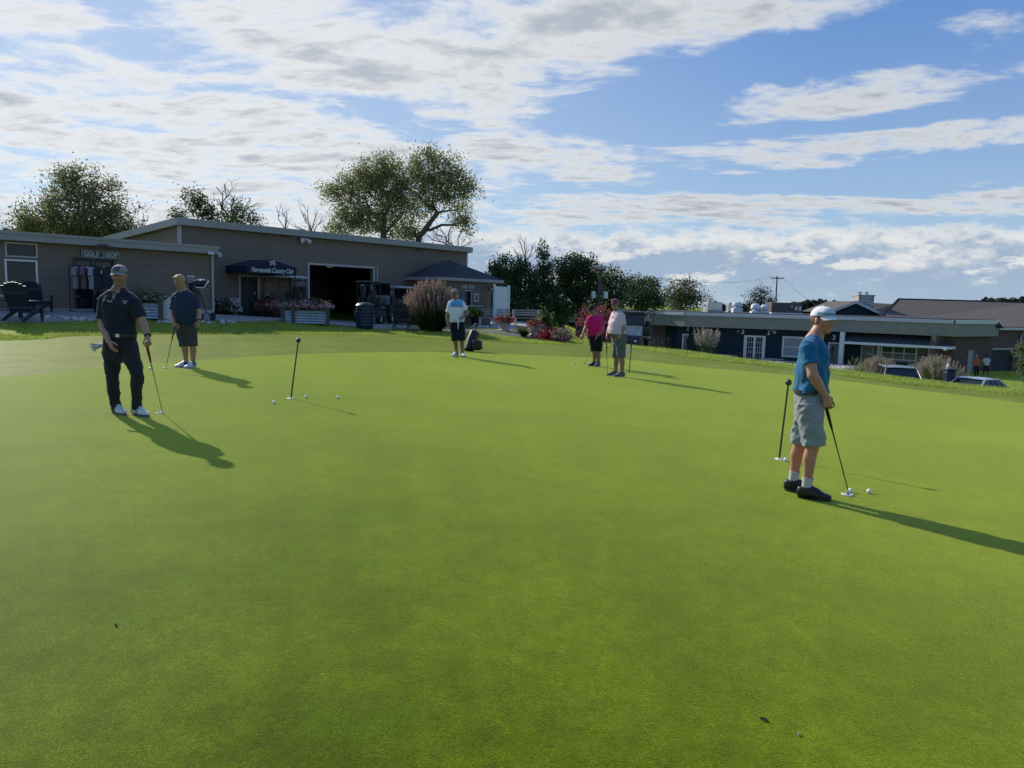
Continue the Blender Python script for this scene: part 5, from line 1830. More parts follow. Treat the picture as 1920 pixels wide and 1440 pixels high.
for x0, y0, x1, y1 in ((1305.5, 613, 1310, 618), (1449.5, 619.5, 1455, 626), (1382.5, 619, 1386, 623), (1446, 618, 1448.5, 622.5)):
    r, Mx = on_seg(2, x0, y0, x1, y1); mb = MB(); fbox(mb, r, Mx, -.16, -.003, bev=.02); mb.build('utility_box', M['trim'], ch)
# porch: columns, metal roof, door and window
r, Mx = on_seg(3, 1582, 640, 1785, 653.5, off=-1.2)
W3 = SW[3]
uL, zl = W3.uz(1581, 642.5, -1.2); uR, zr = W3.uz(1783, 655, -1.2)
zE = (zl + zr) / 2
mb = MB()
ztop = ZF - .03
tp = [(uL, .2, ztop), (uR - 1.3, .2, ztop), (uR, -1.2, zE + .16), (uL, -1.2, zE + .16), (uR, .2, zE + .16)]
mb.add([Mx @ Vector((p[0], p[1] + 1.2, p[2])) for p in tp], [(3, 2, 1, 0), (1, 2, 4)])
for k in range(16):
    f_ = (k + .5) / 16
    x = uL + (uR - uL) * f_
    top_f = 1.0 if x < uR - 1.3 else (uR - x) / 1.3
    p0 = Vector((x, -1.2, zE + .16)); p1 = Vector((x, -1.2 + 1.4 * top_f, zE + .16 + (ztop - zE - .16) * top_f))
    mb.tube([Mx @ (p0 + Vector((0, 1.2, .03))), Mx @ (p1 + Vector((0, 1.2, .03)))], .035, 4)
mb.build('porch_roof', M['metal_roof'], ch)
mb = MB(); mb.box((uL, -.06, zE - .04), (uR + .05, .0, zE + .15), M=Mx); mb.box((uR, 0, zE - .04), (uR + .05, 1.35, zE + .15), M=Mx); mb.build('porch_fascia', M['white'], ch)
mb = MB(); mb.box((uL, .0, zE - .05), (uR, 1.9, zE - .02), M=Mx); mb.build('soffit', M['trim'], ch)
for x0, x1, of in ((1574.5, 1582.5, -1.1), (1742, 1750.5, -.12)):
    a, _ = W3.uz(x0, 650, of); b, _ = W3.uz(x1, 650, of)
    M2 = Matrix.Translation(W3.world(0, of, 0) - Vector((o2.x, o2.y, 0))) @ Matrix.Rotation(W3.rot, 4, 'Z')
    mb = MB(); mb.box((a, -.14, ZLOW), (b, .14, zE - .06 if of > -1 else ZF), M=M2); mb.box((a - .05, -.18, ZLOW), (b + .05, .18, -3.2), M=M2); mb.build('porch_column', M['white'], ch)
f, r, Mx = framed(3, (1614, 646.5, 1637.5, 680), 'porch_door', M['trim'], M['door_grey'], .12, off=.44, low=.6, leaf='leaf')
mb = MB(); mb.box((r[0] + .45, -.036, r[3] - .75), (r[0] + .8, -.031, r[3] - .68), M=Mx); mb.build('plaque', M['white'], f)
r, Mx = on_seg(3, 1637.5, 647, 1744, 680, off=.44); mb = MB(); fbox(mb, r, Mx, -.004, -.002); mb.build('grey_panel', M['door_grey'], ch)
framed(3, (1651, 648.5, 1720, 676), 'picture_window', M['white'], M['greenglass'], .12, off=.43, cols=3, rows=2)
r, Mx = on_seg(3, 1645.5, 647, 1650, 672, off=.4); mb = MB(); fbox(mb, r, Mx, -.12, -.01); mb.build('window_post', M['white'], ch)
r, Mx = on_seg(3, 1771, 652, 1779, 656, off=-1.2); mb = MB(); mb.box((r[0], -.3, r[1] - .05), (r[0] + .2, -.08, r[1] + .12), M=Mx, bev=.03); mb.tube([Mx @ Vector((r[0] + .1, -.08, r[1])), Mx @ Vector((r[0] + .1, .0, r[1] + .05))], .04, 8); mb.build('porch_lamp', M['white'], ch)
# brick end: vent, pale door, garage, gutter
r, Mx = on_seg(4, 1794, 635, 1802, 643); mb = MB(); fbox(mb, r, Mx, -.03, -.003)
mb.build('vent', M['black'], ch)
framed(4, (1812, 655.5, 1823.5, 702), 'side_door', M['fascia'], M['blind'], .1, low=.3, leaf='leaf')
WG = Wall(SW[4].world(SW[4].uz(1857, 650)[0], -.25, 0), SW[4].rot - .16)
MG = Matrix.Translation(WG.O - Vector((o2.x, o2.y, 0))) @ Matrix.Rotation(WG.rot, 4, 'Z')
_, zgut = WG.uz(1890, 617)
mb = MB(); g4 = WG.rect(1859, 656, 1898, 700)
facade(mb, -1.6, 9, ZLOW, zgut, [(g4[0], g4[1] - .6, g4[2], g4[3])], .3); mb.v = [tuple(MG @ Vector(v)) for v in mb.v]; mb.build('brick_wall', M['brick'], ch)
mb = MB(); mb.box((g4[0], .2, g4[1] - .6), (g4[2], .26, g4[3]), M=MG)
for k in range(1, 5): mb.box((g4[0], .185, g4[1] + (g4[3] - g4[1]) * k / 5), (g4[2], .199, g4[1] + (g4[3] - g4[1]) * k / 5 + .03), M=MG)
mb.build('garage_door', M['dark_in'], ch)
mb = MB(); mb.box((g4[0] - .08, -.05, g4[3]), (g4[2] + .08, -.003, g4[3] + .14), M=MG); mb.build('lintel', M['concrete'], ch)
mb = MB(); mb.box((-.2, -.5, zgut - .06), (9, -.36, zgut + .12), M=MG); mb.box((-.2, -.36, zgut - .02), (9, .3, zgut + .04), M=MG)
u, _ = WG.uz(1911, 650); mb.tube([MG @ Vector((u + .1, -.42, zgut - .05)), MG @ Vector((u, -.08, zgut - .5)), MG @ Vector((u - .05, -.08, ZLOW))], .07, 8)
mb.build('gutter', M['coping'], ch)
# the pitched roofs behind
def poly_px(name, pts, m, parent):
    """a roof or wall face through photo points at given distances"""
    mb = MB(); P = [at(x, y, Y) - Vector((o2.x, o2.y, 0)) for x, y, Y in pts]
    mb.add(P, [tuple(range(len(P)))]); return mb.build(name, m, parent)


hall = empty('hall_roof', (o2.x, o2.y, 0), 0, 'large brown shingled pitched roof rising behind the right end of the club house', 'building')
eZ = zgut + .10
e0 = Vector(at(1640, 604, 66)); e0.z = eZ; e1 = WG.world(12, -.4, eZ)
r0 = Vector(at(1684, 562, 76)); r1 = Vector(at(1935, 566.5, 78)); r1.z = r0.z = (r0.z + r1.z) / 2
mb = MB(); of3 = Vector((o2.x, o2.y, 0))
b0 = r0 * 2 - e0; b0.z = eZ; b1 = r1 * 2 - e1; b1.z = eZ
mb.add([e0 - of3, e1 - of3, r1 - of3, r0 - of3], [(0, 1, 2, 3)]); mb.add([r0 - of3, r1 - of3, b1 - of3, b0 - of3], [(0, 1, 2, 3)]); mb.add([e0 - of3, r0 - of3, b0 - of3], [(0, 1, 2)])
mb.build('roof', M['shingle'], hall)
mb = MB(); mb.tube([r0 - of3 + Vector((0, 0, .03)), r1 - of3 + Vector((0, 0, .03))], .07, 6); mb.tube([e0 - of3 + Vector((0, 0, .03)), r0 - of3 + Vector((0, 0, .03))], .06, 6); mb.build('ridge', M['roofing'], hall)
# little dark dormer end at the roof edge
poly_px('dormer', [(1859, 615.5, 58.2), (1882, 615.8, 58.2), (1873, 603, 58.2)], M['navy_siding'], hall)

gb = empty('gable_wing', (o2.x, o2.y, 0), 0, 'navy gabled wing with white bargeboards beside the stone chimney', 'building')
Yg = 71
pk, gl_, gr_ = at(1602, 566.5, Yg), at(1562, 582.5, Yg), at(1654, 591.5, Yg)
gl_ = at(1550, 586.5, Yg)
mb = MB(); bot = Vector((0, 0, -4))
mb.add([gl_ - of3, gr_ - of3, pk - of3, gl_ - of3 + bot, gr_ - of3 + bot], [(0, 1, 2), (0, 3, 4, 1)]); mb.build('wall', M['navy_siding'], gb)
mb = MB(); dv = Vector((1.2, 9, 0))
for q in (gl_, gr_):
    s_ = (q - pk) * 1.04 + pk
    mb.add([pk - of3 + Vector((0, -.35, .10)), s_ - of3 + Vector((0, -.35, .10)), s_ - of3 + dv + Vector((0, 0, .1)), pk - of3 + dv + Vector((0, 0, .1))], [(0, 1, 2, 3)])
mb.build('roof', M['shingle'], gb)
mb = MB()
for q in (gl_, gr_):
    s_ = (q - pk) * 1.05 + pk; y = Vector((0, -.40, 0)); dz_ = Vector((0, 0, -.26))
    mb.add([pk - of3 + y + Vector((0, 0, .14)), s_ - of3 + y + Vector((0, 0, .14)), s_ - of3 + y + dz_ + Vector((0, 0, .14)), pk - of3 + y + dz_ + Vector((0, 0, .14))], [(0, 1, 2, 3)])
mb.build('bargeboard', M['coping'], gb)
# second ridge right of the chimney
poly_px('rear_roof', [(1628, 584, 73), (1656, 590, 73), (1677, 570, 76), (1630, 567.5, 76)], M['shingle'], gb)
cm = empty('chimney', tuple(at(1617, 600, 72.2)), 0, 'broad pale fieldstone chimney rising behind the navy gable', 'chimney')
cz = at(1617, 600, 72.2)
cw = (at(1632, 560, 72.2) - at(1602.5, 560, 72.2)).x; ch_ = at(1617, 553, 72.2).z - cz.z
mb = MB(); mb.box((-cw / 2, -.5, -2), (cw / 2, .9, ch_ - .1), bev=.04)
rr = random.Random(4)
for k in range(90):
    x = rr.uniform(-cw / 2, cw / 2 - .3); z = rr.uniform(0, ch_ - .4); q = rr.uniform(.02, .06)
    mb.box((x, -.5 - q, z), (x + rr.uniform(.15, .34), -.49, z + rr.uniform(.08, .18)), bev=.02)
mb.build('stack', M['stone'], cm)
mb = MB(); mb.box((-cw / 2 - .06, -.56, ch_ - .1), (cw / 2 + .06, .96, ch_ + .02), bev=.02); mb.build('cap_stone', M['concrete'], cm)
for x in (-.35, .3):
    mb = MB(); mb.lathe([(.16, 0), (.16, .22), (.2, .24), (.2, .28), (.0, .3)], (x, .2, ch_ + .02), 12); mb.build('flue', M['galv'], cm)

# ---- plant on the flat roof
YV = 66.5
zr_ = ZR + .10


def roof_at(px, py, Y=YV):
    p = at(px, py, Y); p.z = zr_; return p


def pxw(a, b, Y=YV): return (at(b, 580, Y) - at(a, 580, Y)).x
def pxh(x, y0, Y=YV): return at(x, y0, Y).z - zr_


u_ = empty('rooftop_unit', roof_at(1336, 580), 0, 'grey louvred rooftop cabinet left of the white roof fans', 'hvac unit')
w_ = pxw(1323, 1350) / 2; h_ = pxh(1336, 566.5)
mb = MB(); mb.box((-w_, -.8, .12), (w_, .9, h_), bev=.03); mb.build('cabinet', M['galv'], u_)
mb = MB(); mb.box((-w_ - .05, -.85, 0), (w_ + .05, .95, .12)); mb.build('curb', M['trim'], u_)
mb = MB()
for k in range(12): mb.box((-w_ + .08, -.825, .25 + k * (h_ - .4) / 12), (w_ - .08, -.80, .25 + k * (h_ - .4) / 12 + .03))
mb.build('louvre', M['steel'], u_)
mb = MB(); b = roof_at(1316, 581); h_ = pxh(1316, 571)
mb.tube([(0, 0, 0), (0, 0, h_ * .7), (.05, 0, h_ * .92), (.16, 0, h_), (.27, 0, h_ * .92), (.30, 0, h_ * .72)], .065, 8)
o = mb.build('vent_pipe', M['white'], smooth=True); o.location = b; tag(o, 'white gooseneck vent pipe on the roof beside the grey cabinet', 'vent pipe')


def mushroom(px0, px1, y0, label, cur=.55):
    b = roof_at((px0 + px1) / 2, 580); w_ = pxw(px0, px1) / 2; h_ = pxh((px0 + px1) / 2, y0)
    e = empty('roof_fan', b, 0, label, 'roof fan', 'white exhaust fans on the club house roof')
    mb = MB(); mb.box((-w_ * .95, -w_ * .9, 0), (w_ * .95, w_ * .9, h_ * cur - .02), bev=.02); mb.build('base', M['white'], e)
    z0 = h_ * cur
    mb = MB(); hh = h_ - z0
    mb.lathe([(w_ * .6, z0 - .02), (w_ * .75, z0 + hh * .12), (w_, z0 + hh * .32), (w_ * 1.0, z0 + hh * .55), (w_ * .9, z0 + hh * .62), (w_ * .88, z0 + hh * .80), (w_ * .6, z0 + hh * .96), (0, z0 + hh)], n=20); mb.build('hood', M['white'], e, smooth=True)


mushroom(1372.5, 1391, 565, 'large white mushroom roof fan on a tall square base', .42)
mushroom(1407.5, 1424.5, 569, 'left one of the pair of white mushroom roof fans', .22)
mushroom(1425.5, 1441, 571, 'right one of the white fan pair, against the brown rooftop unit', .22)
u_ = empty('rooftop_unit', roof_at(1470, 583, 68), 0, 'long brown rooftop air handler with white hatches, in front of the pole', 'hvac unit')
w_ = pxw(1441, 1500, 68) / 2; h_ = pxh(1470, 567.5, 68)
mb = MB(); mb.box((-w_, -.8, .1), (w_ * .25, 1, h_), bev=.03); mb.box((w_ * .25, -.6, .1), (w_, 1, h_ * .93), bev=.03); mb.build('cabinet', mat('brown_sheet_metal', (.105, .09, .083), .6, var=.12), u_)
for x, z, a, b in ((.25, .55, .16, .22), (.52, .35, .22, .32), (.78, .3, .18, .40)):
    mb = MB(); mb.box((w_ * x, -.64, h_ * z), (w_ * x + a, -.603, h_ * z + b)); mb.build('hatch', M['white'], u_)
mb = MB(); mb.box((-w_, -.9, 0), (w_, 1.05, .1)); mb.build('curb', M['white'], u_)
u_ = empty('rooftop_unit', roof_at(1368, 580, 69), 0, 'narrow grey rooftop box just behind the large white fan', 'hvac unit')
mb = MB(); w_ = pxw(1364, 1373, 69) / 2; mb.box((-w_, -.4, .1), (w_, .4, pxh(1368, 567.5, 69)), bev=.03); mb.build('cabinet', M['galv'], u_)
mb = MB(); mb.box((-w_ - .04, -.44, 0), (w_ + .04, .44, .1)); mb.build('curb', M['trim'], u_)
# ------------------------------------------------------------------ paved ground near the buildings
def gpt(px, py):
    p = ground_at(px, py); return (p.x, p.y)


wl_ = lambda W_, u, y: (W_.world(u, y, 0).x, W_.world(u, y, 0).y)
sheet('pavement', [wl_(WS, US, -.02), wl_(WS, US, -4.0), wl_(WS, 0, -3.6), wl_(WS, UE * .5, -2.2), wl_(WS, UE, -2.4), wl_(WB, 2.0, -4.2), wl_(WB, 5.0, -6.6), wl_(WB, 9, -9.0), wl_(WB, 13, -8.4),
                   wl_(WH, 1.2, -3.3), wl_(WH, .0, -.1), wl_(WB, 12.0, -.03), wl_(WB, 0.1, -.03), wl_(WS, UE, -.03)], .6, .006, M['pave'])
sheet('path', [gpt(840, 617), gpt(884, 622.5), gpt(957, 630.5), gpt(1003, 635.5), gpt(1012, 630), gpt(968, 626), gpt(884, 613.5), gpt(840, 611)], .5, .010, M['asphalt'])
sheet('gravel_bed', [gpt(882, 613), gpt(966, 625.4), gpt(1012, 629.6), gpt(1050, 638), gpt(1062, 630), gpt(1000, 618), gpt(960, 612), gpt(884, 609.5)], .5, .014, M['gravel'])
sheet('patio_slab', [gpt(868, 609), gpt(960, 611.4), gpt(1000, 616), gpt(1006, 607), gpt(930, 600), gpt(872, 602)], .5, .05, M['patio'])
# loose stones of the gravel bed
st = MB(); rs = random.Random(5)
q0, q1, q2, q3 = [Vector(gpt(*p)) for p in ((884, 613), (1050, 637), (1012, 621), (888, 610))]
for k in range(520):
    a, b = rs.random(), rs.random()
    p = (q0 * (1 - a) + q1 * a) * (1 - b) + (q3 * (1 - a) + q2 * a) * b
    r = rs.uniform(.035, .10)
    c = rs.choice([.55, .42, .3, .62, .2])
    st.sphere(drop(p.x, p.y, r * .3), r, 3, (c, c * .98, c * .94), sc=(1, rs.uniform(.6, 1), rs.uniform(.45, .75)), M=Matrix.Rotation(rs.random() * 6, 4, 'Z'))
o = st.build('gravel', M['paint'], smooth=False, color=True)
o['kind'] = 'stuff'; o['label'] = 'pale rounded stones of the gravel bed by the benches'
st = MB()
for k in range(90):
    u = US + 1.2 + (UE * .75 - US) * rs.random(); y = -2.6 - rs.random() * .5
    p = WS.world(u, y, 0); r = rs.uniform(.05, .12); c = rs.choice([.5, .4, .3, .58])
    st.sphere(drop(p.x, p.y, r * .3), r, 3, (c, c * .96, c * .88), sc=(1.3, .8, .6), M=Matrix.Rotation(rs.random() * 6, 4, 'Z'))
o = st.build('edging_stones', M['paint'], color=True); o['kind'] = 'stuff'; o['label'] = 'row of pale edging stones along the golf shop lawn'

# ------------------------------------------------------------------ practice pins, flag and balls
def practice_pin(base_px, top_px, label):
    g = ground_at(*base_px)
    tp = Vector(at(top_px[0], top_px[1], g.y + .02)) - g
    e = empty('practice_pin', g, 0, label, 'practice pin')
    mb = MB(); mb.tube([(0, 0, -.03), tp * .35, tp * .7, tp * .97], [.011, .011, .010, .010], 10); mb.build('rod', M['wood_pin'], e, smooth=True)
    mb = MB(); mb.sphere(tp, .036, 10); mb.build('knob', M['wood_pin'], e, smooth=True)
    mb = MB(); mb.lathe([(.050, .0), (.050, .010), (.046, .013), (.02, .013)], (0, 0, .004), 24); mb.lathe([(.03, .012), (.032, .024), (.0, .026)], (0, 0, 0), 16)
    mb.build('cup_collar', M['white'], e, smooth=True)
    return e


M['wood_pin'] = mat('dull_brown_metal', (.075, .065, .045), .4, .5, var=.15)
practice_pin((545, 748.5), (559.5, 638), 'leaning practice pin with a round knob, among three balls on the left')
practice_pin((1460.5, 863), (1478.5, 717), 'leaning practice pin with a round knob behind the man in bright blue')
g = ground_at(1179.5, 700); t = Vector(at(1184.5, 641, g.y)) - g
e = empty('practice_flag', g, 0, 'low black practice pin with a small drooping white flag, behind the heavy man', 'flag')
mb = MB(); mb.tube([(0, 0, -.02), t], .011, 8); mb.build('rod', M['black'], e, smooth=True)
mb = MB(); vs = []; fs = []
for i in range(7):
    for j in range(6):
        a, b = i / 6, j / 5
        vs.append(t + Vector((-.10 * a - .02 * a * a, -.012 + .02 * math.sin(a * 5 + b * 2), -.03 - .22 * a - b * .11 * (1 - .3 * a))))
for i in range(6):
    for j in range(5): fs.append((i * 6 + j, i * 6 + j + 1, i * 6 + j + 7, i * 6 + j + 6))
mb.add(vs, fs, (.7, .74, .72)); mb.build('pennant', M['cloth'], e, smooth=True, color=True)

balls = [((513, 759), 'golf ball lying left of the left practice pin'), ((573, 748), 'golf ball just right of the left practice pin'), ((633, 749.5), 'golf ball farthest right of the left practice pin'),
         ((280.5, 694.5), 'golf ball left of the putter of the fair-haired man'), ((1077, 684.5), 'golf ball ahead of the hot pink golfer'), ((1227, 699), 'left ball of the close pair right of the heavy man'),
         ((1235.5, 700), 'right ball of the close pair right of the heavy man'), ((1474, 868), 'golf ball beside the collar of the right practice pin'), ((1631, 928.5), 'white golf ball alone, right of the black mallet putter'),
         ((1596, 927), 'golf ball half hidden behind the head of the black-shafted mallet')]
bme = None
for k, (p, lb) in enumerate(balls):
    g = ground_at(*p) + Vector((0, .02, 0))
    if bme is None:
        mb = MB(); mb.sphere((0, 0, 0), .0225, 10); o = mb.build('golf_ball', M['ball'], smooth=True); bme = o.data
    else:
        o = link('golf_ball', bme)
    o.location = (g.x, g.y, hz(g.x, g.y) + .012 + .0215)
    tag(o, lb, 'golf ball', 'golf balls on the putting green')

# ------------------------------------------------------------------ garden chairs
def adirondack(loc, rz, label, s=1.0):
    e = empty('garden_chair', loc, rz, label, 'garden chair', 'navy slatted garden chairs')
    m = M['navy_plastic']
    mb = MB()      # fan back of upright slats, leaning backwards (chair faces -y)
    n = 7
    for k in range(n):
        x = (k - (n - 1) / 2) * .098; top = 1.10 - .9 * (x * 1.0) ** 2 - .30 * abs(x) ** 3 * 3
        w_ = .0465
        p0 = Vector((x * .82, .20, .26)); p1 = Vector((x * 1.05, .20 + (top - .26) * .36, top))
        d = (p1 - p0); R3 = Matrix((Vector((1, 0, 0)), Vector((0, .94, -.34)), d.normalized())).transposed().to_4x4()
        R3.translation = p0
        mb.box((-w_, -.011, 0), (w_, .011, d.length), M=R3, bev=.006)
    mb.box((-.33, .24, .36), (.33, .27, .43)); mb.box((-.34, .40, .78), (.34, .43, .84))
    mb.build('backrest', m, e)
    mb = MB()
    for k in range(6): mb.box((-.27, -.30 + k * .094, .38 - k * .022), (.27, -.22 + k * .094, .402 - k * .022), bev=.005)
    mb.build('seat', m, e)
    for s_ in (-1, 1):
        mb = MB(); mb.prism([(-.0, 0)] * 0 or [(-.34, .0), (-.25, .0), (-.22, .30), (.30, .10), (.52, .0), (.60, .0), (.58, .06), (.30, .22), (-.24, .42), (-.34, .40)], .026, M=Matrix.Translation((s_ * .29 - .013, 0, 0)) @ Matrix(((0, 1, 0, 0), (1, 0, 0, 0), (0, 0, 1, 0), (0, 0, 0, 1)))); mb.build('leg', m, e)
        mb = MB(); mb.box((s_ * .36 - .075, -.36, .575), (s_ * .36 + .075, .42, .60), bev=.008); mb.box((s_ * .33 - .012, -.30, .10), (s_ * .33 + .012, -.22, .575)); mb.build('armrest', m, e)
    e.scale = (s, s, s)
    return e


g = ground_at(48, 603); adirondack(g, math.radians(181), 'navy fan-backed garden chair seen from behind, on the lawn at the left edge', 1.0)
p = WS.world(WS.uz(40, 560)[0], -1.6, 0); adirondack(drop(p.x, p.y), math.radians(185), 'navy garden chair farther back, in front of the golf shop window', .85)
g = ground_at(753, 617); adirondack(g, math.radians(182), 'navy garden chair seen from behind, left of the plumed grass', 1.0)

# ------------------------------------------------------------------ golf carts
def golf_cart(loc, rz, label, body_col, roof_col, windshield=True, bags=True, glare=False):
    """faces -y"""
    e = empty('golf_cart', loc, rz, label, 'golf cart', 'parked golf carts')
    mb = MB(); prof = [(-1.20, .32), (-1.18, .62), (-1.02, .80), (-.62, .86), (-.55, .36), (.02, .36), (.06, .62), (.78, .64), (1.12, .66), (1.16, .34)]
    mb.prism(prof, 1.12, M=Matrix(((0, 1, 0, -.56), (1, 0, 0, 0), (0, 0, 1, 0), (0, 0, 0, 1))), col=body_col)
    mb.build('body', M['paint'], e, color=True)
    mb = MB(); mb.box((-.54, .05, .64), (.54, .55, .80), bev=.05, col=(.10, .095, .09)); mb.build('seat', M['paint'], e, color=True)
    mb = MB(); mb.box((-.54, .52, .84), (.54, .62, 1.18), bev=.04, col=(.10, .095, .09)); mb.build('seat_back', M['paint'], e, color=True)
    mb = MB(); mb.box((-.60, -.85, 1.82), (.60, .95, 1.88), bev=.028, col=roof_col); mb.box((-.52, -.75, 1.88), (.52, .85, 1.91), bev=.014, col=roof_col); mb.build('roof', M['paint'], e, color=True)
    for x in (-.53, .53):
        mb = MB(); mb.tube([(x, -.72, .84), (x, -.60, 1.84)], .02, 8); mb.build('front_post', M['black'], e)
        mb = MB(); mb.tube([(x, .80, .62), (x, .78, 1.84)], .02, 8); mb.build('rear_post', M['black'], e)
    if windshield:
        mb = MB(); mb.add([(-.52, -.73, .86), (.52, -.73, .86), (.52, -.675, 1.29), (-.52, -.675, 1.29)], [(0, 1, 2, 3)]); mb.build('lower_windshield', M['cartglass'], e)
        mb = MB(); mb.add([(-.52, -.674, 1.31), (.52, -.674, 1.31), (.52, -.61, 1.80), (-.52, -.61, 1.80)], [(0, 1, 2, 3)]); mb.build('upper_windshield', M['glass'], e)
        mb = MB(); mb.tube([(-.53, -.68, 1.30), (.53, -.68, 1.30)], .012, 6); mb.build('windshield_bar', M['black'], e)
    mb = MB(); mb.tube([(-.27, -.62, .80), (-.27, -.34, 1.02)], .018, 8)
    mb.tube([(-.27 + .16 * math.cos(a), -.33 + .06 * math.sin(a), 1.03 + .14 * math.sin(a)) for a in np.linspace(0, 2 * PI, 17)], .014, 6); mb.build('steering_wheel', M['black'], e)
    for x in (-.50, .50):
        for y in (-.84, .80):
            mb = MB(); mb.lathe([(.10, -.09), (.21, -.09), (.225, -.05), (.225, .05), (.21, .09), (.10, .09)], n=20, M=Matrix.Translation((x, y, .225)) @ Matrix.Rotation(PI / 2, 4, 'Y')); w_ = mb.build('wheel', M['rubber'], e, smooth=True)
            mb = MB(); mb.lathe([(.0, -.095), (.12, -.094), (.12, .094), (.0, .095)], n=16, M=Matrix.Translation((x, y, .225)) @ Matrix.Rotation(PI / 2, 4, 'Y')); mb.build('rim', M['trim'], w_, smooth=True)
        mb = MB(); mb.sphere((x * .75, -1.16, .62), .07, 6, sc=(1, .5, .8)); mb.build('headlight', M['white'], e, smooth=True)
        mb = MB(); mb.box((x * .8 - .05, 1.13, .50), (x * .8 + .05, 1.165, .58), bev=.01, col=(.4, .02, .02)); mb.build('tail_light', M['paint'], e, color=True)
    if bags:
        mb = MB(); mb.box((-.5, .72, .64), (.5, 1.06, .74), bev=.02); mb.build('bag_well', M['black'], e)
        for x in (-.24, .24):
            b = empty('golf_bag', (0, 0, 0)); b.parent = e
            mb = MB(); mb.lathe([(.11, 0), (.13, .05), (.125, .4), (.14, .70), (.13, .74), (.0, .74)], (x, .88, .72), 16); o = mb.build('golf_bag', M['black'], e, smooth=True)
            bpy.data.objects.remove(b)
            mb = MB(); rr = random.Random(int(x * 100) + 7)
            for k in range(6):
                dx_, dy_ = rr.uniform(-.08, .08), rr.uniform(-.08, .08)
                mb.tube([(x + dx_, .88 + dy_, 1.3), (x + dx_ * 1.6, .88 + dy_ * 1.6, 1.66 + rr.uniform(0, .1))], .006, 5, (.4, .4, .4))
                mb.sphere((x + dx_ * 1.65, .88 + dy_ * 1.65, 1.70 + rr.uniform(0, .06)), .04, 4, rr.choice([(.02, .02, .02), (.5, .5, .5), (.05, .06, .1)]), sc=(1.3, .8, .9))
            mb.build('club', M['paint'], o, color=True)
    return e


M['cartglass'] = mat('glare_painted_windshield', (.30, .34, .38), .22, var=.35, vscale=3, spec=.9, coat=.6)  # pale base colour paints in the reflected glare on the lower pane
p = at(532, 592, 33.4); golf_cart(drop(p.x, p.y), ROT - PI / 2 + .08, 'dull red golf cart side-on with a pale roof, behind the flower planter', (.20, .075, .06), (.5, .52, .53), False)
g = ground_at(702, 611); p = at(702, 600, 33.8); golf_cart(drop(p.x, p.y), math.radians(172), 'dark golf cart seen from behind with bags, right of the garage opening', (.022, .025, .03), (.03, .032, .036))
p = at(745, 600, 37.0); golf_cart(drop(p.x, p.y), math.radians(158), 'golf cart with a cream roof, partly hidden behind the dark cart', (.05, .055, .065), (.52, .50, .44))
p = at(1192, 640, 33.5); golf_cart(drop(p.x, p.y), math.radians(-28), 'black-roofed golf cart with glaring windshield, behind the heavy man in pale pink', (.02, .022, .026), (.02, .022, .026))
# ------------------------------------------------------------------ bins, benches, planters and the rest
g = ground_at(684, 616)
e = empty('litter_barrel', g, 0, 'dark ribbed litter barrel beside the dark golf cart', 'barrel')
mb = MB(); prof = [(.30, 0), (.33, .04)]
for k in range(6): prof += [(.335, .08 + k * .13), (.350, .11 + k * .13), (.350, .15 + k * .13), (.335, .18 + k * .13)]
mb.lathe(prof + [(.33, .88), (.0, .88)], n=28); mb.build('drum', M['navy_plastic'], e, smooth=True)
mb = MB(); mb.lathe([(.36, .88), (.37, .92), (.30, 1.0), (.12, 1.04), (0, 1.04)], n=28); mb.build('lid', M['navy_plastic'], e, smooth=True)


def bench(px0, px1, py_back, py_foot, label, Y=None):
    g = ground_at((px0 + px1) / 2, py_foot)
    Wd = (at(px1, py_foot, g.y) - at(px0, py_foot, g.y)).x
    e = empty('park_bench', g, math.radians(14), label, 'bench', 'slatted benches on the patio')
    for s_ in (-1, 1):
        x = s_ * (Wd / 2 - .12)
        mb = MB(); mb.prism([(-.32, 0), (-.20, 0), (-.14, .22), (.06, .22), (.10, 0), (.26, 0), (.24, .40), (.36, .92), (.24, .95), (.10, .50), (-.28, .46)], .10, M=Matrix(((0, 1, 0, x - .05), (1, 0, 0, 0), (0, 0, 1, 0), (0, 0, 0, 1)))); mb.build('end_frame', M['concrete'], e)
    for k in range(4):
        mb = MB(); mb.box((-Wd / 2 + .02, -.27 + k * .105, .46), (Wd / 2 - .02, -.19 + k * .105, .49), bev=.008); mb.build('seat_slat', M['benchslat'], e)
    for k in range(3):
        z = .60 + k * .125; y = .10 + (z - .5) * .27
        mb = MB(); mb.box((-Wd / 2 + .02, y - .02, z), (Wd / 2 - .02, y + .01, z + .08), bev=.008); mb.build('back_slat', M['benchslat'], e)
    return e


M['benchslat'] = mat('grey_bench_boards', (.30, .30, .29), .8, var=.25, vscale=6, stretch=(.3, 4, 4))
bench(893, 958, 578, 612.5, 'left slatted bench with concrete ends, in front of the white screen')
bench(960, 1017, 577, 612.5, 'right slatted bench with concrete ends, toward the dark trees')


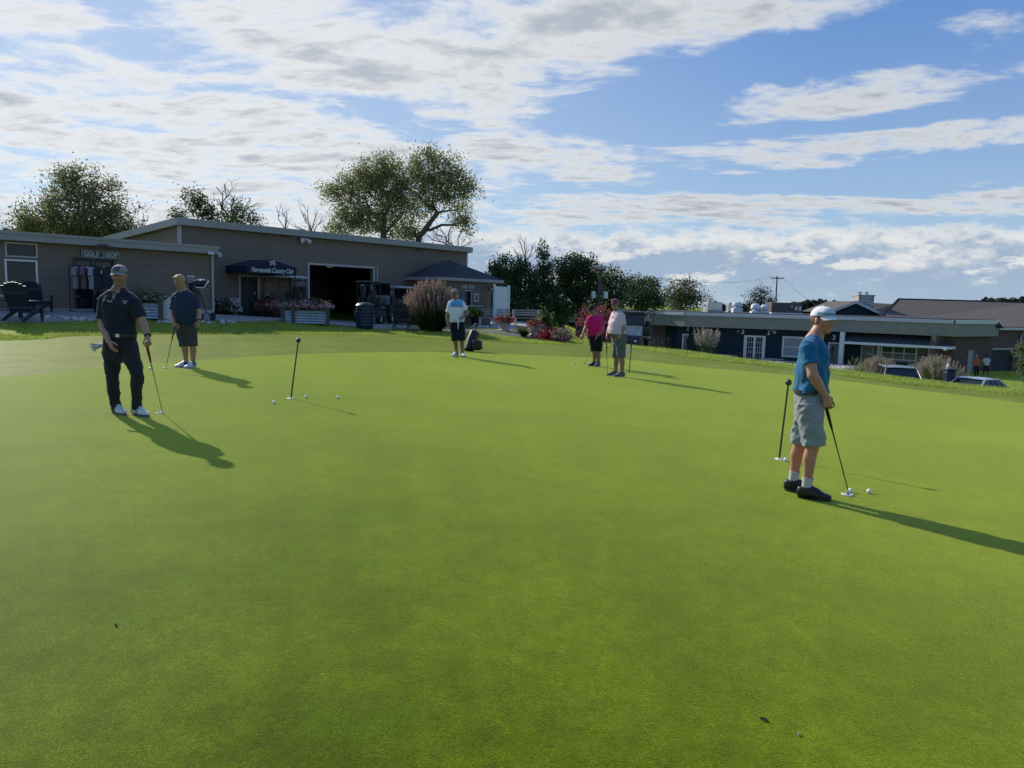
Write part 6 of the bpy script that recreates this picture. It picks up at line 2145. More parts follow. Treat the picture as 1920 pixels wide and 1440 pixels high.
def planter_box(a, b, hh, label, foot):
    """corrugated steel trough in a timber frame between two photo x positions"""
    g = ground_at((a + b) / 2, foot); Wd = (at(b, foot, g.y) - at(a, foot, g.y)).x
    e = empty('planter_box', g, math.radians(8), label, 'planter')
    for x in (-Wd / 2, -Wd * .27, Wd / 2):
        mb = MB(); mb.box((x - .07, -.36, -.05), (x + .07, -.28, hh), bev=.01); mb.build('post', M['wood'], e)
    mb = MB(); n = 5
    for k in range(n):
        z0 = .03 + k * (hh - .12) / n; z1 = z0 + (hh - .12) / n
        mb.add([(-Wd / 2, -.30, z0), (Wd / 2, -.30, z0), (Wd / 2, -.265, (z0 + z1) / 2), (-Wd / 2, -.265, (z0 + z1) / 2), (Wd / 2, -.30, z1), (-Wd / 2, -.30, z1)], [(0, 1, 2, 3), (3, 2, 4, 5)])
    mb.box((-Wd / 2, .3, 0), (Wd / 2, .33, hh - .05)); mb.box((-Wd / 2, -.26, 0), (-Wd / 2 + .03, .3, hh - .05)); mb.box((Wd / 2 - .03, -.26, 0), (Wd / 2, .3, hh - .05))
    mb.build('steel_side', M['galv'], e)
    mb = MB(); mb.box((-Wd / 2 - .07, -.38, hh), (Wd / 2 + .07, -.26, hh + .04)); mb.build('rim', M['wood'], e)
    mb = MB(); mb.box((-Wd / 2 + .03, -.25, hh - .15), (Wd / 2 - .03, .3, hh - .06)); mb.build('soil', M['dark_in'], e)
    return e, g, Wd


pl1 = planter_box(534, 615, .62, 'corrugated steel planter in a timber frame, full of pink flowers', 607)
gq = ground_at(283, 600)
pl2 = planter_box(258, 306, .62, 'corrugated steel planter behind the white post, with pale greenery', 598)
g = ground_at(313, 600); hh = at(313, 555, g.y).z - g.z
e = empty('white_post', g, math.radians(20), 'stout white post with a pointed cap left of the fair-haired man', 'post')
mb = MB(); mb.box((-.13, -.13, -.1), (.13, .13, hh - .10), bev=.012); mb.build('shaft', M['vinyl'], e)
mb = MB(); mb.lathe([(.21, hh - .10), (.21, hh - .06), (0, hh)], (0, 0, 0), 4, M=Matrix.Rotation(PI / 4, 4, 'Z')); mb.build('cap', M['vinyl'], e)
mb = MB(); mb.box((-.16, -.08, hh * .42), (-.13, .08, hh * .62)); mb.build('bracket', M['vinyl'], e)

# push cart with golf bag behind the fair-haired man
g = ground_at(386, 603)
e = empty('push_cart', g, 0, 'black push cart wheels and frame on the lawn right of the fair-haired man', 'push cart')
for x, y in ((-.14, -.05), (.20, .05), (.05, .55)):
    mb = MB(); mb.tube([(x, y + .15 * math.cos(a), .15 + .15 * math.sin(a)) for a in np.linspace(0, 2 * PI, 25)], .022, 6)
    for k in range(5): mb.tube([(x, y, .15), (x, y + .15 * math.cos(k * 1.257), .15 + .15 * math.sin(k * 1.257))], .009, 5)
    mb.build('wheel', M['black'], e, smooth=True)
mb = MB(); mb.tube([(-.14, -.05, .15), (.03, 0, .32), (.20, .05, .15)], .016, 6); mb.tube([(.05, .55, .15), (.03, 0, .32), (-.10, -.25, 1.05)], .018, 6); mb.build('frame', M['black'], e)
e = empty('golf_bag', g + Vector((-.05, -.05, .30)), 0, 'black golf bag with white piping tilted on the push cart', 'golf bag')
ax_ = Vector((-.02, -.25, 1)).normalized()
hh = at(380, 527, g.y).z - g.z - .3
b0 = Vector((-.25, .1, 0)); tp = Vector((at(362, 530, g.y) - g).to_tuple()) - Vector((-.05, -.05, .3))
mb = MB(); mb.tube([b0, b0 * .5 + tp * .5, tp], [.13, .14, .155], 16); mb.build('bag_body', M['black'], e, smooth=True)
p = Vector(at(380, 532, g.y) - e.location)
mb = MB(); mb.tube([tp + Vector((.02, 0, -.02)), p + Vector((.05, 0, 0)), Vector(at(388, 534, g.y) - e.location)], [.11, .17, .10], 14); mb.build('rain_hood', M['black'], e, smooth=True)
mb = MB(); mb.tube([tp + Vector((.08, -.12, .06)), p + Vector((-.05, -.12, .16)), p + Vector((.14, -.12, .12))], .018, 6); mb.tube([tp + Vector((.14, -.12, -.16)), p + Vector((.10, -.15, -.14)), p + Vector((.26, -.1, .10))], .022, 6); mb.build('piping', M['white'], e, smooth=True)
for k in range(4):
    mb = MB(); q = tp + Vector((-.12 + .06 * k, .02, .02)); mb.tube([q - Vector((0, 0, .1)), q + Vector((-.05, 0, .16))], .008, 5); mb.sphere(q + Vector((-.06, 0, .18)), .05, 5, sc=(1.2, .8, .8)); mb.build('club', M['galv'], e)

# white ice chest on a white cart body
p = at(437, 585, 31.0); b = drop(p.x, p.y)
e = empty('beverage_cart', b, ROT, 'low white drinks trolley with a badge, left of the barn door', 'trolley')
e.scale = (.62, .62, .62)
mb = MB(); mb.box((-.55, -.4, .22), (.5, .4, .62), bev=.08); mb.build('tub', M['trim'], e)
for x in (-.35, .3):
    mb = MB(); mb.lathe([(.08, -.05), (.16, -.05), (.16, .05), (.08, .05)], n=16, M=Matrix.Translation((x, -.36, .16)) @ Matrix.Rotation(PI / 2, 4, 'X')); mb.build('wheel', M['rubber'], e)
mb = MB(); mb.box((-.16, -.412, .36), (.10, -.401, .46), col=(.05, .06, .07)); mb.build('badge', M['paint'], e, color=True)
e = empty('ice_chest', b + Vector((-.02, 0, .63 * .62)), ROT, 'white ice chest with a dark-edged lid on top of the drinks trolley', 'cooler')
e.scale = (.62, .62, .62)
mb = MB(); mb.box((-.42, -.3, 0), (.42, .3, .42), bev=.03); mb.build('chest', M['trim'], e)
mb = MB(); mb.box((-.44, -.32, .435), (.44, .32, .52), bev=.03); mb.build('lid', M['trim'], e)
mb = MB(); mb.box((-.425, -.31, .42), (.425, .31, .435)); mb.build('gasket', M['black'], e)

# clothes rack in front of the shop door
uR, _ = WS.uz(150, 520)
p = WS.world(uR, -1.1, 0); b = drop(p.x, p.y); zt_ = at(150, 499, p.y).z - b.z
e = empty('clothes_rack', b, ROT, 'black clothes rack outside the golf shop door', 'clothes rack')
mb = MB()
for x in (-.7, .7): mb.tube([(x, 0, 0), (x, 0, zt_)], .018, 8); mb.tube([(x, -.25, .02), (x, .25, .02)], .018, 8)
mb.tube([(-.7, 0, zt_), (.7, 0, zt_)], .018, 8); mb.build('rail', M['black'], e)
cs = [((.20, .20, .21), 'pale grey polo shirt hanging at the left end of the rack'), ((.15, .09, .10), 'dusty rose polo shirt hanging second on the rack'), ((.28, .28, .30), 'white polo shirt hanging third on the rack'),
      ((.03, .035, .045), 'dark polo shirt with a pale tag hanging fourth on the rack'), ((.025, .03, .04), 'dark polo shirt at the right end of the rack')]
for k, (c, lb) in enumerate(cs):
    x = -.5 + .24 * k
    q = e.location + Matrix.Rotation(ROT, 3, 'Z') @ Vector((x, -.02, zt_))
    mb = MB(); yaw = Matrix.Rotation(ROT + (1.0 if k < 3 else .2), 4, 'Z')
    out = [(-.06, -.02), (.06, -.02), (.22, -.08), (.33, -.30), (.25, -.34), (.20, -.24), (.21, -.74), (-.21, -.74), (-.20, -.24), (-.25, -.34), (-.33, -.30), (-.22, -.08)]
    n = len(out)
    vs = [Vector((a, -.05 + .02 * math.sin(a * 20), z)) for a, z in out] + [Vector((a, .05 + .02 * math.sin(a * 17), z)) for a, z in out]
    mb.add([yaw @ v for v in vs], [tuple(range(n)), tuple(range(2 * n - 1, n - 1, -1))] + [(i, i + n, (i + 1) % n + n, (i + 1) % n) for i in range(n)], c)
    o = mb.build('polo_shirt', M['cloth'], color=True); o.location = q; tag(o, lb, 'shirt')
    if k == 3:
        mb = MB(); mb.box((-.02, -.085, -.22), (.02, -.078, -.12), M=yaw, col=(.6, .6, .58)); mb.build('price_tag', M['paint'], o, color=True)
uD, _ = WS.uz(182, 560); p = WS.world(uD, -1.5, 0); b = drop(p.x, p.y)
e = empty('display_stand', b, ROT, 'dark low display stand with a striped box below the hanging shirts', 'display stand')
for z in (.12, .55):
    mb = MB(); mb.box((-.55, -.3, z), (.55, .3, z + .05), bev=.01); mb.build('shelf', M['black'], e)
for x in (-.53, .53):
    mb = MB(); mb.box((x - .02, -.3, 0), (x + .02, .3, .62)); mb.build('side', M['black'], e)
for x, c in ((-.3, (.04, .05, .06)), (.05, (.5, .5, .5)), (.35, (.06, .07, .09))):
    mb = MB(); mb.box((x - .13, -.2, .60), (x + .13, .15, .82), bev=.02, col=c)
    if c[0] > .3:
        for k in range(3): mb.box((x - .12, -.206, .63 + k * .06), (x + .12, -.201, .655 + k * .06), col=(.05, .05, .06))
    mb.build('box', M['paint'], e, color=True)
# bench edge at the far left
p = at(-12, 580, 22.3); b = drop(p.x, p.y)
e = empty('bench', b, ROT, 'low pale-topped bench cut off by the left edge of the photo', 'bench')
mb = MB(); mb.box((-.5, -.25, .40), (.75, .25, .46), bev=.01); mb.build('seat', M['concrete'], e)
for x in (-.4, .6):
    mb = MB(); mb.box((x - .06, -.2, 0), (x + .06, .2, .40)); mb.build('leg', M['wood'], e)

# stand bag behind the man with the blue chest
g = ground_at(885, 659)
e = empty('stand_bag', g, 0, 'black golf stand bag on the fringe behind the man with the blue chest', 'golf bag')
tp = Vector(at(893, 610, g.y + .4) - g)
b0 = Vector((-.10, 0, .03))
mb = MB(); mb.tube([b0, b0 * .6 + tp * .4, b0 * .1 + tp * .72], [.15, .16, .15], 16); mb.build('bag_body', M['black'], e, smooth=True)
mb = MB(); mb.box((.0, -.18, .05), (.30, .12, .34), bev=.06); mb.build('side_pocket', M['black'], e)
for s_ in (-1, 1):
    mb = MB(); mb.tube([tp * .62, tp * .62 + Vector((.18 * s_ + .1, .35, -tp.z * .58))], .012, 6); mb.build('stand_leg', M['black'], e)
mb = MB(); mb.tube([tp * .72, tp * .86 + Vector((.03, 0, 0)), tp], [.012, .012, .01], 6); mb.sphere(tp + Vector((0, 0, .02)), .05, 5, sc=(1.3, .8, .8)); mb.build('club', M['black'], e)

# ------------------------------------------------------------------ cars below the bank
def car(loc, rz, label, col, L_=4.7, Wd=1.88, H=1.72, suv=True, glass=None):
    """faces -y"""
    e = empty('parked_car', loc, rz, label, 'car')
    hw = Wd / 2; zb, zh = .28, .62 * H
    def ring(y, zlow, ztop, w0, w1):
        return [(-w0, y, zlow), (w0, y, zlow), (w0 * 1.0, y, zlow + (ztop - zlow) * .55), (w1, y, ztop), (-w1, y, ztop), (-w0, y, zlow + (ztop - zlow) * .55)]
    st_ = [(-L_ / 2, .35, zh * .72, .80, .74), (-L_ / 2 + .15, .25, zh * .84, .93, .84), (-L_ * .28, .22, zh * .95, 1, .92), (-L_ * .16, .22, zh, 1, .95), (L_ * .3, .22, zh, 1, .95), (L_ / 2 - .12, .25, zh * .98, .97, .90), (L_ / 2, .35, zh * .9, .90, .82)]
    mb = MB(); vs = []; fs = []
    for y, a, b, w0, w1 in st_: vs += ring(y, a, b, hw * w0, hw * w1)
    n = 6
    for i in range(len(st_) - 1):
        for k in range(n): fs.append((i * n + k, i * n + (k + 1) % n, (i + 1) * n + (k + 1) % n, (i + 1) * n + k))
    fs += [tuple(range(n - 1, -1, -1)), tuple(range((len(st_) - 1) * n, len(st_) * n))]
    mb.add(vs, fs, col); body = mb.build('body', M['carpaint'], e, smooth=True, color=True)
    # greenhouse
    yf0, yf1 = -L_ * .17, -L_ * .02; yr1, yr0 = (L_ * .40, L_ * .485) if suv else (L_ * .22, L_ * .40)
    wt = hw * .74; wb = hw * .93
    P = dict(fl=(-wb, yf0, zh), fr=(wb, yf0, zh), tfl=(-wt, yf1, H - .07), tfr=(wt, yf1, H - .07), rl=(-wb, yr0, zh), rr=(wb, yr0, zh), trl=(-wt, yr1, H - .07), trr=(wt, yr1, H - .07))
    P = {k: Vector(v) for k, v in P.items()}
    def pane(nm, ks, ins=.06):
        q = [P[k] for k in ks]; c = sum(q, Vector()) / 4
        mb = MB(); mb.add([v + (c - v) * ins for v in q], [(0, 1, 2, 3)]); return mb.build(nm, M['glass'], e)
    pane('windshield', ('fl', 'fr', 'tfr', 'tfl'), .03); pane('rear_window', ('rl', 'rr', 'trr', 'trl')); 
    for a, b, c, d in (('fl', 'rl', 'trl', 'tfl'), ('fr', 'rr', 'trr', 'tfr')):
        lo = lambda t: P[a].lerp(P[b], t); hi = lambda t: P[d].lerp(P[c], t)
        for t0, t1 in ((.08, .40), (.43, .70), (.73, .95)):
            mb = MB(); q = [lo(t0), lo(t1), hi(t1), hi(t0)]; cc = sum(q, Vector()) / 4; mb.add([v + (cc - v) * .08 for v in q], [(0, 1, 2, 3)]); mb.build('side_window', M['glass'], e)
    for sd_ in 'lr':
        a, d, b, c = 'f' + sd_, 'tf' + sd_, 'r' + sd_, 'tr' + sd_
        mb = MB(); mb.tube([P[a], P[d], P[c], P[b]], [.055, .05, .05, .045], 6, col)
        for t in (.415, .715): mb.tube([P[a].lerp(P[b], t), P[d].lerp(P[c], t)], .04, 6, (.02, .02, .022))
        mb.build('pillar', M['carpaint'], e, color=True)
    mb = MB(); vs = []; fs = []; nx_, ny_ = 9, 9
    for j in range(ny_ + 1):
        for i in range(nx_ + 1):
            x = -1 + 2 * i / nx_; y = j / ny_
            vs.append((x * (wt + .03), (yf1 - .06) + (yr1 + .08 - yf1) * y, H - .07 + .075 * (1 - x * x * .9) * (1 - (2 * y - 1) ** 4 * .8)))
    for j in range(ny_):
        for i in range(nx_): a = j * (nx_ + 1) + i; fs.append((a, a + 1, a + nx_ + 2, a + nx_ + 1))
    mb.add(vs, fs, col); mb.build('roof', M['carpaint'], e, smooth=True, color=True)
    for s_ in (-1, 1):
        if suv:
            mb = MB(); mb.tube([(s_ * wt * .93, yf1 + .15, H - .05), (s_ * wt * .93, yf1 + .25, H + .06), (s_ * wt * .93, yr1 - .25, H + .06), (s_ * wt * .93, yr1 - .1, H - .03)], .02, 6); mb.build('roof_rail', M['black'], e)
        mb = MB(); mb.sphere((s_ * (hw + .12), yf0 + .25, zh + .10), .11, 8, sc=(1.1, .7, .85), col=(.55, .57, .58) if s_ < 0 else col); mb.tube([(s_ * hw * .9, yf0 + .22, zh + .02), (s_ * (hw + .08), yf0 + .25, zh + .06)], .03, 6, col); mb.build('mirror', M['carpaint'], e, smooth=True, color=True)
        mb = MB(); mb.box((s_ * hw * .62 - .2, -L_ / 2 + .0, zh * .60), (s_ * hw * .62 + .2, -L_ / 2 + .16, zh * .74), bev=.03); mb.build('headlight', M['white'], e)
        for y in (-L_ * .31, L_ * .31):
            mb = MB(); mb.lathe([(.2, -.11), (.33, -.11), (.35, -.06), (.35, .06), (.33, .11), (.2, .11)], n=24, M=Matrix.Translation((s_ * (hw - .10), y, .35)) @ Matrix.Rotation(PI / 2, 4, 'Y')); w_ = mb.build('wheel', M['rubber'], e, smooth=True)
            mb = MB(); mb.lathe([(0, -.115), (.21, -.112), (.21, .112), (0, .115)], n=18, M=Matrix.Translation((s_ * (hw - .10), y, .35)) @ Matrix.Rotation(PI / 2, 4, 'Y')); mb.build('rim', M['steel'], w_, smooth=True)
    return e


M['carpaint'] = mat('metallic_car_paint', (1, 1, 1), .32, .15, var=.04, attr=True, coat=.6)
def car_px(px, py_roof, Y, H, **k):
    best = min((abs(at(px, py_roof, y).z - H - hz(at(px, py_roof, y).x, y)), y) for y in np.arange(Y - 5, Y + 9, .25))
    p = at(px, py_roof, best[1]); print('car', px, best); return Vector((p.x, p.y, hz(p.x, p.y)))


car(car_px(1690, 684, 32.0, 1.80), math.radians(-17), 'grey-green station wagon with roof rails, windshield facing the green', (.085, .105, .105), H=1.72)
car(car_px(1823, 706.5, 28.5, 1.46), math.radians(-62), 'pale silver sedan of which only the roof shows above the bank', (.40, .44, .46), 4.5, 1.8, 1.44, False)

# patio tables and chairs by the navy wall
def patio_set(px, py, Y, lab, n=2):
    p = at(px, py, Y); gz = -2.72
    b = drop(p.x, p.y, .24)
    e = empty('patio_table', b, .2, 'round dark patio table ' + lab, 'table', 'patio tables by the club house')
    mb = MB(); mb.lathe([(.6, .72), (.62, .74), (.6, .76), (0, .76)], n=24); mb.build('tabletop', M['trim'] if 'pale' in lab else M['black'], e)
    mb = MB(); mb.lathe([(.28, 0), (.28, .04), (.05, .08), (.04, .72)], n=14); mb.build('pedestal', M['black'], e)
    for k in range(n):
        a = .6 + k * 2.2
        c = empty('patio_chair', b + Vector((.85 * math.cos(a), .85 * math.sin(a), 0)), a + PI / 2, 'dark patio chair, %s of the table %s' % (('right', 'left')[k % 2], lab), 'chair', 'patio chairs by the club house')
        mb = MB(); mb.box((-.22, -.22, .42), (.22, .22, .45), bev=.01); mb.build('seat', M['black'], c)
        mb = MB(); mb.tube([(-.2, -.2, .45), (-.2, -.27, .9), (.2, -.27, .9), (.2, -.2, .45)], .015, 6)
        for j in range(5): mb.tube([(-.14 + .07 * j, -.21, .48), (-.14 + .07 * j, -.27, .9)], .008, 5)
        mb.build('backrest', M['black'], c)
        for x in (-.2, .2):
            for y in (-.2, .2):
                mb = MB(); mb.tube([(x, y, .43), (x * 1.1, y * 1.1, 0)], .014, 6); mb.build('leg', M['black'], c)


patio_set(1365, 664, 52, 'right of the tall plumed grass')
patio_set(1452, 671, 50, 'under the blind window')
patio_set(1487, 674, 48, 'just left of the man in bright blue')
patio_set(1590, 684, 45, 'with a pale top below the porch column')
sheet('terrace', [(17, 47), (23, 42), (27, 46), (27, 58), (14, 62), (10, 56)], 1.2, .24, M['patio'])
# ------------------------------------------------------------------ plants: many small leaves spread through each crown
def leaf_mesh(name, Cn, size, cols, parent=None, m=None, up=.0, width=.55, seed=0, drop_=0.0):
    """Cn (n,3) leaf centres, size (n,), cols (n,3)"""
    r = np.random.default_rng(seed)
    n = len(Cn)
    a = r.normal(size=(n, 3)); a[:, 2] += up; a[:, 2] -= drop_
    a /= np.linalg.norm(a, axis=1)[:, None]
    b = np.cross(a, r.normal(size=(n, 3))); b /= np.linalg.norm(b, axis=1)[:, None] + 1e-9
    s = np.asarray(size)[:, None]
    c = np.cross(a, b) * s * .12
    V = np.stack([Cn - a * s * .5, Cn + b * s * width * .5 + c, Cn + a * s * .5, Cn - b * s * width * .5 + c], 1).reshape(-1, 3)
    Q = np.arange(4 * n).reshape(n, 4)
    me = mesh_np(name, V, Q, False, np.repeat(cols, 4, 0))
    return link(name, me, m or M['leaf'], parent)


def clustered(lobes, per_m3, leaves_per, spread, r, shell=.5):
    """cluster centres in 3-D ellipsoid lobes [(centre, radii)], then leaves around each; returns leaf points, cluster ids, cluster centres"""
    CC = []
    for c, rad in lobes:
        vol = 4.19 * rad[0] * rad[1] * rad[2]
        n = max(int(vol * per_m3), 6)
        d = r.normal(size=(n, 3)); d /= np.linalg.norm(d, axis=1)[:, None]
        q = r.uniform(0, 1, n) ** (1 / 3.0) * (1 - shell) + shell * r.uniform(.72, 1.08, n)
        CC.append(A(c) + d * q[:, None] * A(rad) * r.uniform(.85, 1.08, (n, 1)))
    CC = np.concatenate(CC)
    k = np.repeat(np.arange(len(CC)), leaves_per)
    P = CC[k] + r.normal(size=(len(k), 3)) * spread * r.uniform(.6, 1.3, (len(CC), 1))[k]
    return P, k, CC


def shade_cols(k, nC, base, r, var=.3, alt=None, alt_p=.0):
    t = r.uniform(1 - var, 1 + var, (nC, 1)) * np.ones((1, 3))
    B_ = np.tile(A(base), (nC, 1)) * t
    if alt is not None:
        m_ = r.uniform(size=nC) < alt_p
        B_[m_] = A(alt) * t[m_]
    C = B_[k] * r.uniform(.75, 1.28, (len(k), 1))
    C[:, 0] *= r.uniform(.85, 1.2, len(k))
    return np.clip(C, 0, 1)


def wig(a, b, n, r, amt):
    a, b = A(a), A(b); L_ = np.linalg.norm(b - a)
    return [a + (b - a) * i / n + (r.normal(size=3) * amt * L_ * (1 if 0 < i < n else 0)) for i in range(n + 1)]


def tree(name, label, Y, trunk, lobes, leaf=.28, base=(.07, .10, .03), dens=1.0, lp=12, spread=.5, depth=1.0, trunk_r=.25, seed=0, bark='bark', group=None, alt=None, alt_p=0, var=.3, shell=.45,
         twigs=.5, forks=None, width=.6, drop_=0.0):
    """trunk: list of photo points from the foot up; lobes: (x, y, rx, ry) ellipses of foliage in the photo, all Y metres away"""
    r = np.random.default_rng(seed)
    sc = Y / FPX
    T0 = at(trunk[0][0], trunk[0][1], Y); T0.z = min(T0.z, hz(T0.x, T0.y))
    e = empty(name, T0, 0, label, 'tree', group)
    o = A(T0)
    L3 = []
    for lb in lobes:
        x, y, rx, ry = lb[:4]
        dd = lb[4] if len(lb) > 4 else r.uniform(-.5, .5)
        c = A(at(x, y, Y + dd * depth * rx * sc)) - o
        L3.append((c, (rx * sc, max(rx, ry) * sc * depth * .9, ry * sc)))
    tp = [A(at(x, y, Y)) - o for x, y in trunk]; tp[0] = A((0, 0, -.2))
    mb = MB()
    n = len(tp)
    pts = []
    for i in range(n - 1): pts += wig(tp[i], tp[i + 1], 3, r, .02)[:-1]
    pts.append(tp[-1])
    mb.tube(pts, [trunk_r * (1 - .55 * i / (len(pts) - 1)) for i in range(len(pts))], 8)
    P, k, CC = clustered(L3, DENS * dens, lp, spread * .8, r, shell)
    src = [(A(p), trunk_r * (1 - .55 * i / (len(pts) - 1))) for i, p in enumerate(pts)][len(pts) // 3:]
    for c, rad in L3:
        j = min(range(len(src)), key=lambda q: np.linalg.norm(src[q][0] - c) + max(0, src[q][0][2] - c[2]) * 2)
        s, sr = src[j]
        b_ = wig(s, c + A((0, 0, rad[2] * .4)), 5, r, .05)
        rr_ = min(sr * .6, .35 * trunk_r + .03)
        mb.tube(b_, [rr_ * (1 - .8 * i / 5) + .012 for i in range(6)], 6)
        for q in b_[2:]: src.append((A(q), rr_ * .5))
    order = r.permutation(len(CC))[:int(len(CC) * twigs)][:140]
    S_ = np.array([q[0] for q in src])
    for i in order:
        c = CC[i]
        j = int(np.argmin(np.linalg.norm(S_ - c, axis=1) + np.maximum(0, S_[:, 2] - c[2]) * 1.5))
        mb.tube(wig(S_[j], c, 3, r, .07), [.030 + .06 * trunk_r, .025, .016, .010], 4, caps=False)
    mb.build('trunk', M[bark], e, smooth=True)
    cols = shade_cols(k, len(CC), base, r, var, alt, alt_p)
    leaf_mesh('crown', P, .72 * leaf * r.uniform(.6, 1.35, len(P)), cols, e, seed=seed, width=width, drop_=drop_)
    return e


def bare_tree(label, Y, foot, tips, seed=0, r0=.09, group=None):
    r = np.random.default_rng(seed)
    T0 = at(foot[0], foot[1], Y); e0 = A(T0)
    T0.z = hz(T0.x, T0.y) if T0.z > hz(T0.x, T0.y) else T0.z
    e = empty('bare_tree', T0, 0, label, 'tree', group)
    o = A(T0)
    mb = MB()
    main = [A((0, 0, -.2)), e0 - o]
    if np.linalg.norm(main[1] - main[0]) > .3: mb.tube(main, [r0, r0 * .9], 6)

    def grow(a, b, rad, lev):
        p = wig(a, b, 4, r, .06); mb.tube(p, [rad * (1 - .65 * i / 4) for i in range(5)], 5, caps=False)
        if lev == 0: return
        L_ = np.linalg.norm(A(b) - A(a))
        for q in range(3 if lev > 1 else 4):
            s = p[1 + q % 4]; d = unit(A(b) - A(a)) + r.normal(size=3) * .55; d[2] = abs(d[2]) * .8 + .15
            grow(s, s + unit(d) * L_ * r.uniform(.3, .55), rad * .42, lev - 1)
    for t in tips:
        grow(e0 - o, A(at(t[0], t[1], Y + r.uniform(-.6, .6))) - o, r0 * .7, 2)
    mb.build('branches', M['bark'], e)
    return e


TG = 'trees behind the buildings'
DENS = 6.5
# left broad tree and its sparse neighbour
tree('broadleaf_tree', 'broad airy tree rising behind the golf shop at the far left', 40, [(150, 560), (150, 470), (140, 420)],
     [(70, 405, 42, 30), (120, 350, 40, 34), (160, 340, 38, 30), (195, 370, 34, 36), (150, 400, 70, 42), (100, 430, 70, 32), (190, 425, 55, 36), (60, 440, 36, 24), (240, 445, 48, 28), (135, 330, 30, 16), (45, 422, 18, 12), (205, 345, 16, 14)],
     leaf=.17, base=(.155, .185, .07), dens=1.9, lp=26, spread=.28, trunk_r=.22, seed=3, alt=(.17, .16, .07), alt_p=.3, twigs=.5, shell=.4)
tree('sparse_tree', 'thin reddish half-bare tree between the broad tree and the barn roof', 42, [(258, 560), (255, 450)],
     [(238, 392, 22, 22), (262, 400, 24, 24), (275, 425, 14, 24), (245, 425, 34, 22)], leaf=.16, base=(.11, .06, .045), dens=1.7, lp=5, spread=.4, trunk_r=.10, seed=5, twigs=1.0, shell=.6)
tree('ivy_tree', 'ivy-smothered dark snag standing over the left corner of the barn', 50, [(372, 560), (370, 420)],
     [(365, 372, 18, 20), (378, 390, 20, 22), (392, 405, 14, 20), (352, 362, 9, 9), (336, 397, 13, 14), (333, 412, 16, 14), (405, 400, 8, 18)], leaf=.22, base=(.05, .09, .028), dens=5, lp=12, spread=.3, trunk_r=.16, seed=7, twigs=.2)
tree('leafy_tree', 'low leafy tree with bare twigs above it, over the middle of the barn roof', 52, [(445, 560), (445, 430)],
     [(440, 402, 20, 22), (462, 415, 26, 16), (425, 418, 22, 14), (485, 414, 14, 14), (440, 390, 12, 12)], leaf=.22, base=(.07, .11, .035), dens=3.6, lp=12, spread=.34, trunk_r=.14, seed=9, twigs=.2)
bare_tree('bare grey snag standing up among the leaves over the barn roof', 53, (428, 425), [(405, 350), (420, 345), (440, 365), (470, 372), (485, 380), (410, 372)], seed=11, r0=.10)
bare_tree('thin leafless sapling alone over the barn, left of the other sapling', 54, (534, 440), [(518, 386), (528, 384), (540, 400)], seed=12, r0=.06)
bare_tree('wider leafless sapling over the barn, next to the cottonwoods', 54, (583, 440), [(565, 398), (578, 388), (596, 396), (604, 408), (552, 418)], seed=13, r0=.07)
CW = dict(leaf=.22, base=(.20, .235, .09), lp=38, spread=.40, var=.4, alt=(.27, .26, .11), alt_p=.25, shell=.35, twigs=.55)
tree('cottonwood_tree', 'left one of the two tall pale-leaved cottonwoods behind the barn', 58, [(715, 570), (718, 450), (722, 400)],
     [(640, 365, 34, 22), (670, 345, 34, 30), (700, 320, 34, 26), (730, 305, 26, 20), (720, 350, 40, 34), (665, 395, 34, 26), (690, 420, 40, 26), (640, 420, 26, 22), (735, 385, 34, 34), (625, 435, 18, 16), (612, 356, 12, 10), (745, 425, 26, 26)],
     dens=1.15, trunk_r=.32, seed=15, **CW)
tree('cottonwood_tree', 'right one of the two tall cottonwoods, leaning right with dark limbs', 59, [(775, 570), (785, 445), (820, 400)],
     [(800, 300, 32, 20), (840, 310, 30, 24), (780, 335, 34, 28), (860, 345, 30, 26), (885, 355, 20, 20), (820, 350, 36, 26), (790, 385, 32, 28), (865, 400, 24, 26), (875, 425, 16, 18), (770, 430, 24, 22), (845, 378, 20, 16), (775, 445, 22, 12)],
     dens=1.15, trunk_r=.34, seed=16, **CW)
bare_tree('dead crooked branches at the right end of the barn roof', 56, (850, 475), [(812, 432), (822, 422), (845, 425), (870, 428), (884, 452), (800, 440)], seed=18, r0=.09)
# dark tree line
DK = dict(base=(.050, .088, .030), lp=20, var=.5, shell=.55, alt=(.10, .15, .045), alt_p=.18, twigs=.08, bark='bark_dark')
tree('dark_tree', 'dark green tree immediately right of the snack hut roof', 50, [(955, 590), (950, 540)], [(950, 505, 30, 26), (940, 540, 38, 34), (980, 535, 28, 40), (960, 575, 50, 30), (925, 500, 8, 10), (978, 500, 14, 18)], leaf=.24, dens=3.0, spread=.26, trunk_r=.24, seed=21, **DK)
bare_tree('bare twiggy top rising over the dark tree by the snack hut', 51, (985, 500), [(972, 452), (985, 446), (998, 462), (965, 470)], seed=22, r0=.07)
tree('vine_spire_tree', 'tall narrow vine-clad spire tree in the dark row', 51, [(1022, 600), (1020, 520)], [(1018, 470, 9, 18), (1020, 495, 15, 22), (1022, 525, 22, 26), (1020, 560, 34, 34), (1035, 590, 34, 24), (1008, 545, 16, 22)], leaf=.22, dens=4, spread=.22, trunk_r=.2, seed=23, **{**DK, 'base': (.06, .10, .036)})
tree('dark_tree', 'large round dark tree behind the left utility pole', 52, [(1085, 600), (1085, 540)], [(1070, 500, 32, 24), (1100, 505, 26, 24), (1085, 530, 42, 34), (1060, 560, 34, 34), (1105, 560, 30, 30)], leaf=.24, dens=3.0, spread=.26, trunk_r=.26, seed=24, **DK)
